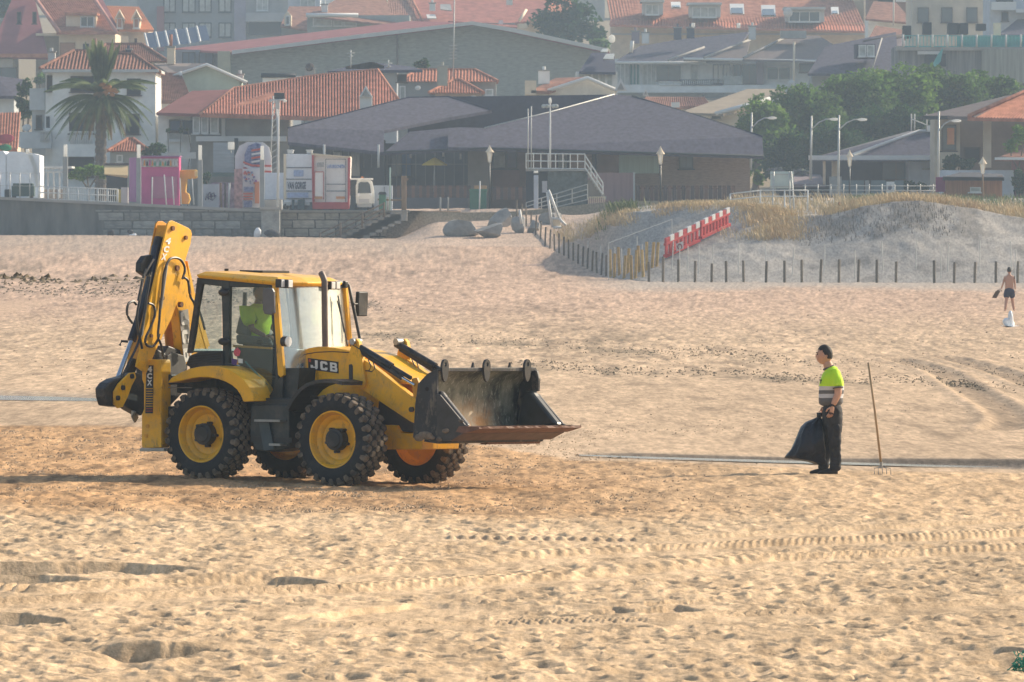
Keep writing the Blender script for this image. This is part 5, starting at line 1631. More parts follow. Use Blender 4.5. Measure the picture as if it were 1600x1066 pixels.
for i, (x0, x1, y0, y1, lab) in enumerate([
    (702,744,350,369,'low grey boulder, leftmost of the rocks on the sandy ramp'),
    (741,784,351,370,'rounded grey boulder in front of the tall pale rock'),
    (764,803,330,352,'tallest pale boulder with a sunlit right side'),
    (800,824,344,362,'slanting pale rock slab right of the tallest boulder'),
    (824,846,348,362,'small flat rock behind the ramp fence'),
    (846,876,334,352,'pale rock beside the white plank frame'),
    ]):
    d = d_on((x0+x1)/2, y1, 500, 585)
    w = (x1-x0)*d/F; h = (y1-y0)*d/F
    p = SP((x0+x1)/2, d)
    r = rock_mesh(p+Vector((0,w*.3,h*.38)), w*.66, w*.5, h*.85, i*3+1)
    r.build('boulder', ROCK, None, smooth=True, angle=22, label=lab, cat='rock')
# ---------------------------------------------------------------- town helpers
def tmat(n, c, **k):
    k.setdefault('rough', .95); k.setdefault('spec', .12); k.setdefault('var', .14); k.setdefault('scale', .8)
    return mat(n, c, **k)
CREAM = tmat('cream_render', (.74,.62,.46)); WHITE = tmat('white_render', (.80,.79,.75)); GREYR = tmat('grey_render', (.30,.31,.31))
BEIGE = tmat('beige_render', (.50,.44,.35)); SLATE = tmat('slate_roof', (.075,.072,.10), scale=1.4, var=.28, stretch=(2.2,1,.5)); SLATEB = tmat('blue_slate_roof', (.055,.06,.095), scale=2.5)
TILE = tmat('orange_tiles', (.44,.165,.10), scale=1.6, var=.35, col2=(.54,.24,.155)); TILED = tmat('old_brown_tiles', (.26,.13,.095), scale=1.6, var=.35); TILEP = tmat('faded_red_tiles', (.38,.15,.12), scale=1.2, var=.25)
TILER = tmat('red_sheet_roof', (.27,.10,.105), scale=.6, var=.12)
STONE = tmat('grey_green_stone', (.27,.28,.245), scale=1.5, var=.25, stretch=(1,1,4)); BRICKW = tmat('brown_brick_wall', (.30,.205,.155), scale=2.5, var=.25, stretch=(1,1,5))
DARKW = tmat('dark_opening', (.030,.040,.050), rough=.5); GLAZ = tmat('window_glass', (.06,.085,.10), rough=.12, spec=.8); FRAMEW = tmat('white_frame', (.68,.68,.66), var=.05)
CURT = tmat('curtained_glass', (.40,.42,.40), rough=.4, var=.25, scale=2); SHUT = tmat('dark_shutter', (.09,.075,.07)); SHUTG = tmat('green_shutter', (.03,.16,.15)); FASC = tmat('pale_fascia', (.55,.55,.53), var=.08)
CONC = tmat('concrete', (.33,.32,.30), scale=1.2, var=.2); METAL = tmat('galvanised_metal', (.45,.46,.45), rough=.5, metal=.3); PWHITE = tmat('white_metal', (.62,.63,.62), rough=.5, var=.05)
LAMPM = tmat('lamp_opal', (.80,.80,.78), rough=.4, var=.03)
TIMB = tmat('timber', (.24,.16,.10), stretch=(1,1,.2), scale=4, var=.3); PINK = tmat('pink_panel', (.56,.10,.26), var=.12)

def translucent(m, f=.5):
    nt = m.node_tree; p = nt.nodes['Principled BSDF']; o = [q for q in nt.nodes if q.type == 'OUTPUT_MATERIAL'][0]
    tr = nt.nodes.new('ShaderNodeBsdfTranslucent'); mx = nt.nodes.new('ShaderNodeMixShader'); mx.inputs[0].default_value = f; tr.inputs[0].default_value = (.85,.85,.83,1)
    nt.links.new(p.outputs[0], mx.inputs[1]); nt.links.new(tr.outputs[0], mx.inputs[2]); nt.links.new(mx.outputs[0], o.inputs[0])
translucent(LAMPM, .6)
def Wv(p): return W(*p)
def zfloor(px, py, d, ex=1.0):
    """a z under the terrain below this pixel column"""
    return min(W(px, py, d).z, surf_z(px, d) - ex)
def wall(parent, x0, x1, y0, y1, d, depth, m, name='wall', down=True, bev=0.0, y0b=None, **kw):
    zt0 = W(x0, y0, d).z; zt1 = W(x1, y0 if y0b is None else y0b, d).z
    zb = W(x0, y1, d).z
    if down: zb = min(zb, surf_z((x0+x1)/2, d) - 1.0)
    a = W(x0, 0, d).x; b = W(x1, 0, d).x
    mb = MB().prism([Vector((a,d,zb)), Vector((b,d,zb)), Vector((b,d,zt1)), Vector((a,d,zt0))], (0,depth,0))
    return mb.build(name, m, parent, bevel=bev, **kw)
def blk(parent, x0, x1, y0, y1, d, depth, m, name, **kw):
    return wall(parent, x0, x1, y0, y1, d, depth, m, name, down=False, **kw)
def pol(parent, pts, vec, m, name, **kw):
    return MB().prism([Wv(p) for p in pts], vec).build(name, m, parent, **kw)
def face(pts, d):  # 2d outline at a distance
    return [(a, b, d) for a, b in pts]
def roofp(parent, pts, m, name='roof', th=.22, ribs=None, **kw):
    """pts ordered: eave-left, eave-right, ridge-right, ridge-left (any number of points if no ribs)"""
    P = [Wv(p) for p in pts]
    o = MB().prism(P, (0,0,-th)).build(name, m, parent, **kw)
    if ribs:
        e0, e1, r1, r0 = P[:4]
        mb = MB(); n = ribs
        nrm = (e1-e0).cross(r0-e0).normalized()
        if nrm.z < 0: nrm = -nrm
        for i in range(n+1):
            t = i/n
            a = e0.lerp(e1, t); b = r0.lerp(r1, t)
            w0 = (e1-e0)/n*.30; w1 = (r1-r0)/n*.30
            rel = .085
            q = [a-w0, a+nrm*rel*.8-w0*.3, a+nrm*rel*.8+w0*.3, a+w0, b-w1, b+nrm*rel*.8-w1*.3, b+nrm*rel*.8+w1*.3, b+w1]
            mb.add(q, [(0,1,5,4),(1,2,6,5),(2,3,7,6),(0,3,2,1)])
        mb.build('tile_rows', m, o, recalc=False, kind='stuff')
    return o
def hip(parent, x0, x1, ye, r0, r1, yr, d, depth, m, ov=.5, n=0, sides=True, ye1=None, name='roof', yr1=None):
    """hipped roof seen from the front"""
    ye1 = ye if ye1 is None else ye1; yr1 = yr if yr1 is None else yr1
    A = W(x0, ye, d-ov); B = W(x1, ye1, d-ov); dm = d+depth/2
    C = W(r1, yr1, dm); D = W(r0, yr, dm)
    E = Vector((B.x*(1), d+depth+ov, B.z)); G = Vector((A.x, d+depth+ov, A.z))
    o = MB().add([A,B,C,D,E,G], [(0,1,2,3),(1,4,2),(4,5,3,2),(5,0,3),(0,5,4,1)]).build(name, m, parent)
    if n:
        mb = MB(); nrm = (B-A).cross(D-A).normalized()
        for i in range(n+1):
            t = i/n; a = A.lerp(B, t)
            # run straight up the slope until it meets the hip
            tx = a.x; u = 1.0
            lx = D.x; rx = C.x
            if tx < lx: u = (tx-A.x)/max(1e-6, lx-A.x)
            elif tx > rx: u = (B.x-tx)/max(1e-6, B.x-rx)
            if u < .04: continue
            slope = Vector((0, dm-(d-ov), (D.z if tx < (lx+rx)/2 else C.z)-a.z))
            b = a + slope*u
            w = Vector(((B.x-A.x)/n*.30, 0, 0)); h = Vector((0,-.04,.075))
            mb.add([a-w, a+h-w*.3, a+h+w*.3, a+w, b-w, b+h-w*.3, b+h+w*.3, b+w], [(0,1,5,4),(1,2,6,5),(2,3,7,6),(0,3,2,1)])
        mb.build('tile_rows', m, o, recalc=False, kind='stuff')
        for (p, q) in ((A, D), (B, C), (D, C)):
            MB().tube([p+Vector((0,0,.06)), q+Vector((0,0,.06))], .13, 6).build('ridge_tiles', m, o)
    return o
def win(parent, x0, x1, y0, y1, d, fm=None, pm=None, mull=1, bar=.09, sill=True, name='window', tr=0):
    fm = fm or FRAMEW; pm = pm or GLAZ
    a = W(x0, y1, d); b = W(x1, y0, d)
    X0, X1, Z0, Z1 = a.x, b.x, a.z, b.z
    mb = MB(); y = d
    mb.box(X0-bar, X1+bar, y-.10, y-.005, Z1, Z1+bar).box(X0-bar, X1+bar, y-.10, y-.005, Z0-bar, Z0).box(X0-bar, X0, y-.10, y-.005, Z0, Z1).box(X1, X1+bar, y-.10, y-.005, Z0, Z1)
    for k in range(mull):
        xm = X0 + (X1-X0)*(k+1)/(mull+1); mb.box(xm-bar*.4, xm+bar*.4, y-.09, y-.005, Z0, Z1)
    for k in range(tr):
        zm = Z0 + (Z1-Z0)*(k+1)/(tr+1); mb.box(X0, X1, y-.085, y-.006, zm-bar*.35, zm+bar*.35)
    if sill: mb.box(X0-.2, X1+.2, y-.25, y-.005, Z0-bar-.08, Z0-bar-.002)
    o = mb.build(name, fm, parent, recalc=False)
    MB().box(X0, X1, y-.04, y-.004, Z0, Z1).build('pane', pm, o, recalc=False)
    return o
def chimney(parent, x0, x1, y0, y1, d, m=None, cap=True, name='chimney', depth=.8):
    m = m or WHITE
    o = blk(parent, x0, x1, y0, y1, d, depth, m, name)
    if cap:
        blk(o, x0-1.5, x1+1.5, y0-2, y0-.2, d-.1, depth+.2, CONC, 'chimney_cap')
        mx = (x0+x1)/2
        MB().tube([W(mx, y0-2, d+.3), W(mx, y0-7, d+.3)], .14, 7).build('flue', m, o)
    return o
def railing(parent, x0, x1, y0, y1, d, m, nb=0, nrail=3, y0b=None, y1b=None, r=.03, name='railing', posts=0):
    y0b = y0 if y0b is None else y0b; y1b = y1 if y1b is None else y1b
    mb = MB()
    for k in range(nrail):
        t = k/(max(1, nrail-1))
        mb.tube([W(x0, y0+(y1-y0)*t, d), W(x1, y0b+(y1b-y0b)*t, d)], r, 5)
    for k in range(nb):
        u = k/max(1, nb-1); x = x0+(x1-x0)*u
        mb.tube([W(x, y0+(y0b-y0)*u, d), W(x, y1+(y1b-y1)*u, d)], r*.8, 4)
    o = mb.build(name, m, parent)
    return o
def tpole(parent, name, pts, r, m, n=7, r1=None):
    return MB().tube([Wv(p) for p in pts], r, n, r1).build(name, m, parent, smooth=True)
def ttext(parent, txt, x0, x1, y0, y1, d, m, bold=.03):
    rt = parent
    while rt.parent is not None: rt = rt.parent
    mi = ROOTM[rt.name].inverted()
    return letters(txt, [mi @ W(x0,y1,d), mi @ W(x1,y1,d), mi @ W(x0,y0,d)], m, parent, bold=bold, pad=(.0,.0))
def T(name, label, cat, px, py, d, group=None):
    return thing(name, label, cat, W(px, py, d), group)

# foliage ------------------------------------------------------------------
def leafmat(n, c, c2):
    m = mat(n, c, rough=.75, var=.4, scale=.9, col2=c2, spec=.2); nt = m.node_tree; p = nt.nodes['Principled BSDF']; o = [q for q in nt.nodes if q.type == 'OUTPUT_MATERIAL'][0]
    tr = nt.nodes.new('ShaderNodeBsdfTranslucent'); mx = nt.nodes.new('ShaderNodeMixShader'); mx.inputs[0].default_value = .45
    nt.links.new(p.inputs['Base Color'].links[0].from_socket, tr.inputs[0]); nt.links.new(p.outputs[0], mx.inputs[1]); nt.links.new(tr.outputs[0], mx.inputs[2]); nt.links.new(mx.outputs[0], o.inputs[0])
    return m
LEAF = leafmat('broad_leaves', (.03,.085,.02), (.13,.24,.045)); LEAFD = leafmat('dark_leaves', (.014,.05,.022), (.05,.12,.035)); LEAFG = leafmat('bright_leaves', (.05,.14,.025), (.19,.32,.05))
BARK = mat('bark', (.11,.085,.06), rough=.95, var=.3)
def foliage(mb, c, rx, ry, rz, n, size, r, clumps=14):
    cs = []
    for _ in range(clumps):
        v = Vector((r.gauss(0,1), r.gauss(0,1), r.gauss(0,1))).normalized() * (r.random()**.4) * .78
        cs.append((Vector((c[0]+v.x*rx, c[1]+v.y*ry, c[2]+v.z*rz)), r.uniform(.28,.46)))
    for _ in range(n):
        q, k = r.choice(cs)
        v = Vector((r.gauss(0,1), r.gauss(0,1), r.gauss(0,1))).normalized() * (r.random()**.33)
        p = q + Vector((v.x*rx*k, v.y*ry*k, v.z*rz*k))
        a = Vector((r.gauss(0,1), r.gauss(0,1), r.gauss(0,.7))).normalized(); b = a.orthogonal().normalized()
        b = Matrix.Rotation(r.uniform(0,6.28), 3, a) @ b
        s = size*r.uniform(.5,1.2)
        i = len(mb.v)
        mb.v += [p-a*s, p+b*s*.5, p+a*s, p-b*s*.5]
        mb.f.append((i, i+1, i+2, i+3))
def tree(px, pyb, d, crowns, m, label, n=2500, size=.28, name='tree', seed=0, trunk=.22, cat='tree', group=None, clumps=16):
    """crowns: (cx, cy, rx, ry) in pixels at distance d"""
    r = random.Random(seed*11+int(px)); base = W(px, pyb, d)
    base.z = min(base.z, surf_z(px, d))
    t = thing(name, label, cat, base, group)
    s = d/F; mb = MB(); tot = sum(c[2]*c[3] for c in crowns)
    tops = []
    for (cx, cy, rx, ry) in crowns:
        c = W(cx, cy, d); tops.append(c)
        foliage(mb, c, rx*s, max(rx, ry)*s*.8, ry*s, int(n*rx*ry/tot), size, r, clumps)
    mb.build('crown', m, t, recalc=False)
    tm = MB(); mid = base.lerp(tops[0], .45)
    tm.tube([base-Vector((0,0,.5)), mid], trunk, 7, trunk*.7)
    for c in tops[:6]:
        tm.tube([mid, mid.lerp(c, .5)+Vector((r.uniform(-.3,.3),0,.2)), c], trunk*.6, 5, .04)
    tm.build('trunk', BARK, t)
    return t
# ---------------------------------------------------------------- sea wall and promenade
def pz(px): return float(prom_z(np.array([float(px)]))[0])
sw = T('sea_wall', 'long grey concrete and stone sea wall on the left with a pale coping', 'sea wall', 200, 383, 546)
WALLM = mat('stained_wall', (.115,.125,.125), rough=.9, var=.45, scale=.5, stretch=(1.6,1,.35), col2=(.21,.215,.205))
BLKM = mat('wall_block', (.21,.215,.205), rough=.95, var=.4, scale=2.2, vobj=.38, bump=.03, bscale=4)
mb = MB(); xs_ = list(range(-160, 441, 20))
for x in xs_:
    X = W(x,0,546).x
    mb.v += [Vector((X,546.0,1.2)), Vector((X,546.0,pz(x)-.12)), Vector((X,547.2,pz(x)-.12)), Vector((X,547.2,1.2))]
for i in range(len(xs_)-1):
    b = 4*i
    for j in range(3): mb.f.append((b+j, b+4+j, b+5+j, b+j+1))
mb.build('wall_face', WALLM, sw)
mb = MB()
for x in xs_:
    X = W(x,0,546).x; z = pz(x)
    mb.v += [Vector((X,545.8,z-.12)), Vector((X,545.8,z+.06)), Vector((X,547.6,z+.06)), Vector((X,547.6,z-.12))]
for i in range(len(xs_)-1):
    b = 4*i
    for j in range(4): mb.f.append((b+j, b+4+j, b+4+(j+1)%4, b+(j+1)%4))
mb.build('coping', tmat('pale_coping', (.36,.35,.33)), sw)
# stone courses from the middle of the wall on
blks = []
for k in range(4):
    mb_ = MB().box(-.5,.5,-.5,.5,-.5,.5)
    rr = random.Random(k)
    for v in mb_.v: v += Vector((rr.uniform(-.03,.03), rr.uniform(-.05,.05), rr.uniform(-.04,.04)))
    me = bpy.data.meshes.new('stone_block'); me.from_pydata([tuple(v) for v in mb_.v], [], mb_.f); me.materials.append(BLKM); blks.append(me)
rr = random.Random(9); so_ = ROOTM[sw.name].to_translation()
def courses(parent, org, xa, xb, ztop, z0, d, hc=.55, wmin=.9, wmax=2.0, p=.12, name='stone_block'):
    z = z0; k = 0
    while z < ztop - .1:
        h = min(hc, ztop - z); x = xa - rr.uniform(0, 1)
        while x < xb:
            w = rr.uniform(wmin, wmax); w = min(w, xb-x+.2)
            o = bpy.data.objects.new(name, rr.choice(blks)); COL.objects.link(o); o.parent = parent
            o.location = Vector((x+w/2, d, z+h/2)) - org
            o.scale = (w-.09, p*2*rr.uniform(.5,1.35), h-.08)
            x += w
        z += h
xa, xb = W(165,0,546).x, W(410,0,546).x
courses(sw, so_, xa, xb, pz(300)-.16, 2.15, 546.0)
# buttress
bt_ = T('wall_pier', 'grey square pier standing forward from the sea wall beside the stairs', 'pier', 422, 384, 545)
wall(bt_, 408, 437, 327, 384, 544.9, 1.4, BLKM, 'shaft', bev=.04); blk(bt_, 405, 440, 323.5, 327.5, 544.8, 1.6, tmat('pale_coping', (.36,.35,.33)), 'cap')
for i, (x, y, w, h, lab, m_) in enumerate([(173,371,.16,.38,'dark bundle leaning at the foot of the sea wall','d'),(203,374,.3,.45,'dark and white heap lying against the sea wall foot','d'),(208,377,.26,.18,'white bag beside the dark heap at the wall foot','w'),(402,384,.18,.5,'pale ragged sack at the foot of the wall pier','w'),(424,385,.55,.5,'dark pile of weed heaped below the wall pier','d')]):
    p = SP(x, 543.5); p.z = surf_z(x, 543.5)
    MB().blob(p+Vector((0,0,h*.45)), w, w*.7, h*.6, seed=i, amp=.6).build('rubbish_heap' if i != 2 else 'white_bag', mat('dark_rags', (.03,.035,.045), rough=.9) if m_ == 'd' else WBM, None, smooth=True, label=lab, cat='heap' if i != 2 else 'bag')
w2 = T('retaining_wall', 'pale stone retaining wall under the lorry beside the beach stairs', 'retaining wall', 520, 383, 548)
wall(w2, 437, 602, 332, 383, 548, 1.2, tmat('mortar', (.10,.09,.08)), 'wall_face')
blk(w2, 437, 640, 328.5, 332.3, 547.7, 2.0, tmat('pale_coping', (.36,.35,.33)), 'coping')
PBL = mat('warm_wall_block', (.32,.29,.24), rough=.95, var=.4, scale=2.2, vobj=.38, bump=.03, bscale=4)
blks2 = []
for me in blks:
    m2_ = me.copy(); m2_.materials.clear(); m2_.materials.append(PBL); blks2.append(m2_)
blks, sv_ = blks2, blks
courses(w2, ROOTM[w2.name].to_translation(), W(438,0,548).x, W(600,0,548).x, W(0,332.5,548).z, 2.2, 548.0)
blks = sv_
# promenade surface
xs_ = np.linspace(-260, 660, 60); ds_ = np.array([547.5, 560, 580, 600, 650])
PXg, Yg = np.meshgrid(xs_, ds_); grid_obj('promenade', (PXg-800)*Yg/F, Yg, prom_z(PXg), tmat('promenade_paving', (.36,.34,.31), scale=.5), kind='structure')

# stairs -----------------------------------------------------------------
sr = T('beach_stairs', 'worn steps with brown handrails rising from the beach by the retaining wall', 'stairs', 520, 380, 545)
STP = tmat('step_stone', (.30,.28,.25))
n = 11
for k in range(n):
    t = k/(n-1); x = 512+t*98; y = 381-t*46
    blk(sr, x, x+26, y-4.6, y+10, 545.6-.0*k, 1.8, STP, 'step')
RW = tmat('brown_handrail', (.17,.125,.09))
for off in (0, 8, 15):
    tpole(sr, 'handrail', [(500,365+off,545.2),(532,350+off,545.2),(600,318+off,545.2)], .05, RW, 5)
for (x, ya, yb) in ((500,363,383),(532,348,371),(566,332,356),(600,316,340)):
    tpole(sr, 'rail_post', [(x,ya,545.1),(x,yb,545.1)], .07, RW, 5)
wp_ = T('timber_post', 'tall weathered timber post at the head of the beach stairs', 'post', 631, 332, 556)
blk(wp_, 627, 635, 275, 338, 556, .35, TIMB, 'shaft', bev=.03); pol(wp_, face([(632,276),(639,280),(632,286)],555.9), (0,.2,0), TIMB, 'cleat')
tr_ = T('timber_rail', 'low timber rail running right from the tall post across the ramp top', 'rail', 680, 333, 556)
tpole(tr_, 'rail', [(606,333,556.3),(720,332,556.3)], .12, TIMB, 6); tpole(tr_, 'rail', [(590,312,556.2),(634,313,556.2)], .07, TIMB, 6)
for x in (606, 688, 700): tpole(tr_, 'upright', [(x,308,556.6),(x,334,556.6)], .07, CONC, 6)

# railings on the promenade --------------------------------------------------
rl = T('promenade_railing', 'white tubular promenade railing above the sea wall at the left', 'railing', 120, 315, 547)
for k in range(9):
    x = 60+k*15.5; y = 314+k*.62
    tpole(rl, 'post', [(x, y-23, 547),(x, y, 547)], .05, PWHITE, 5)
for off in (23, 13, 3): tpole(rl, 'rail', [(60,314-off,547),(184,319-off,547)], .035, PWHITE, 5)
mb = MB()
for k in range(40):
    x = 61+k*3.1; y = 314+k*.125; mb.tube([W(x,y-22,547), W(x,y-3,547)], .018, 4)
mb.build('bars', PWHITE, rl, kind='stuff')
hf = T('mesh_fence', 'tall thin mesh fence in front of the white marquee', 'fence', 30, 310, 548)
for k in range(5): tpole(hf, 'post', [(0+k*15.5,270,548),(0+k*15.5,311,548)], .035, METAL, 5)
for y in (270, 290, 309): tpole(hf, 'wire', [(-40,y,548),(62,y+1,548)], .012, METAL, 4)
# four light columns
for (x, y0, y1, b, lab) in ((102,226,245,312,'grey light column with white lamp box, leftmost of four, in front of the white house'),(216.5,226,247,318,'grey light column with white lamp box at the left edge of the pink kiosk'),(312.5,227,250,322,'grey light column with white lamp box right of the yellow arch'),(409.5,228,250,326,'grey light column with white lamp box in front of the fairground boards')):
    c = T('light_column', lab, 'light column', x, b, 549, 'light columns on the promenade')
    blk(c, x-3.6, x+3.6, y1, b+3, 549, .4, GREYR, 'column', bev=.02); blk(c, x-2.7, x+2.7, y0, y1, 548.95, .35, LAMPM, 'lamp_box', bev=.03)
wl = T('globe_lamp', 'white box-shaped lamp on the house wall above the fairground boards', 'lamp', 361, 235, 585)
blk(wl, 356, 366, 222, 234, 585, .4, LAMPM, 'shade', bev=.04); tpole(wl, 'arm', [(361,234,585.2),(361,240,585.2)], .05, METAL)
# white marquee, skip
mq = T('marquee', 'white canvas marquee behind the mesh fence at the left edge', 'tent', 20, 305, 556)
CANV = mat('white_canvas', (.80,.82,.85), rough=.8, var=.1, scale=1.0, bump=.05, bscale=1.5)
pol(mq, face([(-60,305),(9,308),(9,241),(5,236),(-60,236)],556), (0,6,0), CANV, 'side_sheet'); pol(mq, face([(10,309),(62,309),(62,243),(52,240),(30,237),(16,237),(10,241)],556.2), (0,5,0), CANV, 'front_sheet')
pol(mq, face([(44,243),(50,240),(58,262),(60,292),(56,292),(52,262)],556.1), (0,.1,0), LAMPM, 'drape')
tpole(mq, 'finial', [(43,240,556),(43,233,556)], .12, LAMPM)
gw = T('waste_container', 'dark green waste container behind the mesh fence by the marquee', 'container', 35, 308, 551)
blk(gw, 18, 53, 290, 307, 551, 1.4, mat('dark_green_paint', (.02,.06,.055), rough=.5), 'bin_body', bev=.05); blk(gw, 20, 51, 286.5, 290, 550.95, 1.5, mat('dark_green_paint', (.02,.06,.055)), 'lid', bev=.03)
for x in (22, 49): tpole(gw, 'wheel', [(x,308,551.1),(x,308,551.4)], .15, BLK, 8)
g2 = T('dark_bin', 'small dark bin left of the green waste container', 'bin', 12, 310, 551.5)
blk(g2, 7, 16, 296, 311, 551.5, .8, DARKW, 'bin_body', bev=.03)
# pergola
pg = T('pergola', 'small white open pergola stand between marquee and palm', 'pergola', 85, 305, 565)
blk(pg, 65, 112, 260, 263, 564.5, 4, FASC, 'roof_board'); blk(pg, 66, 100, 268, 270, 564.4, .2, FASC, 'beam')
for x in (67, 74, 83, 92, 99): blk(pg, x, x+1.8, 263, 310, 564.6, .15, FASC, 'post')
blk(pg, 66, 100, 296, 312, 565.5, .1, TIMB, 'counter')
# awning stall
aw = T('stall', 'market stall with a beige awning left of the pink kiosk', 'stall', 185, 315, 560)
pol(aw, [(163,258,560),(200,258,560),(200,274,558.5),(198,277,558.5),(163,272,558.5)], (0,.06,-.05), tmat('beige_awning', (.60,.46,.25)), 'awning')
blk(aw, 166, 199, 272, 318, 562, .3, DARKW, 'back'); blk(aw, 181, 189, 296, 318, 558.6, .6, tmat('yellow_box', (.62,.45,.12)), 'yellow_crate', bev=.02); blk(aw, 189, 200, 293, 318, 558.5, .7, FASC, 'counter', bev=.02)
blk(aw, 163, 201, 255, 258.5, 559.9, .2, SHUT, 'frame_bar')
# pink kiosk
pk = T('kiosk', 'bright pink kiosk with a sign band along its top', 'kiosk', 240, 318, 555)
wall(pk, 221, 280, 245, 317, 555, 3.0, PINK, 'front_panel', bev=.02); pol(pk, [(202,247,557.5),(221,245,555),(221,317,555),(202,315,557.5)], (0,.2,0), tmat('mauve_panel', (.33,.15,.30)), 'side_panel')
blk(pk, 221.5, 278, 248, 261, 554.85, .1, tmat('sign_ground', (.55,.40,.45), var=.5, scale=5, col2=(.62,.58,.55)), 'sign_band'); blk(pk, 236, 276, 276, 310, 554.9, .06, tmat('grey_pink_shutter', (.42,.16,.25)), 'shutter')
rr = random.Random(2)
for k in range(13):
    x = 224+k*4.1; m_ = [tmat('sign_orange', (.62,.28,.08)), tmat('sign_black', (.05,.05,.06)), PINK, tmat('sign_green', (.08,.30,.2)), FASC][rr.randrange(5)]
    pol(pk, face([(x,259),(x+1.2,252+rr.uniform(-2,2)),(x+2.6,250+rr.uniform(-1,3)),(x+3.2,259)], 554.75), (0,.05,0), m_, 'sign_print')
blk(pk, 220, 281, 243.5, 245.3, 554.8, 3.4, tmat('mauve_panel', (.33,.15,.3)), 'roof_edge')
for i, (x, xt, y0) in enumerate(((237.5,238,277),(260,256.5,273),(272,269,276),(283,281,278),(303,300,279))):
    p = T('pole', ['thin white pole, leftmost of those before the pink kiosk','leaning white pole before the middle of the pink kiosk','thin white pole before the right half of the pink kiosk','thin white pole at the right corner of the pink kiosk','thin white pole under the yellow arch'][i], 'pole', x, 320, 549.5, 'thin white poles by the kiosk')
    tpole(p, 'shaft', [(x,320,549.5),(xt,y0,549.5)], .045, PWHITE, 6)
# yellow arch
ya = T('arch', 'yellow arch-shaped fairground frame beside the pink kiosk', 'arch', 290, 320, 556)
YP = tmat('yellow_frame_paint', (.72,.42,.07), var=.15)
pol(ya, face([(280,266),(305,265),(309,267),(309,276),(306,279),(292,280),(290,300),(295,303),(297,312),(294,319),(283,319),(280,319)],556), (0,1.2,0), YP, 'arch_leg', bevel=.05)
blk(ya, 303.5, 309.2, 267, 276, 555.9, 1.3, tmat('yellow_cap', (.82,.62,.25)), 'end_cap', bev=.05)
# shop shutter and house front left of the lorry belongs to the orange roof house (see houses)
# fairground boards
fg = T('fairground_ride', 'fairground stall boards painted with red and white stripes and blue shapes', 'fairground stall', 400, 325, 560)
FRED = tmat('fair_red', (.46,.09,.07), scale=3); FBLU = tmat('fair_blue', (.07,.12,.34), scale=6, var=.5, col2=(.25,.28,.45)); FWHT = tmat('fair_white', (.58,.58,.60))
pol(fg, face([(367,262),(367,244),(374,228),(386,222),(410,222),(420,230),(424,246),(424,270),(367,270)],561), (0,.5,0), FWHT, 'arched_board')
pol(fg, face([(382,262),(382,242),(388,228),(400,223),(408,226),(408,262)],560.8), (0,.15,0), FBLU, 'painted_panel')
for k in range(4):
    pol(fg, face([(393,234+k*6),(410,231+k*6),(410,234+k*6),(393,237+k*6)],560.7), (0,.08,0), FRED if k % 2 == 0 else FWHT, 'stripe')
for k in range(3):
    pol(fg, face([(380,252+k*4.5),(394,257+k*4.5),(424,258+k*4.5),(424,261+k*4.5),(393,260.5+k*4.5),(380,255+k*4.5)],560.6), (0,.08,0), [FRED,FWHT,FRED][k], 'stripe')
blk(fg, 379, 406, 264, 325, 560.3, .3, FWHT, 'front_board', bev=.02); blk(fg, 366, 379, 264, 326, 560.4, .3, tmat('fair_faded', (.42,.28,.28), scale=4, var=.4), 'front_board')
rr = random.Random(6)
for k in range(22):
    x = rr.uniform(381,402); y = rr.uniform(268,290); a = rr.uniform(1.5,3.2)
    pts = [(x+a*(1 if j % 2 == 0 else .45)*math.cos(math.pi*j/5+.3), y+a*(1 if j % 2 == 0 else .45)*math.sin(math.pi*j/5+.3)) for j in range(10)]
    pol(fg, face(pts, 560.15-.003*k), (0,.05,0), rr.choice([FBLU,FBLU,FRED,tmat('fair_violet', (.2,.08,.3))]), 'painted_star')
blk(fg, 381, 396, 292, 300, 560.1, .08, FBLU, 'painted_panel'); 
for k in range(3): blk(fg, 380, 395, 302+k*4, 304+k*4, 560.1, .08, FRED, 'stripe')
blk(fg, 381, 394, 314, 324, 560.1, .08, FBLU, 'painted_panel'); blk(fg, 398, 405, 284, 318, 560.1, .1, tmat('fair_orange', (.5,.2,.1)), 'red_column')
blk(fg, 411, 440, 270, 326, 561.5, 2.5, GREYR, 'ride_housing'); blk(fg, 330, 366, 285, 326, 561.5, .4, tmat('fair_faded2', (.28,.24,.30), scale=5, var=.4), 'side_hoarding')
lt = T('lattice_tower', 'thin metal lattice tower of the ride behind the light column', 'tower', 428, 270, 566)
for x in (422, 436): tpole(lt, 'leg', [(x,270,566),(429+(x-429)*.3,150,566)], .05, METAL, 5)
mb = MB()
for k in range(12):
    y = 268-k*9.5; s_ = 1-.7*k/12; mb.tube([W(429-7*s_,y,566), W(429+7*s_,y-8,566)], .03, 4)
mb.build('bracing', METAL, lt)
# graffiti board
gb = T('graffiti_board', 'pale board with dark graffiti scribble below the shop shutter', 'board', 328, 325, 552)
blk(gb, 316, 342, 288, 326, 552, .2, tmat('board_grey', (.40,.41,.45)), 'board')
mb = MB(); pts = [(321,313),(323,302),(326,312),(325,304),(328,300),(330,311),(331,303),(334,301),(336,309),(332,313),(322,308),(338,306)]
mb.tube([W(a,b,551.9) for a,b in pts], .035, 4); mb.build('scribble', tmat('graffiti_ink', (.05,.03,.10)), gb)
for k, (x, m_) in enumerate(((346,TIMB),(352,SHUT),(357,FASC))):
    p = T('stake', ['brown stake left of the fairground boards','dark stake between the brown and the pale one','pale stake nearest to the fairground boards'][k], 'stake', x, 326, 553)
    tpole(p, 'shaft', [(x,326,553),(x+(k-1)*1.5,286,553)], .08, m_, 6)

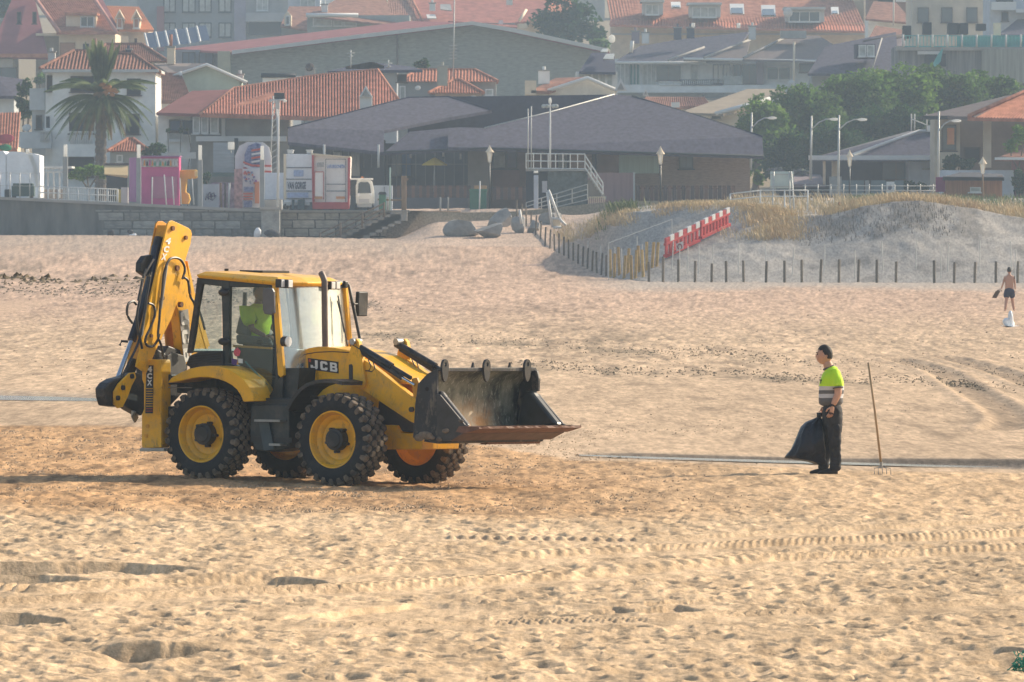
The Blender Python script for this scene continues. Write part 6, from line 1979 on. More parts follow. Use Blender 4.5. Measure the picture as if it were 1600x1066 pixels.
# floodlight masts ---------------------------------------------------------
m1 = T('floodlight_mast', 'tall white mast with dark floodlight box left of the lorry', 'mast', 434.5, 326, 547.6)
tpole(m1, 'pole', [(434,328,547.6),(435,150,547.6)], .085, PWHITE, 8, .06); blk(m1, 428, 444, 145, 156, 547.5, .5, DARKW, 'floodlight', bev=.04)
tpole(m1, 'crossbar', [(420,157,547.5),(446,156,547.5)], .05, PWHITE); blk(m1, 430, 437, 158, 170, 547.4, .4, FASC, 'control_box', bev=.02)
for x in (422, 445): MB().blob(W(x,158,547.5), .13, .13, .1, seed=1, amp=.1).build('lamp', LAMPM, m1)
m2_ = T('floodlight_mast', 'tall mast with clustered lamps rising above the restaurant platform', 'mast', 859.5, 265, 572)
tpole(m2_, 'pole', [(859.5,268,572),(859.5,158,572)], .07, PWHITE, 8, .05)
tpole(m2_, 'crossbar', [(848,166,572),(870,165,572)], .04, METAL)
for x in (849, 855, 865, 869): MB().blob(W(x,166,571.9), .16, .15, .14, seed=x, amp=.2).build('lamp', CURT, m2_)
MB().blob(W(859.5,157,572), .12,.12,.25, seed=2, amp=.2).build('top_fitting', LAMPM, m2_)

# lorry with two bodies ---------------------------------------------------
lo = T('lorry', 'white and red box lorry with lettering parked on the promenade', 'lorry', 500, 330, 553)
LW = mat('lorry_white', (.78,.79,.83), rough=.5, var=.06); LWW = mat('lorry_cream', (.82,.76,.72), rough=.5, var=.06); LR = mat('lorry_red', (.45,.05,.06), rough=.5, var=.1); LBLU = tmat('blue_print', (.10,.18,.42)); INK = tmat('grey_ink', (.10,.11,.15))
blk(lo, 443, 488, 241, 316, 553, 6, LW, 'box_body', bev=.03)
pol(lo, [(487,241,552.8),(489,320,552.8),(544,321,552.4),(547,246,552.4)], (0,6,0), LWW, 'rear_body', bevel=.02)
for y in (261.5, 279.5, 298, 310): blk(lo, 443.5, 487, y, y+1.3, 552.93, .1, INK, 'panel_seam')
blk(lo, 443, 447, 241, 312, 552.9, .1, CREAM, 'corner_strip')
pol(lo, face([(487,240),(490.5,240),(491.5,326),(488,326)],552.6), (0,.2,0), LR, 'red_edge'); pol(lo, face([(543.5,247),(547.5,246),(546,326),(543,326)],552.2), (0,.5,0), LR, 'red_edge')
pol(lo, face([(486,239.5),(546.5,244.5),(547,247),(486,242)],552.3), (0,6,0), CREAM, 'roof_edge'); blk(lo, 489, 545, 316, 327, 552.4, .4, LR, 'bumper', bev=.03)
blk(lo, 492, 505, 269.5, 309, 552.35, .05, LWW, 'door'); 
for (a, b, c, e) in ((491,505.5,268,269.3),(491,492,269,310),(505,506,269,312),(509,540,248.5,249.3),(508.5,509.3,249,316),(539.5,540.3,249,316),(510,540,287.5,288.6),(510,540,298,299.4)): blk(lo, a, b, c, e, 552.3, .05, LR if a < 508 else INK, 'panel_line')
blk(lo, 492, 504, 307, 311, 552.28, .05, tmat('orange_strip', (.55,.25,.12)), 'reflector'); blk(lo, 525, 539, 307, 311, 552.28, .05, tmat('orange_strip', (.55,.25,.12)), 'reflector')
ttext(lo, 'LAFURGONETA', 511, 539, 257.5, 263, 552.25, LBLU, .03); 
blk(lo, 495, 506, 254, 261, 552.27, .05, tmat('logo_grey', (.36,.34,.33), scale=9, var=.3), 'small_logo')
ttext(lo, 'VAN GORGE', 449, 478, 284, 296, 552.9, INK, .05)
blk(lo, 459, 474, 266, 276, 552.9, .05, tmat('pale_blue_print', (.36,.43,.62), scale=8, var=.2), 'blue_print'); blk(lo, 449, 482, 301, 309, 552.9, .05, tmat('pale_blue_print', (.36,.43,.62)), 'blue_print')
for (a, b) in ((449,458),(479,488)):
    v = blk(lo, a, b, 236, 240, 554, .8, FASC, 'roof_vent', bev=.02); blk(v, a-1, b+1, 234, 236, 553.9, 1.0, FASC, 'vent_cap', bev=.02)
blk(lo, 442, 484, 316, 321, 552.9, .1, FASC, 'step_board')
blk(lo, 412, 443, 270, 312, 554, 5, LW, 'front_body', bev=.03)
for (x, y) in ((447,325),(457,326),(467,326),(476,326),(500,327),(518,327),(535,327)):
    w_ = tpole(lo, 'wheel', [(x,y-2,552.9),(x,y-2,553.4)], .20, BLK, 12)
for (a, b) in ((456,460),(465,476)): blk(lo, a, b, 312, 327, 552.7, .4, tmat('underbox', (.05,.09,.11)), 'under_locker', bev=.02)
# small white van
vn_ = T('mini_truck', 'small white electric truck facing the sea beside the red lorry', 'small truck', 568, 330, 555)
pol(vn_, face([(556,318),(556,290),(559,281),(563,279.5),(576,279.5),(581,284),(584,300),(584,318)],555), (0,2.6,0), LAMPM, 'cab', bevel=.05)
pol(vn_, face([(559,302),(560,287),(563,284.5),(575,284.5),(578,288),(580,302)],554.9), (0,.05,0), GLAZ, 'windscreen'); blk(vn_, 561, 577, 311, 317, 554.85, .05, FASC, 'front_panel')
blk(vn_, 547, 557, 281, 306, 555.6, 2, BLUK, 'load_frame'); blk(vn_, 546, 582, 278.5, 281, 554.8, 2.8, LAMPM, 'roof', bev=.03)
for x in (560.5, 579): MB().blob(W(x,305,554.85), .12,.05,.12, seed=1, amp=.05).build('headlight', LAMPG, vn_)
for x in (560, 579): tpole(vn_, 'wheel', [(x,325,555.1),(x,325,555.5)], .26, BLK, 12)
blk(vn_, 558, 581, 318, 324, 555.05, 2.4, tmat('white_bumper', (.6,.6,.58)), 'bumper', bev=.04)
MB().blob(W(566,278,555.6), .1,.1,.1, seed=1, amp=.1).build('beacon', tmat('orange_beacon', (.6,.2,.03)), vn_)
# white cabinet, bottle banks
cb = T('cabinet', 'white cabinet standing right of the small white truck', 'cabinet', 600, 330, 558)
blk(cb, 583, 613, 290, 332, 558, 1.2, tmat('cabinet_white', (.48,.52,.58)), 'housing', bev=.03); blk(cb, 600, 600.8, 292, 330, 557.96, .1, INK, 'door_gap')
gbn = T('litter_bin', 'green litter bin in front of the white cabinet', 'bin', 597, 332, 555)
GRN = tmat('bin_green', (.06,.18,.12)); blk(gbn, 592, 603, 304, 332, 555, .5, GRN, 'bin_body', bev=.04); pol(gbn, face([(590.5,304),(604.5,304),(602,300),(593,300)],554.9), (0,.6,0), DARKW, 'lid')
gp_ = T('green_pole', 'slim pale green pole beside the white cabinet', 'pole', 609.5, 330, 554)
tpole(gp_, 'shaft', [(609,332,554),(609.5,262,554)], .06, tmat('pale_green_paint', (.36,.48,.42)), 6)
gb2 = T('wheeled_bin', 'large green wheeled bin with a tan box on top in front of the restaurant', 'bin', 747, 328, 566)
blk(gb2, 734, 760, 299, 328, 566, 1.1, GRN, 'bin_body', bev=.05); blk(gb2, 733, 761, 295.5, 299.5, 565.9, 1.3, GRN, 'lid', bev=.03); blk(gb2, 741, 760, 290, 295.5, 565.9, .8, tmat('tan_box', (.45,.28,.14)), 'tan_box', bev=.02)
for x in (738, 756): tpole(gb2, 'wheel', [(x,328.5,566.1),(x,328.5,566.3)], .1, BLK, 8)
wpst = T('white_post', 'short white stake in front of the green wheeled bin', 'post', 750, 328, 563); tpole(wpst, 'shaft', [(749,330,563),(750,283,563)], .05, PWHITE, 5)

# lantern street lamps ------------------------------------------------------
def lantern(px, pt, pb, d, label, pm=None, w=5.5):
    t = T('street_lamp', label, 'street lamp', px, pb, d, 'lantern street lamps')
    pm = pm or BLUK
    tpole(t, 'pole', [(px,pb+4,d),(px,pt+22,d)], .07, pm, 7, .05)
    q = W(px, pt+22, d); r0 = w*.55*d/F; r1 = w*.95*d/F; zt = W(px, pt+8, d).z
    MB().lathe([(r0*.5,q.z-.1-q.z),(r0,0),(r1,zt-q.z),(r1*1.15,zt-q.z+.02)], q, (0,0,1), 6).build('lantern_glass', LAMPM if pm is not None else LAMPM, t)
    MB().lathe([(r1*1.35,zt-q.z),(r1*1.1,zt-q.z+.08),(r1*.5,zt-q.z+.26),(.03,zt-q.z+.42),(.0,zt-q.z+.5)], q, (0,0,1), 8).build('lantern_cap', CREAM, t)
    for k in range(4):
        a = math.pi/4+math.pi/2*k
        MB().tube([q+Vector((r0*math.cos(a), r0*math.sin(a), 0)), q+Vector((r1*math.cos(a), r1*math.sin(a), zt-q.z))], .025, 4).build('lantern_bar', CREAM, t)
lantern(765, 230, 326, 567, 'lantern street lamp in front of the restaurant window, right of the green bin')
lantern(1032, 233, 318, 500, 'lantern street lamp in front of the brown brick wall above the dune')
lantern(1327.5, 237, 306, 560, 'lantern street lamp in front of the white garage front', w=4.5)
lantern(1535.5, 248, 306, 545, 'lantern street lamp on brown pole in front of the wooden shed', TIMB)
def cobra(px, pt, pb, xh, yh, d, label):
    t = T('street_lamp', label, 'street lamp', px, pb, d, 'arched street lamps on the right')
    tpole(t, 'pole', [(px-1.5,pb+4,d),(px,pt,d)], .10, METAL, 7, .06)
    tpole(t, 'arm', [(px,pt+ (yh-pt)+16,d),(px+(xh-px)*.35,yh+5,d),(px+(xh-px)*.7,yh,d),(xh-4,yh,d)], .05, METAL, 6)
    mb = MB().blob(W(xh+3, yh, d), .38, .18, .11, seed=1, amp=.1); mb.build('lamp_head', LAMPM, t, smooth=True)
cobra(1174.5, 176, 262, 1203, 184.5, 600, 'arched street lamp, leftmost, rising beside the dark roof end')
cobra(1268, 181, 278, 1300, 186.5, 585, 'arched street lamp in front of the left eave of the white garage')
cobra(1311, 180, 310, 1344, 187, 575, 'arched street lamp standing left of the garage lantern')
cobra(1467, 174, 300, 1491, 189, 570, 'arched street lamp in front of the beige window of the tiled house')
# low bits of the promenade: white pillar sign
ps = T('pillar_sign', 'slim white sign pillar beside the dark platform', 'sign', 837, 329, 562)
blk(ps, 834, 841, 274, 330, 562, .3, tmat('pale_sign', (.50,.53,.60)), 'pillar', bev=.03); blk(ps, 834, 841, 267, 270.5, 562, .3, LAMPM, 'lamp_box', bev=.02)
pn = T('notice', 'small grey notice plate on the dark platform wall', 'notice', 851, 300, 564.5); blk(pn, 847, 855, 283, 301, 564.5, .08, tmat('notice_grey', (.42,.42,.45)), 'plate')
# railings and frames on the right plateau
rf_ = T('tube_railing', 'pale tube railing frame standing over the dune crest', 'railing', 1215, 350, 470)
for (x0_, y0_, x1_, y1_) in ((1141,303,1190,297.5),(1190,297.5,1262,297.5),(1141,312,1190,307),(1190,307,1262,307)): tpole(rf_, 'rail', [(x0_,y0_,470),(x1_,y1_,470)], .035, PWHITE, 5)
for (x, a, b) in ((1141,303,355),(1188,297,343),(1226,297,350),(1262,297,330)): tpole(rf_, 'upright', [(x,a,470),(x,b,470)], .045, PWHITE, 5)
sb = T('sign_board', 'blank pale board seen from behind on thin posts above the dune', 'sign board', 1221, 340, 480)
blk(sb, 1203.5, 1240, 268, 294.5, 480, .06, tmat('board_back', (.52,.60,.58)), 'board')
for y in (272, 291): blk(sb, 1203, 1240.5, y, y+1.2, 479.9, .06, METAL, 'batten')
for (xa_, xb_) in ((1209,1208),(1233,1235),(1236,1241)): tpole(sb, 'post', [(xa_,268,479.8),(xb_-.5,318,479.8),(xb_,350,479.8)], .045, METAL, 5)
rg = T('low_railing', 'low grey railing running right along the plateau before the garage', 'railing', 1330, 300, 560)
for y in (290, 297, 303): tpole(rg, 'rail', [(1255,y,560),(1480,y+1,560)], .025, METAL, 4)
for k in range(12): tpole(rg, 'post', [(1258+k*20,288,560),(1258+k*20,308,560)], .035, METAL, 4)
ga = T('gate_sign', 'white slatted board with a dark emblem on the garden wall', 'board', 1390, 305, 578)
blk(ga, 1385, 1397.5, 284, 306, 578, .1, LAMPM, 'board'); pol(ga, face([(1388,290),(1392,289),(1394,293),(1391,298),(1387.5,296)],577.9), (0,.05,0), INK, 'emblem')
for (x, y0_, lab) in ((1311,316,'short rusty stake on the dune grass left of the garage'),(1348,316,'short rusty stake on the dune grass under the garage')):
    p = T('stake', lab, 'stake', x, 333, 470, 'rusty stakes on the dune'); tpole(p, 'shaft', [(x,338,470),(x,y0_,470)], .06, tmat('rusty_stake', (.28,.13,.06)), 5)
# white plank frame by the rocks
pf = T('plank_frame', 'leaning white plank frame standing on the ramp below the platform', 'frame', 866, 355, 520)
for (a, b) in (((855,300),(863,356)),((857,297),(874,342)),((863,342),(876,342)),((864,356),(877,355)),((874,342),(884,352)),((812,328),(815,350))): tpole(pf, 'plank', [(a[0],a[1],520),(b[0],b[1],520)], .085, PWHITE, 4)
blk(pf, 864, 876, 341, 356, 520.2, .2, CREAM, 'board')
# ---------------------------------------------------------------- restaurant with the big slate roofs
rs = T('restaurant', 'long low restaurant with broad slate-grey pitched roofs and brown brick walls', 'building', 820, 330, 585)
RW_ = tmat('dark_recess', (.075,.085,.095)); BRN = tmat('brown_boards', (.22,.14,.11), var=.2); 
wall(rs, 452, 600, 218, 330, 590, 8, RW_, 'back_wall'); wall(rs, 598, 735, 224, 330, 592, 6, RW_, 'back_wall')
wall(rs, 731, 765, 226, 330, 584, 8, tmat('brown_pier', (.20,.17,.14)), 'pier'); wall(rs, 765, 892, 228, 330, 586, 8, BRN, 'wall')
wall(rs, 892, 1172, 232, 330, 583, 12, BRICKW, 'brick_wall')
roofp(rs, [(450,222,585),(600,238,583),(600,204,588),(690,186,594),(768,172,598),(702,151,604),(637,152.5,604),(450,200,588)], SLATE, 'roof')
roofp(rs, [(600,238,583),(756,231,581),(757,200,587),(716,199,588),(640,206,588)], SLATE, 'roof')
roofp(rs, [(700,230,580.5),(757,231,580),(1193,243.5,578),(1191,213,582),(1100,184,590),(988,150,598),(960,148,598),(860,175,592),(757,200,586),(700,200,586)], SLATE, 'roof')
pol(rs, [(637,152,604),(702,151,604),(960,148,604),(960,240,604),(637,240,604)], (0,1,0), SLATEB, 'rear_roof')
blk(rs, 820, 960, 150, 190, 601, 2, SLATEB, 'roof_box')
tpole(rs, 'ridge_flashing', [(757,200,585.8),(860,175,591.8),(960,147.5,597.8)], .05, METAL, 5); tpole(rs, 'ridge_flashing', [(450,200,587.8),(637,152.5,603.8),(702,151,603.8),(768,172,597.8)], .06, SLATEB, 5)
tpole(rs, 'ridge_flashing', [(988,150,597.8),(1100,184,589.8),(1191,213,581.8)], .06, DARKW, 5)
tpole(rs, 'gutter', [(600,238,582.8),(757,231.5,579.8),(1193,244,577.8)], .08, DARKW, 5)
for (a, b) in ((505,508),(590,593),(1172,1174)): tpole(rs, 'eave_post', [((a+b)/2,226,583),((a+b)/2,262 if a > 500 else 240,583)], .09, FASC, 6)
win(rs, 771.5, 789, 232, 262, 585.9, SHUT, CURT, 0); win(rs, 793, 806, 232, 262, 585.9, SHUT, tmat('violet_pane', (.14,.13,.19)), 0)
win(rs, 1063, 1081, 240, 262, 582.9, DARKW, GLAZ, 1); win(rs, 872, 886, 238, 262, 585.9, SHUT, CURT, 1)
blk(rs, 967, 1030, 238, 271, 582.8, .15, tmat('pale_green_shutter', (.36,.46,.40), var=.1, stretch=(6,1,.2), scale=2), 'roller_shutter')
blk(rs, 934, 967, 237, 271, 582.85, .12, BRN, 'board_panel'); blk(rs, 925, 932, 237, 300, 582.8, .2, DARKW, 'doorway')
blk(rs, 918, 992, 270, 322, 580, 1.2, tmat('mauve_boards', (.32,.20,.20), stretch=(4,1,.2), scale=1.5), 'store_wall'); blk(rs, 989.5, 992, 269, 322, 579.9, .2, FASC, 'corner_trim')
blk(rs, 770, 812, 266, 300, 585.7, .2, tmat('brown_red_boards', (.22,.11,.09)), 'low_panel')
for (x, m_) in ((520,CURT),(548,GLAZ),(612,GLAZ),(628,tmat('blue_screen', (.06,.12,.22)))): win(rs, x, x+14, 238, 275, 589.9 if x < 600 else 591.9, DARKW, m_, 0)
for (a, y) in ((640,238),(691,236),(718,240)): blk(rs, a, a+3, y, y+9, 584.5, .3, FASC, 'hanging_lamp')
for k in range(9): blk(rs, 604+k*15, 605.4+k*15, 236, 300, 591.6, .15, tmat('door_mullion', (.16,.17,.17)), 'door_mullion')
for k in range(6): blk(rs, 520+k*12, 521.2+k*12, 230, 262, 589.6, .15, tmat('door_mullion', (.16,.17,.17)), 'door_mullion')
blk(rs, 604, 730, 256, 257.4, 591.5, .15, tmat('door_mullion', (.16,.17,.17)), 'transom')
# slat fences
def slatfence(x0, x1, y0, y1, d, w, gap, m, m2, label):
    t = T('slat_fence', label, 'fence', (x0+x1)/2, y1, d, 'brown slat fences by the restaurant')
    a, b = W(x0,0,d).x, W(x1,0,d).x; zt = W(x0,y0,d).z; zb = W(x0,y1,d).z
    pz_ = w*d/F; me = bpy.data.meshes.new('slat'); q = MB().box(-pz_/2, pz_/2, -.03, .03, 0, zt-zb); me.from_pydata([tuple(v) for v in q.v], [], q.f); me.materials.append(m)
    me2 = me.copy(); me2.materials.clear(); me2.materials.append(m2)
    o0 = ROOTM[t.name].to_translation(); x = x0; k = 0
    while x < x1:
        piece(me if k % 2 else me2, 'slat', t, Vector((W(x+w/2,0,d).x, d, zb))-o0); x += w+gap; k += 1
    tpole(t, 'rail', [(x0,y0+4,d+.08),(x1,y0+4,d+.08)], .04, m, 4); tpole(t, 'rail', [(x0,y1-4,d+.08),(x1,y1-4,d+.08)], .04, m, 4)
    return t
FB1 = tmat('slat_brown', (.17,.095,.07), vobj=.15); FB2 = tmat('slat_dark', (.10,.07,.065), vobj=.15)
slatfence(614, 731, 290, 309, 578, 5.2, .6, FB1, FB2, 'brown slat fence under the yellow umbrella'); blk(rs, 600, 731, 309, 332, 582, .4, tmat('dark_plinth', (.14,.13,.135)), 'plinth')
slatfence(770, 818, 292, 312, 577, 5.2, .6, FB1, FB2, 'short brown slat fence right of the lantern lamp')
slatfence(994, 1144, 290, 322, 562, 5.5, 1.6, FB1, FB2, 'dark brown slat fence along the foot of the brick wall')
# yellow umbrella
um = T('parasol', 'yellow parasol in the shaded terrace of the restaurant', 'parasol', 678, 300, 583)
c = W(679,246,583); r0 = 20*583/F
MB().lathe([(.02,.0),(r0*.5,-.22),(r0*.85,-.42),(r0,-.52),(r0*.98,-.56)], c, (0,0,1), 8).build('canopy', tmat('yellow_canopy', (.60,.42,.05)), um); tpole(um, 'pole', [(679,246,583),(678,300,583)], .04, METAL, 6)
# platform with stairs
pf_ = T('platform', 'dark stone platform with pale railings and side stairs before the restaurant', 'platform', 870, 330, 568)
blk(pf_, 822, 856, 266, 331, 568, 3, tmat('platform_dark', (.045,.055,.075)), 'wall'); blk(pf_, 856, 918, 268, 328, 566, 5, tmat('platform_stone', (.10,.12,.115), scale=3, var=.45), 'stone_wall'); blk(pf_, 822, 920, 264, 267.5, 565.8, 5.4, CONC, 'deck')
blk(pf_, 918, 938, 281, 310, 566.2, 4, tmat('stair_side', (.27,.24,.20)), 'stair_side')
railing(pf_, 822, 914, 240, 263, 565.9, PWHITE, 9, 3, y0b=241, y1b=264, r=.04)
railing(pf_, 914, 942, 243, 262, 565.8, PWHITE, 4, 3, y0b=286, y1b=304, r=.045)
railing(pf_, 822, 918, 317, 335, 563, METAL, 5, 4, y0b=288, y1b=312, r=.035)
for k in range(9): blk(pf_, 916+k*3.2, 922+k*3.2, 268+k*4.8, 273+k*4.8, 566, 1.2, CONC, 'step')
for (x, y) in ((825,170),(830,166)): tpole(pf_, 'flag_pole', [(x,266,565.7),(x,y,565.7)], .04, METAL, 5)
cg_ = T('cage', 'small pale wire cage at the foot of the platform stairs', 'cage', 935, 322, 560)
railing(cg_, 920, 945, 308, 326, 560, CREAM, 9, 2, r=.025)

# ---------------------------------------------------------------- left houses
h = T('white_house', 'white two-storey house with brown hipped roof behind the palm', 'house', 150, 300, 612)
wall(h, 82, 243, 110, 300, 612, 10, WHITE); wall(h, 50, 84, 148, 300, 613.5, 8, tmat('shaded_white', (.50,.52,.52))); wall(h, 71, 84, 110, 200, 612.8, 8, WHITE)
hip(h, 62, 250, 108, 116, 210, 80, 612, 10, TILED, n=34, ye1=114, yr1=86)
blk(h, 66, 248, 108.5, 113, 611.3, 10.5, FASC, 'eave_board')
for (a, b, c_, d_, mu) in ((112,146,121,142,1),(200,218,125,147,0)): win(h, a, b, c_, d_, 611.9, SHUT, DARKW, mu)
win(h, 75, 81, 120, 141, 612.7, SHUT, DARKW, 0); win(h, 58, 64, 182, 200, 613.4, SHUT, DARKW, 0); win(h, 72, 78, 182, 200, 611.9, FRAMEW, DARKW, 0)
win(h, 110, 145, 178, 207, 611.9, SHUT, DARKW, 0); win(h, 198, 216, 180, 208, 611.9, SHUT, DARKW, 0); win(h, 108, 145, 246, 275, 611.9, SHUT, DARKW, 0)
blk(h, 104, 150, 225, 245, 610.8, 1.2, WHITE, 'balcony_slab'); blk(h, 108, 146, 205, 208, 610.7, .2, FASC, 'balustrade_rail')
for k in range(13): tpole(h, 'baluster', [(110+k*2.8,208,610.8),(110+k*2.8,225,610.8)], .05, FASC, 6)
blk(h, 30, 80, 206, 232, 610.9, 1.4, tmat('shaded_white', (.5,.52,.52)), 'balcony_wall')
for k in range(6): tpole(h, 'baluster', [(64+k*2.4,206,610.8),(64+k*2.4,222,610.8)], .04, FASC, 5)
blk(h, 62, 80, 204.5, 206.5, 610.7, .3, FASC, 'balustrade_rail')
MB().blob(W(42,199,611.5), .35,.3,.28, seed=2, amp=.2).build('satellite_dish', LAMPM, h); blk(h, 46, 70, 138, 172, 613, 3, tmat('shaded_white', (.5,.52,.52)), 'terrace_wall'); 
chimney(h, 75, 86, 82, 98, 620, FASC)
h = T('outbuilding', 'small pale outbuilding with an orange tiled roof right of the palm trunk', 'outbuilding', 205, 300, 600)
wall(h, 172, 232, 238, 310, 600, 5, tmat('outbuilding_grey', (.36,.37,.35))); hip(h, 168, 234, 237, 200, 208, 218, 600, 5, TILE, n=16); win(h, 184, 190, 244, 252, 599.9, FRAMEW, CURT, 0)
h = T('tiled_shed', 'bright orange tiled roof with red and green goods below at the left edge', 'shed', 15, 240, 575)
roofp(h, [(-60,232,574),(27,232,574),(31,176,582),(-60,179,582)], TILE, 'roof', ribs=20); wall(h, -60, 27, 230, 300, 577, 4, CREAM)
MB().blob(W(8,215,573), .7,.3,.35, seed=2, amp=.4).build('red_bundle', tmat('red_cloth', (.35,.06,.08)), h); MB().blob(W(8,231,573), .45,.3,.25, seed=4, amp=.3).build('green_bundle', tmat('green_cloth', (.03,.20,.10)), h)

# far left cream houses on the hill
h = T('cream_villa', 'cream villa with large red roofs and a wide dormer window, upper left', 'house', 110, 110, 850)
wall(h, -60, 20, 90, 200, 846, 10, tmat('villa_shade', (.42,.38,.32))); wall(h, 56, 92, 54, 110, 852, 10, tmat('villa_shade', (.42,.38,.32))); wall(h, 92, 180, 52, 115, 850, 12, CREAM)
roofp(h, [(92,50,849),(180,51,849),(146,-4,862),(54,-4,862)], TILE, 'roof', ribs=26); blk(h, 88, 180, 49, 54, 848.3, 1, TILE, 'eave')
roofp(h, [(-20,88,846),(76,90,846),(54,-4,858),(20,-4,858)], TILER, 'roof'); blk(h, -60, 74, 84, 90, 845.5, 1, TILE, 'eave'); blk(h, 56, 92, 52, 56, 850, 2, CREAM, 'eave_board')
tpole(h, 'verge', [(54,-4,857),(92,50,848)], .22, tmat('pink_verge', (.5,.25,.2)), 6); tpole(h, 'verge', [(146,-4,857),(182,51,848)], .22, tmat('pink_verge', (.5,.25,.2)), 6)
blk(h, 103, 150, 23, 46, 851, 5, CREAM, 'dormer'); blk(h, 101, 152, 20, 24, 850.5, 6, TILE, 'dormer_roof'); win(h, 127, 146, 27, 41, 850.9, FRAMEW, GLAZ, 1)
win(h, 95, 116, 68, 88, 849.9, tmat('wood_frame', (.35,.2,.12)), tmat('brown_blind', (.40,.22,.15)), 0); win(h, 131, 138, 70, 88, 849.9, SHUT, DARKW, 0); win(h, 28, 32, 20, 36, 845, SHUT, DARKW, 0); win(h, 52, 56, 20, 36, 845, SHUT, DARKW, 0)
win(h, -20, 25, 107, 128, 845.9, SHUT, GLAZ, 1)
wall(h, -60, 16, 28, 90, 856, 3, tmat('villa_green', (.40,.42,.36))); 
h = T('grey_roof_house', 'low house with grey roof beside the dark conifer at the left edge', 'house', 10, 160, 640)
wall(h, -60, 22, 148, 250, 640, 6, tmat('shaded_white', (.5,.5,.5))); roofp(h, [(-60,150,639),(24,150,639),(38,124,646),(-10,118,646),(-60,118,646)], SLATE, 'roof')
h = T('orange_roof_villa', 'villa with bright orange roof and two small gabled dormers, upper left', 'house', 205, 80, 870)
wall(h, 178, 232, 44, 110, 870, 10, CREAM); roofp(h, [(172,46,869),(240,47,869),(216,11,882),(150,9,882)], tmat('bright_orange_tiles', (.66,.27,.12), var=.15, scale=1.6), 'roof', ribs=18)
roofp(h, [(168,46,868),(186,46,868),(160,-2,880),(140,-2,880)], TILER, 'roof')
for xc in (187, 213):
    d_ = 868; blk(h, xc-5, xc+5, 28, 46, d_, 4, CREAM, 'dormer'); roofp(h, [(xc-8,31,d_-.5),(xc,16,d_-.5),(xc,14,d_+5),(xc-8,29,d_+5)], CREAM, 'dormer_roof'); roofp(h, [(xc+8,31,d_-.5),(xc,16,d_-.5),(xc,14,d_+5),(xc+8,29,d_+5)], CREAM, 'dormer_roof')
    pol(h, face([(xc-5,29),(xc+5,29),(xc,18)],d_), (0,.3,0), CREAM, 'dormer_gable'); win(h, xc-3, xc+3, 30, 43, d_-.1, FRAMEW, tmat('brown_blind', (.4,.22,.15)), 0)
wall(h, 186, 200, 56, 80, 868, 5, CREAM)
h = T('tiled_house', 'house with brown pantiled hipped roof directly above the palm', 'house', 200, 120, 690)
hip(h, 138, 262, 100, 165, 222, 70, 690, 9, TILED, n=40, ye1=96); wall(h, 145, 258, 98, 140, 691, 8, WHITE); chimney(h, 197, 205, 78, 88, 692, SLATE); chimney(h, 145, 150, 60, 80, 700, tmat('brown_pot', (.3,.15,.1)), cap=False); chimney(h, 210, 214, 60, 74, 700, SHUT, cap=False)
h = T('chimney_stack', 'tall cream chimney stack with red pot before the solar panels', 'chimney', 267, 98, 660); blk(h, 261, 273, 74, 100, 660, .8, CREAM, 'stack'); blk(h, 260, 274, 72, 75, 659.9, 1, CONC, 'stack_cap'); tpole(h, 'pot', [(267,72,660.3),(267,54,660.3)], .13, TILE)
sp_ = T('solar_panels', 'row of dark solar panels on a rack above the red gymnasium roof', 'solar panels', 280, 78, 835)
SOL = mat('solar_glass', (.03,.05,.09), rough=.15, var=.1, spec=.8)
for k, (x, y) in enumerate(((226,52),(243,50),(258,48),(274,46),(291,44),(307,41))):
    p_ = pol(sp_, [(x,y,838),(x+15,y-1.6,838),(x+21,y+22,834),(x+6,y+24,834)], (0,.15,0), SOL, 'panel')
    MB().tube([W(x,y,837.8), W(x+6,y+24,833.8)], .10, 4).build('frame', FRAMEW, p_)
h = T('green_gable_house', 'low house with pale green gable and tiled wing left of the orange roof', 'house', 310, 180, 650)
pol(h, face([(272,118),(322,101),(374,126),(374,152),(276,152)],650), (0,9,0), tmat('green_gable', (.40,.47,.40)), 'wall')
roofp(h, [(269,118,649.5),(324,99.5,649.5),(300,99,662),(240,99,662)], tmat('grey_tiles', (.20,.17,.16)), 'roof'); roofp(h, [(324,99.5,649.5),(388,129,649.5),(372,122,662),(318,98,662)], TILED, 'roof')
tpole(h, 'bargeboard', [(270,119,649.3),(323,101,649.3),(386,129,649.3)], .13, FRAMEW, 5); tpole(h, 'bargeboard', [(281,112,649.2),(289,141,649.2)], .13, FRAMEW, 5)
roofp(h, [(232,158,642),(300,158,642),(282,114,650),(240,114,650)], TILED, 'roof', ribs=22); wall(h, 236, 300, 156, 190, 643, 5, WHITE)
chimney(h, 370, 380, 117, 128, 652, FRAMEW)
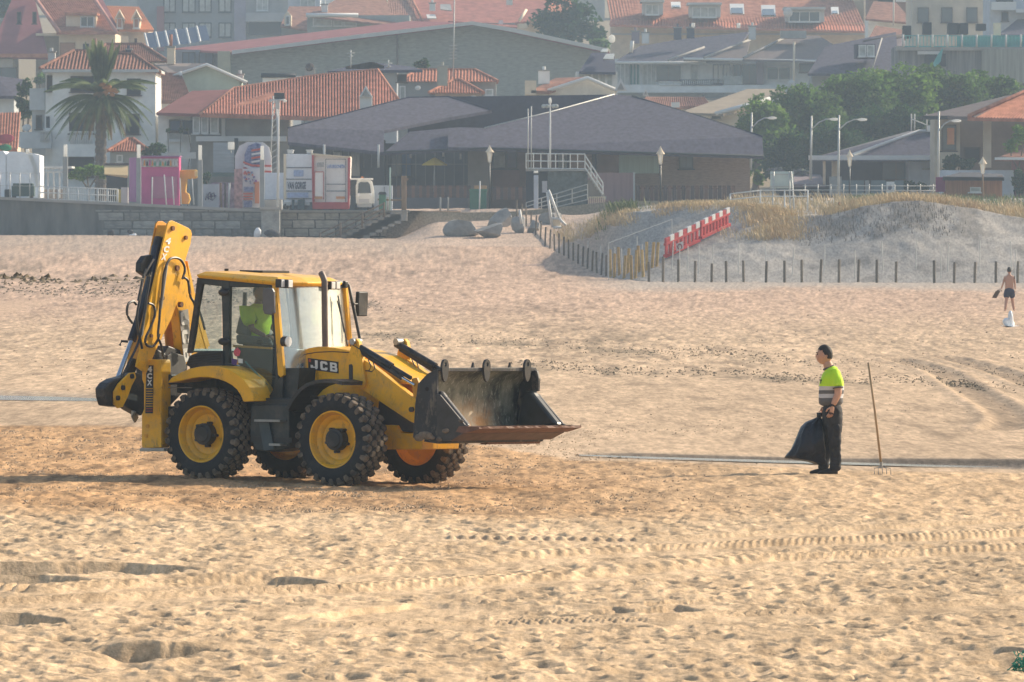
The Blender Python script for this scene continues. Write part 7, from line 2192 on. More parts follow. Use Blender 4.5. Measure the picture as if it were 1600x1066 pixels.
# orange roof house
h = T('orange_roof_house', 'broad house with long bright orange tiled hipped roof behind the lorry', 'house', 450, 320, 605)
OT = tmat('orange_tiles', (.42,.165,.105))
hip(h, 313, 624, 180, 392, 590, 108, 605, 14, OT, n=66, ye1=184, yr=108, yr1=108) if False else None
A = [(313,178,604),(520,184,604),(624,160,606),(590,108,614),(360,138,614)]
o = MB().prism([Wv(p) for p in [(313,178,604),(572,186,604),(624,158,609),(590,109,614),(500,117,614),(366,138,614)]], (0,0,-.25)).build('roof', OT, h)
mb = MB(); 
def ytop(x): return float(np.interp(x, [313,366,500,590,624],[178,138,117,109,158]))
def dtop(x): return float(np.interp(x, [313,366,590,624],[604,614,614,609]))
def ybot(x): return float(np.interp(x, [313,572,624],[178,186,158]))
def dbot(x): return float(np.interp(x, [313,572,624],[604,604,609]))
for k in range(68):
    x = 314+k*4.58
    if x > 622: break
    a = W(x, ybot(x), dbot(x)); b = W(x, ytop(x), dtop(x)); w_ = Vector((.068,0,0)); hh = Vector((0,-.05,.09))
    mb.add([a-w_, a+hh-w_*.4, a+hh+w_*.4, a+w_, b-w_, b+hh-w_*.4, b+hh+w_*.4, b+w_], [(0,1,5,4),(1,2,6,5),(2,3,7,6),(0,3,2,1)])
mb.build('tile_rows', tmat('orange_tile_rows', (.48,.20,.135), scale=1.6, var=.35), o, recalc=False, kind='stuff')
tpole(h, 'ridge_tiles', [(313,178,603.9),(366,138,613.9),(500,117,613.9),(590,109,613.9),(624,158,608.9)], .12, tmat('ridge_orange', (.6,.26,.16)), 6)
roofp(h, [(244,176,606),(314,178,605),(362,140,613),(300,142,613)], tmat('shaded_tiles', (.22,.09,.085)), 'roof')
wall(h, 247, 300, 174, 320, 607, 10, WHITE); wall(h, 298, 452, 178, 320, 606, 10, tmat('house_front_grey', (.27,.27,.26))); 
blk(h, 306, 447, 213, 221, 604.5, 1.6, FASC, 'balcony_band'); blk(h, 285, 340, 188, 210, 605.8, .3, DARKW, 'loggia'); blk(h, 346, 352, 185, 214, 605.6, .4, FASC, 'pillar')
for (a, b) in ((303,311),(316,324),(330,340)): win(h, a, b, 184, 207, 605.5, FRAMEW, CURT, 0)
win(h, 266, 281, 189, 204, 606.9, SHUT, tmat('blue_shutter', (.10,.14,.22)), 0); win(h, 264, 284, 206, 218, 606.9, FRAMEW, CURT, 0)
blk(h, 333, 366, 223, 270, 603.5, .3, tmat('grey_shutter', (.36,.39,.42), stretch=(1,1,8), scale=1), 'shop_shutter'); blk(h, 366, 372, 216, 285, 603.4, .4, DARKW, 'post'); blk(h, 331, 368, 270, 276, 603.2, .5, tmat('green_band', (.10,.15,.14)), 'shutter_box')
blk(h, 262, 305, 238, 248, 602, 1.5, FASC, 'porch_roof'); 
# gabled chimney on the orange roof
blk(h, 562, 581, 152, 176, 603.5, 1.0, FRAMEW, 'chimney'); pol(h, face([(561,152),(582,152),(571.5,134)],603.3), (0,1.2,0), FRAMEW, 'chimney_gable'); pol(h, face([(565,150),(578,150),(571.5,139)],603.2), (0,.05,0), CONC, 'gable_vent')
for (x, y, lab) in ((262,203,'potted shrub on the left corner of the white balcony'),(283,203,'potted shrub left of centre on the white balcony'),(293,201,'potted shrub on the right of the white balcony')):
    t = tree(x, 215, 603, [(x,y,5,5)], LEAFD, lab, n=120, size=.12, name='potted_shrub', trunk=.04, cat='potted plant', group='potted shrubs on the balcony', clumps=5)
# behind: small blue roofed houses
h = T('low_roof_house', 'low pale house with thin dark roof line above the orange roof', 'house', 560, 118, 650)
wall(h, 410, 470, 119, 140, 650, 8, WHITE); tpole(h, 'roof_edge', [(408,118,649.8),(462,118,649.8)], .18, DARKW, 4)
wall(h, 515, 620, 112, 170, 652, 8, tmat('blue_grey_wall', (.33,.36,.40))); roofp(h, [(512,111,651),(660,109,651),(640,104,658),(580,97,658)], SLATEB, 'roof'); roofp(h, [(540,104,650),(600,103,650),(584,97,650),(578,97,650)], TILE, 'roof')
chimney(h, 476, 492, 108, 118, 655, CONC); MB().blob(W(484,104,655), .35,.3,.35, seed=2, amp=.2).build('cowl', SHUT, h)
win(h, 622, 634, 118, 127, 651.9, SHUT, DARKW, 0)
for (x, yt, lab) in ((548,78,'rooftop aerial with white box left of the tiled house'),(607,94,'small rooftop aerial right of the orange roof ridge')):
    a = T('aerial', lab, 'aerial', x, 110, 648, 'rooftop aerials'); tpole(a, 'mast', [(x,106,648),(x,yt,648)], .05, METAL, 5); tpole(a, 'rod', [(x-6,yt+6,648),(x+6,yt+5,648)], .04, METAL, 4); tpole(a, 'rod', [(x-4,yt+11,648),(x+4,yt+10,648)], .04, METAL, 4)
h = T('twin_hip_house', 'grey house with two orange hipped roofs and a tall chimney, centre', 'house', 700, 170, 670)
wall(h, 620, 775, 126, 200, 670, 9, GREYR); hip(h, 624, 778, 128, 652, 742, 110, 670, 9, TILE, n=30); hip(h, 670, 756, 146, 708, 720, 126, 664, 6, TILE, n=20); wall(h, 680, 752, 144, 200, 664.5, 5, tmat('warm_wall', (.42,.34,.27)))
chimney(h, 683, 699, 104, 134, 663, tmat('tan_stack', (.38,.36,.30)), True); win(h, 760, 769, 141, 148, 663.9, FRAMEW, CURT, 0); win(h, 626, 632, 136, 155, 669.9, FRAMEW, CURT, 0); MB().blob(W(653,137,669), .25,.2,.2, seed=2, amp=.2).build('satellite_dish', LAMPM, h)
tpole(h, 'tall_aerial', [(708,120,668),(710,0,668)], .05, METAL, 5)
mb = MB()
for k in range(5): mb.tube([W(702,72+k*5,668), W(714,71+k*5,668)], .035, 4)
mb.build('aerial_rods', METAL, h)
# skylights between roofs of the restaurant
for (x, y, w_, lab) in ((797,172,7,'left one of two tiny gabled roof vents between the slate roofs'),(813,172,7,'right one of two tiny gabled roof vents between the slate roofs'),(970,140,10,'larger gabled roof vent standing on the restaurant ridge'),(1009,148,5,'small gabled vent behind the right slope of the slate roof')):
    v = T('roof_vent', lab, 'roof vent', x, y+10, 606, 'gabled roof vents')
    pol(v, face([(x-w_,y+2),(x+w_,y+2),(x,y-18*w_/10)],606), (0,.8,0), FRAMEW, 'gable'); pol(v, face([(x-w_*.55,y),(x+w_*.55,y),(x,y-11*w_/10)],605.9), (0,.06,0), CONC, 'louvre')
h = T('white_gable_house', 'white gabled house with square chimney behind the restaurant roof', 'house', 900, 190, 640)
pol(h, face([(856,141),(918,122),(963,141),(963,200),(820,200),(820,146)],640), (0,8,0), tmat('warm_white', (.62,.58,.50)), 'wall'); roofp(h, [(830,141,639),(858,143,639),(920,120,645),(868,122,645)], TILED, 'roof'); tpole(h, 'bargeboard', [(856,142,639.5),(918,122,639.5),(965,142,639.5)], .16, FRAMEW, 5)
chimney(h, 841, 859, 111, 131, 642, WHITE); blk(h, 820, 838, 126, 148, 639, 1, CREAM, 'side_stack'); tpole(h, 'pipe', [(740,160,636),(740,150,636)], .2, FRAMEW)
h = T('blue_roof_annex', 'small annex with blue-grey lean-to roof and pale skylights', 'house', 930, 160, 700)
roofp(h, [(905,112,699),(962,113,699),(960,84,706),(925,82,706)], SLATEB, 'roof'); wall(h, 900, 965, 112, 180, 700, 6, WHITE); 
for k in range(5): win(h, 905+k*11, 912+k*11, 116, 138, 699.9, FRAMEW, CURT, 0)
pol(h, [(942,94,700),(958,94,700),(960,86,702),(947,86,702)], (0,-.1,.1), CURT, 'skylight'); pol(h, [(938,83,703),(948,83,703),(950,78,705),(942,78,705)], (0,-.1,.1), CURT, 'skylight'); MB().blob(W(956,61,706), .3,.12,.36, seed=3, amp=.02).build('satellite_dish', LAMPM, h); tpole(h, 'flue', [(986,82,700),(988,64,700)], .16, FRAMEW)

# ---------------------------------------------------------------- gymnasium
g = T('gymnasium', 'large hall with broad low gable of grey-green stone and red sheet roof', 'building', 650, 170, 850)
pol(g, face([(360,81),(560,57),(738,37),(800,48),(945,80),(962,100),(965,220),(360,220)],850), (0,40,0), STONE, 'gable_wall')
tpole(g, 'joint', [(621,50,849.8),(621,120,849.8)], .1, tmat('joint_brown', (.16,.13,.11)), 4)
roofp(g, [(270,76,862),(366,82,848.5),(745,36,848.5),(640,33,862)], TILER, 'roof'); roofp(g, [(745,36,848.5),(952,81,848.5),(930,78,862),(700,33,862)], TILER, 'roof')
pol(g, face([(362,79),(560,54),(738,33.5),(738,39),(560,60),(362,85)],848), (0,.6,0), FASC, 'verge_board'); pol(g, face([(738,33.5),(800,43.5),(950,76),(950,82),(800,50),(738,39)],848), (0,.6,0), FASC, 'verge_board')
wall(g, 272, 362, 78, 200, 856, 20, tmat('gym_side', (.24,.25,.30))); wall(g, 340, 360, 80, 125, 849, 3, tmat('tan_column', (.42,.40,.28)), 'column', down=False)
for (a, b) in ((286,304),(312,332)): win(g, a, b, 83, 100, 855.8, SHUT, tmat('dim_glass', (.12,.15,.2)), 1)
chimney(g, 779, 786, 32, 38, 852, FRAMEW, False)

# ---------------------------------------------------------------- apartment blocks on the hill
h = T('grey_apartments', 'grey apartment block with white-framed windows at the top left', 'apartment block', 340, 110, 1080)
wall(h, 214, 450, -40, 200, 1080, 20, tmat('apartment_grey', (.25,.275,.29))); wall(h, 366, 384, -40, 80, 1079.4, 2, tmat('apartment_lilac', (.30,.29,.36)), 'pier', down=False)
for y in (-8, 37):
    for (a, b) in ((257,273),(286,304),(312,329),(343,360)): win(h, a, b, y, y+(26 if y < 0 else 20), 1079.9, DARKW, CURT, 1, bar=.14)
blk(h, 384, 450, 20, 34, 1078, 2, tmat('apartment_light', (.36,.38,.40)), 'balcony'); blk(h, 388, 448, 34, 55, 1079.5, .4, DARKW, 'loggia'); blk(h, 384, 450, -10, 20, 1079.6, .3, GREYR, 'back_panel'); win(h, 402, 418, 0, 16, 1079.4, FRAMEW, CURT, 1); wall(h, 245, 256, 10, 80, 1078, 2, TILER, 'red_wing', down=False)
h = T('hillside_house', 'house with brown tiled roof, white chimney and glazed porch above the hall', 'house', 520, 60, 960)
roofp(h, [(478,24,958),(620,40,958),(600,-8,975),(540,-8,975)], TILED, 'roof', ribs=0); wall(h, 480, 640, 24, 80, 960, 8, tmat('house_grey_green', (.30,.33,.32))); tpole(h, 'eave', [(478,24,957.8),(560,24,957.8)], .25, FRAMEW, 4); chimney(h, 502, 512, 8, 20, 961, FRAMEW)
for (a, b) in ((490,518),(522,534),(538,556)): win(h, a, b, 27, 40, 959.9, FRAMEW, CURT, 0)
h = T('attic_house', 'small house with one pointed attic window left of the brown roof', 'house', 460, 60, 970)
roofp(h, [(438,40,968),(500,50,968),(520,10,978),(452,10,978)], TILED, 'roof'); pol(h, face([(444,40),(444,24),(449,17),(455,24),(455,40)],966), (0,3,0), CREAM, 'attic_gable'); win(h, 447.5, 451.5, 26, 38, 965.9, FRAMEW, GLAZ, 0); wall(h, 440, 505, 38, 80, 970, 6, GREYR); wall(h, 450, 500, -30, 16, 985, 6, tmat('cool_white', (.5,.53,.58))); win(h, 470, 492, -12, 10, 984.9, FRAMEW, CURT, 1)
h = T('terrace_roofs', 'long terrace with pinkish brown pantiled roofs and flat dormers', 'house', 680, 50, 990)
roofp(h, [(540,38,985),(650,36,985),(640,-30,1005),(575,-30,1005)], tmat('pink_brown_tiles', (.40,.21,.15), scale=1.6, var=.3), 'roof', ribs=34); roofp(h, [(650,36,985),(850,44,985),(840,-30,1005),(632,-30,1005)], TILEP, 'roof', ribs=0); wall(h, 545, 850, 36, 100, 986, 8, GREYR)
tpole(h, 'hip_line', [(634,-20,1000),(662,36,984)], .18, TILE, 5)
for (a, b, y) in ((574,594,23),(618,638,24)): d_ = 983; blk(h, a, b, y, y+11, d_, 4, GREYR, 'dormer'); win(h, a+2, b-2, y+2, y+9, d_-.1, FRAMEW, CURT, 0)
pol(h, [(668,30,984),(682,30,984),(680,24,986),(666,24,986)], (0,-.2,.1), FRAMEW, 'skylight'); pol(h, [(688,16,986),(706,18,986),(704,8,989),(688,8,989)], (0,-.2,.1), GREYR, 'skylight'); chimney(h, 671, 680, 6, 17, 984, FRAMEW); chimney(h, 791, 801, 0, 8, 984, FRAMEW, False); chimney(h, 594, 606, -4, 8, 986, CREAM, False)
h = T('orange_gable_house', 'small house with faded orange roof beside the large conifer', 'house', 840, 60, 970)
roofp(h, [(805,35,966),(858,30,966),(878,-20,985),(826,-20,985)], TILEP, 'roof'); roofp(h, [(845,33,965),(905,40,965),(890,-20,985),(856,12,970)], TILE, 'roof'); wall(h, 808, 900, 34, 90, 968, 6, CREAM); tpole(h, 'verge', [(812,32,965),(822,16,968)], .2, CREAM, 4)
for (x, y) in ((816,40),): blk(h, 811, 824, 37, 45, 964, 2, CREAM, 'lit_wall')
# long red-roof building
h = T('long_tiled_block', 'long building with bright orange mansard roof and a row of dormers, top right', 'apartment block', 1150, 80, 1000)
hr_ = roofp(h, [(955,32,994),(1350,42,994),(1318,-30,1010),(944,-30,1010)], TILE, 'roof', ribs=84); roofp(h, [(953,39,990),(1352,49,990),(1350,41,994.2),(955,31,994.2)], tmat('eave_tiles', (.48,.19,.12)), 'eave_roof', ribs=84)
wall(h, 955, 1352, 36, 160, 995, 12, CREAM); blk(h, 955, 1352, 52, 55, 994.8, .4, FASC, 'string_course')
wall(h, 1330, 1356, -40, 120, 1003, 6, tmat('tan_gable', (.50,.45,.34))); wall(h, 1350, 1357, -40, 120, 1001, 3, CREAM, 'corner_strip')
for (a, b, y0, y1, k) in ((1004,1036,3,23,1),(1077,1126,7,27,2),(1228,1288,14,34,2)):
    blk(h, a, b, y0, y1, 991, 6, FASC, 'dormer'); blk(h, a-3, b+2, y0-3, y0+.5, 990, 7, FASC, 'dormer_roof'); win(h, a+6, b-8, y0+5, y1-1, 990.9, FRAMEW, CURT if k < 2 or a < 1100 else GLAZ, k, bar=.12)
for (a, b, y0, y1) in ((1049,1064,5,14),(1141,1163,8,24),(1190,1212,10,27),(1299,1311,13,24)):
    pol(h, [(a,y1,991.8),(b,y1,991.8),(b-1,y0,995.6),(a-1,y0,995.6)], (0,-.25,.15), FRAMEW, 'roof_window'); pol(h, [(a+2,y1-2,991.5),(b-2,y1-2,991.5),(b-3,y0+2,995.0),(a+1,y0+2,995.0)], (0,-.1,.1), GLAZ, 'pane')
# white apartments with slate roofs
h = T('white_apartments', 'white apartment house with slate roofs and long glazed balconies', 'apartment block', 1150, 160, 900)
wall(h, 960, 1345, 92, 200, 900, 14, tmat('apartment_white', (.76,.78,.78)))
roofp(h, [(958,98,897),(1068,96,897),(1140,94,897),(1170,50,910),(1060,62,908),(1000,72,906)], SLATE, 'roof'); roofp(h, [(1068,93,896),(1165,93,896),(1172,63,906),(1105,90,898)], tmat('brown_slate', (.16,.13,.125), scale=2), 'roof'); roofp(h, [(1160,93,895),(1345,97,895),(1280,56,908),(1235,55,908)], tmat('brown_slate', (.16,.13,.125)), 'roof')
for (p, q) in (((1044,94,895.5),(1100,74,902)),((1100,90,895.5),(1172,62,905)),((1162,90,894.5),(1232,56,907))): tpole(h, 'ridge', [p, q], .14, CONC, 5)
tpole(h, 'gutter', [(958,98,896.8),(1103,98,896.8)], .16, FRAMEW, 5); tpole(h, 'gutter', [(1068,92,895.8),(1345,97,894.8)], .14, FRAMEW, 5)
for (a, b, m_) in ((963,983,CURT),(984,999,SHUTG),(1005,1024,CURT)): win(h, a, b, 101, 132, 899.9, FRAMEW, m_, 2, bar=.1)
win(h, 1027, 1062, 104, 125, 899.9, SHUT, GLAZ, 1); win(h, 1080, 1090, 101, 128, 899.9, FRAMEW, CURT, 0)
for (a, b, m_) in ((1115,1129,FRAMEW),(1131,1140,FRAMEW),(1146,1156,GLAZ),(1160,1182,GLAZ)): win(h, a, b, 102, 130, 899.9, SHUT, m_, 1, bar=.08)
blk(h, 1182, 1193, 96, 132, 899, 1.5, tmat('mauve_pier', (.30,.24,.27)), 'pier'); win(h, 1199, 1234, 106, 124, 899.9, FRAMEW, GLAZ, 1, bar=.15)
blk(h, 962, 1230, 133, 145, 897.5, 2.5, tmat('apartment_white', (.6,.62,.62)), 'balcony_front'); railing(h, 1063, 1130, 125, 133, 897.4, SLATEB, 22, 2, r=.05); railing(h, 1030, 1063, 128, 133, 897.4, FRAMEW, 4, 2, r=.06)
blk(h, 1130, 1160, 119, 132, 897.6, .1, CURT, 'glass_screen'); blk(h, 1098, 1130, 145, 158, 898, 1, GLAZ, 'bay_window')
blk(h, 1110, 1345, 138, 152, 898.6, 1, tmat('apartment_white', (.6,.6,.6)), 'lower_wall')
for (a, b, c_, e, m_) in ((987,999,50,68,tmat('mauve_stack', (.25,.2,.24))),(1053,1065,44,62,SLATEB),(1073,1085,44,60,SLATEB),(1170,1181,42,62,FASC),(1003,1014,52,68,FRAMEW)): chimney(h, a, b, c_, e, 903, m_)
tpole(h, 'cowl', [(1083,44,903),(1083,36,903)], .2, LAMPM); tpole(h, 'cowl', [(1154,44,903),(1154,36,903)], .2, LAMPM); tpole(h, 'mast', [(1240,140,893),(1241,66,893)], .12, CREAM, 5)
blk(h, 1220, 1260, 48, 60, 902, 2, CONC, 'lift_house'); win(h, 1250, 1276, 100, 112, 899.8, SHUT, GLAZ, 0); MB().blob(W(1237,131,893), .45,.3,.45, seed=1, amp=.05).build('satellite_dish', LAMPM, h); MB().blob(W(1231,20,990), .6,.4,.6, seed=1, amp=.05).build('satellite_dish', LAMPM, h)
# lower roofs between
h = T('terracotta_strip_house', 'low house with dark red tiled roof strip below the white apartments', 'house', 1060, 175, 700)
roofp(h, [(1000,168,698),(1110,166,698),(1100,152,704),(1010,152,704)], TILED, 'roof', ribs=30); wall(h, 1005, 1108, 166, 210, 699, 5, WHITE); chimney(h, 1049, 1062, 160, 168, 697, FRAMEW, False)
h = T('tan_roof_house', 'house with tan-grey low-pitched roof left of the big trees', 'house', 1140, 190, 680)
roofp(h, [(1062,176,677),(1130,178,677),(1232,152,684),(1224,139,692),(1168,139,692)], tmat('tan_roof', (.30,.25,.19)), 'roof'); pol(h, face([(1092,180),(1220,152),(1240,160),(1240,210),(1092,210)],681), (0,6,0), WHITE, 'wall'); tpole(h, 'bargeboard', [(1118,178,677),(1205,154,680)], .2, FRAMEW, 5); win(h, 1190, 1204, 165, 176, 680.9, FRAMEW, CURT, 0); win(h, 1112, 1126, 178, 186, 680.9, FRAMEW, GLAZ, 0)
h = T('slate_wing', 'dark slate roof with one box dormer above the big trees', 'house', 1330, 120, 760)
roofp(h, [(1262,115,757),(1405,115,757),(1400,50,775),(1290,72,770)], SLATE, 'roof'); wall(h, 1268, 1400, 112, 180, 759, 8, GREYR); blk(h, 1337, 1368, 69, 91, 758, 4, SLATE, 'dormer'); win(h, 1343, 1352, 72, 87, 757.9, FRAMEW, CURT, 0); win(h, 1356, 1365, 72, 87, 757.9, FRAMEW, CURT, 0); tpole(h, 'verge', [(1363,108,756),(1378,60,770)], .07, CONC, 5); tpole(h, 'ridge', [(1350,66,771),(1410,56,774)], .2, SHUT, 5)
h = T('mauve_roof_house', 'house with plain mauve-grey roof between the slate wing and the netted works', 'house', 1400, 110, 765)
roofp(h, [(1360,112,762),(1420,112,762),(1412,56,776),(1385,60,776)], tmat('mauve_roof', (.24,.20,.21)), 'roof'); wall(h, 1365, 1420, 108, 180, 764, 6, GREYR)
h = T('netted_building', 'building wrapped in grey netting with a turquoise railing on its terrace', 'building', 1510, 130, 740)
wall(h, 1402, 1680, 72, 200, 740, 12, tmat('grey_netting', (.20,.20,.20), stretch=(6,1,.3), scale=.8, var=.3)); blk(h, 1400, 1680, 72, 79, 739.5, 1, CONC, 'slab'); blk(h, 1445, 1478, 84, 104, 739.6, .4, DARKW, 'opening'); blk(h, 1434, 1470, 80, 85, 739.3, .5, FASC, 'lintel')
TEAL = tmat('turquoise_mesh', (.10,.36,.36)); blk(h, 1495, 1680, 57, 72, 739.8, .08, TEAL, 'mesh_screen'); 
for k in range(11): tpole(h, 'rail_post', [(1411+k*23,54,739.4),(1411+k*23,74,739.4)], .09, FASC, 5)
railing(h, 1410, 1680, 56, 73, 739.5, TEAL, 50, 2, r=.04); pol(h, face([(1455,104),(1465,86),(1474,74),(1470,96),(1462,106)],739), (0,.1,0), TEAL, 'turquoise_sheet'); blk(h, 1534, 1680, 77, 130, 739.2, .6, tmat('netting_light', (.27,.28,.25), stretch=(5,1,.3), scale=.8, var=.3), 'net_panel')
for (a, b, c_, e) in ((1442,1456,35,54),(1481,1498,36,54),(1499,1513,36,54),(1526,1541,37,48),(1411,1424,40,60)): blk(h, a, b, c_, e, 744, 2, DARKW, 'roof_tank', bev=.05)
blk(h, 1553, 1564, 36, 56, 742, 1.2, CREAM, 'chimney'); 
h = T('beige_tower_block', 'plain beige apartment block with three dark windows at the top right', 'apartment block', 1480, 60, 900)
wall(h, 1425, 1560, -50, 120, 900, 14, BEIGE); 
for (a, b) in ((1435,1450),(1472,1487),(1511,1526)): win(h, a, b, 13, 34, 899.9, SHUT, GLAZ, 0, bar=.1)
h = T('white_balcony_block', 'white block with slatted balcony in the top right corner', 'apartment block', 1590, 60, 880)
wall(h, 1546, 1700, -50, 120, 880, 12, tmat('cool_white', (.5,.53,.58))); blk(h, 1550, 1588, 3, 16, 878.6, 1.5, FRAMEW, 'balcony'); blk(h, 1556, 1583, -12, 3, 879.5, .3, DARKW, 'balcony_door'); win(h, 1566, 1574, 20, 32, 879.9, SHUT, DARKW, 0); roofp(h, [(1560,54,872),(1690,56,872),(1680,30,880),(1590,30,880)], SLATE, 'roof'); blk(h, 1588, 1700, 14, 20, 878, 2, FRAMEW, 'balcony_slab')
h = T('brown_roof_villa', 'villa with brown roofs and white gables between orange block and beige tower', 'house', 1390, 60, 930)
roofp(h, [(1352,29,926),(1428,36,926),(1400,4,935),(1365,2,935)], TILED, 'roof'); wall(h, 1356, 1425, 28, 110, 928, 8, WHITE); roofp(h, [(1356,62,918),(1425,60,918),(1410,46,924),(1368,40,924)], TILED, 'roof'); wall(h, 1356, 1425, -50, 10, 945, 6, tmat('brown_upper', (.25,.17,.15))); blk(h, 1400, 1427, -12, 3, 944, 1, FRAMEW, 'balcony'); win(h, 1372, 1396, -6, 8, 944.5, SHUT, DARKW, 1)
tpole(h, 'aerial', [(1396,40,920),(1397,-20,920)], .1, FASC, 5)

# ---------------------------------------------------------------- right front buildings
h = T('garage', 'low white building with grey hipped roof and wide dark opening, right', 'building', 1380, 300, 600)
roofp(h, [(1268,247,598),(1480,248,596),(1475,206,604),(1438,204.5,606)], SLATE, 'roof'); roofp(h, [(1268,247,598),(1335,247,597),(1438,204.5,606),(1420,205,610)], tmat('garage_roof_left', (.17,.16,.165)), 'roof')
tpole(h, 'hip_trim', [(1334,241,596),(1435,205,604.5),(1462,204.5,604.5)], .12, FRAMEW, 5); blk(h, 1264, 1480, 243, 250, 595.5, 1, FRAMEW, 'fascia')
wall(h, 1270, 1422, 250, 310, 604, 6, tmat('garage_dark', (.10,.085,.09))); wall(h, 1421, 1482, 250, 310, 598, 8, tmat('cool_white', (.5,.53,.58))); blk(h, 1286, 1290, 250, 290, 598, .4, CREAM, 'pillar'); blk(h, 1300, 1310, 250, 300, 599, .5, CREAM, 'pillar'); win(h, 1380, 1420, 254, 280, 603.9, SHUT, GLAZ, 1)
blk(h, 1441, 1465, 263, 265.5, 597.9, .2, CONC, 'roller_edge'); blk(h, 1449, 1466, 196, 206, 603, 2, FRAMEW, 'rooftop_box'); 
for x in (1424, 1429, 1448): tpole(h, 'rooftop_frame', [(x,205,602),(x,178,602)], .05, FASC, 4)
tpole(h, 'rooftop_frame', [(1424,186,602),(1449,196,602)], .04, FASC, 4)
wl_ = T('garden_wall', 'grey-green garden wall panels before the white garage', 'wall', 1380, 305, 582)
for (a, b, m_) in ((1315,1350,'a'),(1352,1358,'b'),(1361,1384,'a'),(1398,1412,'a')): blk(wl_, a, b, 282, 306, 582, .2, tmat('garden_panel', (.15,.19,.20)) if m_ == 'a' else CONC, 'panel')
blk(wl_, 1296, 1315, 276, 306, 582, .5, CONC, 'pier')
h = T('tiled_pavilion', 'beige house with brown and orange tiled hipped roof at the right edge', 'house', 1550, 290, 590)
roofp(h, [(1438,182,584),(1523,182,582),(1610,143,590),(1580,148,594)], tmat('brown_slate', (.16,.13,.125)), 'roof'); roofp(h, [(1512,184,582),(1700,188,582),(1700,110,596),(1610,140,590)], TILE, 'roof', ribs=40); tpole(h, 'hip_tiles', [(1514,181,581.5),(1612,138,589.5),(1700,104,596)], .14, TILE, 6); blk(h, 1440, 1700, 181, 186, 583, 1, DARKW, 'eave_shadow_board')
wall(h, 1460, 1500, 186, 300, 586, 6, BEIGE); wall(h, 1498, 1700, 186, 300, 592, 6, tmat('recess_brown', (.20,.17,.15))); blk(h, 1537, 1549, 186, 262, 585, .8, BEIGE, 'pillar'); win(h, 1473, 1492, 197, 234, 585.9, SHUT, GLAZ, 0); blk(h, 1480, 1491, 200, 226, 585.7, .1, tmat('orange_blind', (.60,.26,.12)), 'blind')
win(h, 1508, 1530, 232, 250, 591.9, SHUT, DARKW, 0); blk(h, 1466, 1500, 238, 262, 585.5, .5, BEIGE, 'sill_wall')
h = T('low_white_annex', 'low white annex with brown roof edge behind the shed at the right edge', 'building', 1560, 290, 580)
roofp(h, [(1555,247,577),(1700,248,577),(1700,232,582),(1600,232,582)], TILED, 'roof'); blk(h, 1555, 1700, 246, 250, 576.5, .6, FRAMEW, 'fascia'); wall(h, 1470, 1584, 266, 310, 580, 4, tmat('cool_white', (.5,.53,.58))); wall(h, 1586, 1700, 250, 300, 581, 4, tmat('annex_red', (.24,.10,.09)))
h = T('shed', 'brown wooden shed with felt roof behind the dune grass', 'shed', 1520, 305, 556)
wall(h, 1478, 1566, 275, 312, 556, 3, tmat('shed_boards', (.36,.17,.09), stretch=(6,1,.3), scale=2, var=.2)); roofp(h, [(1473,276,555),(1569,277,555),(1566,272,560),(1500,270,560)], tmat('felt', (.10,.10,.11)), 'roof'); roofp(h, [(1473,277,555),(1569,277.5,555),(1530,269.5,557),(1500,269.5,557)], tmat('felt', (.1,.1,.11)), 'roof'); win(h, 1517, 1531, 294, 299, 555.9, FRAMEW, CURT, 0, bar=.06)
blk(h, 1463, 1478, 277, 300, 557, 1, tmat('magenta_door', (.25,.05,.13)), 'side_door')
h = T('awning_roof', 'low mauve-grey canopy roof with flowering shrubs behind the sign board', 'canopy', 1240, 295, 600)
roofp(h, [(1215,288,598),(1290,288,598),(1282,273,604),(1232,270,604)], tmat('mauve_roof', (.24,.2,.21)), 'roof'); wall(h, 1215, 1285, 286, 310, 600, 4, RW_)

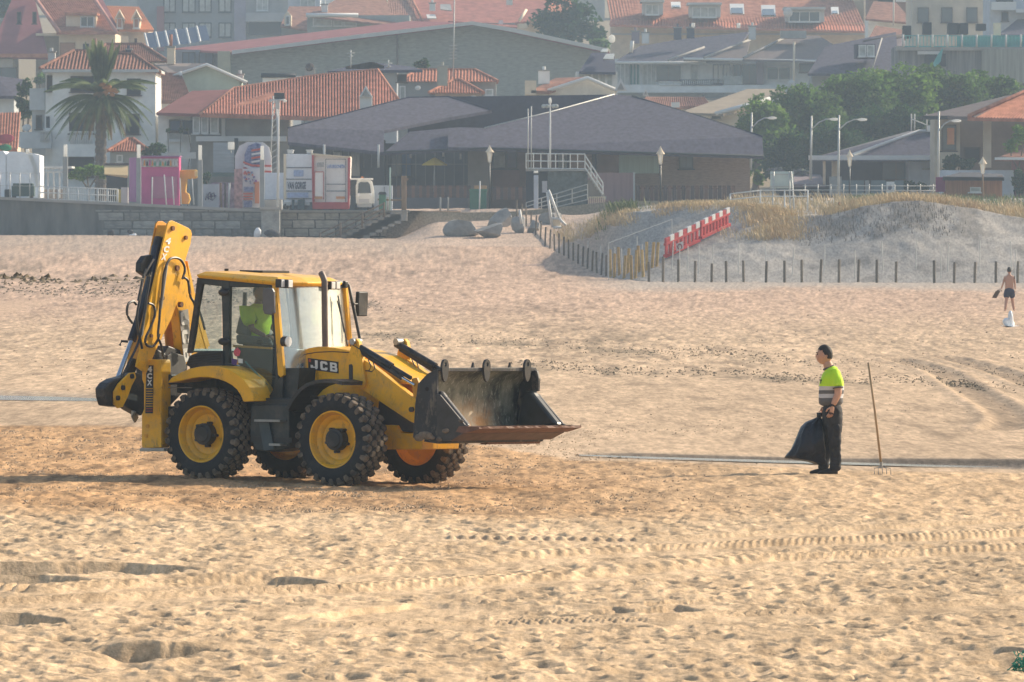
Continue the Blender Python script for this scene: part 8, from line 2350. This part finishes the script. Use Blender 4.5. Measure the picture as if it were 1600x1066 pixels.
# ---------------------------------------------------------------- palm
def palm():
    base = W(157, 262, 594); base.z = surf_z(157, 594)
    t = thing('palm_tree', 'tall date palm with drooping fronds in front of the white house', 'palm', base)
    top = W(158, 158, 594); r = random.Random(3)
    mb = MB(); n = 14
    for k in range(n):
        a = base.lerp(top, k/n); b = base.lerp(top, (k+1)/n)
        mb.lathe([(.42-.06*k/n+.02,0),(.46-.06*k/n,(b-a).length*.45),(.38-.06*k/n,(b-a).length)], a, (0,0,1), 12)
    mb.build('trunk', mat('palm_trunk', (.12,.10,.085), rough=.95, var=.4, scale=5), t)
    MB().blob(W(158,156,594), .75,.75,.85, seed=2, amp=.15).build('crown_base', mat('palm_boot', (.22,.14,.06), rough=.9, var=.4), t)
    PL = [leafmat('palm_leaf', (.07,.11,.04), (.17,.22,.08)), leafmat('palm_leaf_dry', (.16,.12,.05), (.24,.17,.08))]
    meshes = []
    for v in range(4):
        mb = MB(); L = 3.9; rise = [1.7, .9, .30, 2.2][v]; droop = [1.9, 2.6, 2.9, .6][v]
        P = []
        for k in range(15):
            u = k/14; P.append(Vector((L*(u**.95)*(.62 if v == 3 else 1), 0, rise*u*1.6 - droop*u*u*1.15)))
        mb.tube(P, .045, 4, .012)
        for k in range(1, 15):
            for q in range(3):
                u = (k-1+q/3)/14; i = min(13, int(u*14)); p = P[i].lerp(P[i+1], u*14-i); tdir = (P[i+1]-P[i]).normalized()
                ll = .62*math.sin(math.pi*min(1, .12+u*.9))+.12
                for s_ in (-1, 1):
                    tip = p + tdir*ll*.75 + Vector((0, s_*ll*.62, -ll*.42)); w_ = tdir*.075
                    b_ = len(mb.v); mb.v += [p-w_, p+w_, tip+w_*.2]; mb.f.append((b_, b_+1, b_+2))
        me = bpy.data.meshes.new('frond'); me.from_pydata([tuple(x) for x in mb.v], [], mb.f); me.materials.append(PL[0]); meshes.append(me)
    o0 = ROOTM[t.name].to_translation(); c = W(158, 151, 594) - o0
    for k in range(72):
        v = 0 if k < 20 else (1 if k < 40 else (2 if k < 54 else 3))
        o = piece(meshes[v], 'frond', t, c + Vector((0,0,.25 if v in (0,3) else -.15)), rz=k*2.399+r.uniform(-.2,.2))
        o.scale = (r.uniform(.85,1.08),)*3
        o.rotation_euler = (0, r.uniform(-.12,.12) + (-.42 if v == 3 else 0), k*2.399)
    m2 = meshes[2].copy(); m2.materials.clear(); m2.materials.append(PL[1])
    for k in range(12):
        b_ = MB().blob(W(160+k*3.0, 141-abs(k-6)*1.5+(k%3)*4, 592.6-k*.05), .22, .2, .16, seed=k, amp=.3)
        if k < 8: b_.build('date_cluster', mat('date_orange', (.40,.17,.05), rough=.8), t)
        o = piece(m2, 'frond', t, c+Vector((0,0,-.3)), rz=0); o.rotation_euler = (0, .35, k*.9+.3); o.scale = (.7,)*3
palm()

# ---------------------------------------------------------------- trees
MASS = [(1178,270,655,[(1190,195,34,42),(1165,230,25,40),(1205,225,35,45)],LEAFG,'pale green broadleaf tree, leftmost of the grove right of the restaurant'),
 (1255,280,665,[(1255,170,48,44),(1225,210,38,48),(1290,205,40,52)],LEAF,'rounded green tree behind the first arched street lamps'),
 (1330,285,670,[(1330,150,52,38),(1300,185,40,50),(1360,190,42,50)],LEAF,'tall broad tree above the left half of the garage roof'),
 (1395,285,675,[(1400,140,50,36),(1370,180,42,46),(1430,180,44,46)],LEAFG,'light-topped tree above the ridge of the garage roof'),
 (1470,285,678,[(1470,138,48,34),(1440,175,40,44),(1500,160,40,32)],LEAF,'tree with bright crest left of the tiled house'),
 (1540,285,682,[(1530,140,42,30),(1560,155,40,28)],LEAF,'tree crown showing just above the tiled roof at the right edge'),
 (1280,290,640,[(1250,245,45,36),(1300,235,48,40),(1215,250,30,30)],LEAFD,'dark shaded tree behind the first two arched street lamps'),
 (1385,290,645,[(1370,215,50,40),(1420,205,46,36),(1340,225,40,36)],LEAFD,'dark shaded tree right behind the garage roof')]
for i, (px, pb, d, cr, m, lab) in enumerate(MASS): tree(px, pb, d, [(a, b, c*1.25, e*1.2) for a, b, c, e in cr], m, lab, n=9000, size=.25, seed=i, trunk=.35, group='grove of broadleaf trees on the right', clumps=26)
tree(880, 80, 930, [(878,-10,30,26),(862,30,34,24),(902,25,34,26),(885,50,50,20),(930,52,22,16)], LEAFD, 'large dark conifer above the right slope of the hall roof', n=3800, size=.36, seed=3, trunk=.4, clumps=26)
tree(42, 190, 632, [(40,140,14,16),(38,165,16,20)], LEAFD, 'dark cypress-like shrub left of the white house', n=1500, size=.2, seed=4, name='conifer')
tree(62, 135, 800, [(62,122,14,10)], LEAF, 'small green tree between villa and white house', n=500, size=.25, seed=5)
tree(12, 40, 960, [(0,8,34,30)], LEAFD, 'dark tree in the top left corner', n=1200, size=.4, seed=6)
tree(138, 292, 575, [(138,268,30,12),(120,272,18,12),(160,270,14,10)], LEAFG, 'clipped green bush under the palm', n=2400, size=.14, seed=7, name='bush', cat='bush', trunk=.1)
tree(245, 245, 590, [(244,234,20,10),(232,238,12,8)], LEAFD, 'dark spiky shrub above the pink kiosk', n=900, size=.16, seed=8, name='shrub', cat='bush', trunk=.1)
tree(322, 300, 585, [(322,277,8,12)], LEAFD, 'small dark shrub beside the shop shutter', n=500, size=.12, seed=9, name='shrub', cat='bush', trunk=.06)
tree(660, 108, 690, [(658,100,14,8)], LEAFD, 'small dark tree behind the twin orange roofs', n=500, size=.25, seed=10)
tree(1500, 300, 584, [(1500,254,26,14),(1485,260,14,12)], LEAFD, 'dark rounded hedge before the tiled house', n=2200, size=.15, seed=11, name='hedge', cat='hedge', trunk=.1)
tree(1598, 300, 575, [(1596,284,16,20)], LEAFD, 'dark hedge corner at the right edge', n=1200, size=.14, seed=12, name='hedge', cat='hedge', trunk=.1)
tree(1590, 240, 578, [(1592,212,18,16),(1580,228,14,12)], LEAFG, 'bright green shrub at the right edge under the tiled roof', n=900, size=.15, seed=13, name='shrub', cat='bush', trunk=.1)
tree(1416, 300, 583, [(1420,291,14,8),(1440,292,12,8)], LEAFD, 'low hedge between garden wall and white wall', n=900, size=.13, seed=14, name='hedge', cat='hedge', trunk=.06)
tree(1188, 296, 592, [(1186,280,12,12),(1182,270,6,6)], LEAFG, 'yellow-green shrub beside the end of the brick wall', n=700, size=.14, seed=15, name='shrub', cat='bush', trunk=.06)
tree(1225, 292, 603, [(1215,268,18,7),(1248,270,16,6)], mat('lilac_flowers', (.30,.26,.42), rough=.8, var=.3, col2=(.12,.18,.08)), 'lilac flowering shrub behind the sign board', n=900, size=.14, seed=16, name='flowering_shrub', cat='bush', trunk=.06)
tree(640, 62, 860, [], LEAF, '', n=0) if False else None
tree(1015, 92, 912, [(938,70,22,10)], LEAF, 'green bushes at the lower right end of the hall roof', n=500, size=.3, seed=17, name='bush', cat='bush', trunk=.1)
# fill of houses far up the hill, only their roofs and walls catch the light
rr = random.Random(21); k = 0
names_ = ['far pale house high on the hill behind the grey apartments', 'far cream house high on the hill above the terrace roofs', 'far house with brown roof behind the conifer', 'far white house behind the long orange roof', 'far house behind the beige tower block', 'far pale house behind the top left villas']
for i, (x, w_) in enumerate(((500,120),(720,140),(880,130),(1120,200),(1500,160),(180,140))):
    t = T('hill_house', names_[i], 'house', x, 10, 1250+i*12)
    wall(t, x-w_/2, x+w_/2, -60, 60, 1250+i*12, 12, [WHITE,CREAM,GREYR][i % 3]); hip(t, x-w_/2-5, x+w_/2+5, -60, x-w_/4, x+w_/4, -90, 1250+i*12, 12, TILED)
# ---------------------------------------------------------------- sea haze
hz = MB().box(-900, 900, -60, 2350, -3.0, 128.0)
hzm = bpy.data.materials.new('haze'); hzm.use_nodes = True
hn = hzm.node_tree; hn.nodes.clear()
ho = hn.nodes.new('ShaderNodeOutputMaterial'); pv = hn.nodes.new('ShaderNodeVolumePrincipled')
pv.inputs['Color'].default_value = (.58,.77,1.0,1); pv.inputs['Density'].default_value = 0.00025; pv.inputs['Anisotropy'].default_value = 0.2
hn.links.new(pv.outputs[0], ho.inputs['Volume'])
hz.build('haze', hzm, None, kind='stuff')
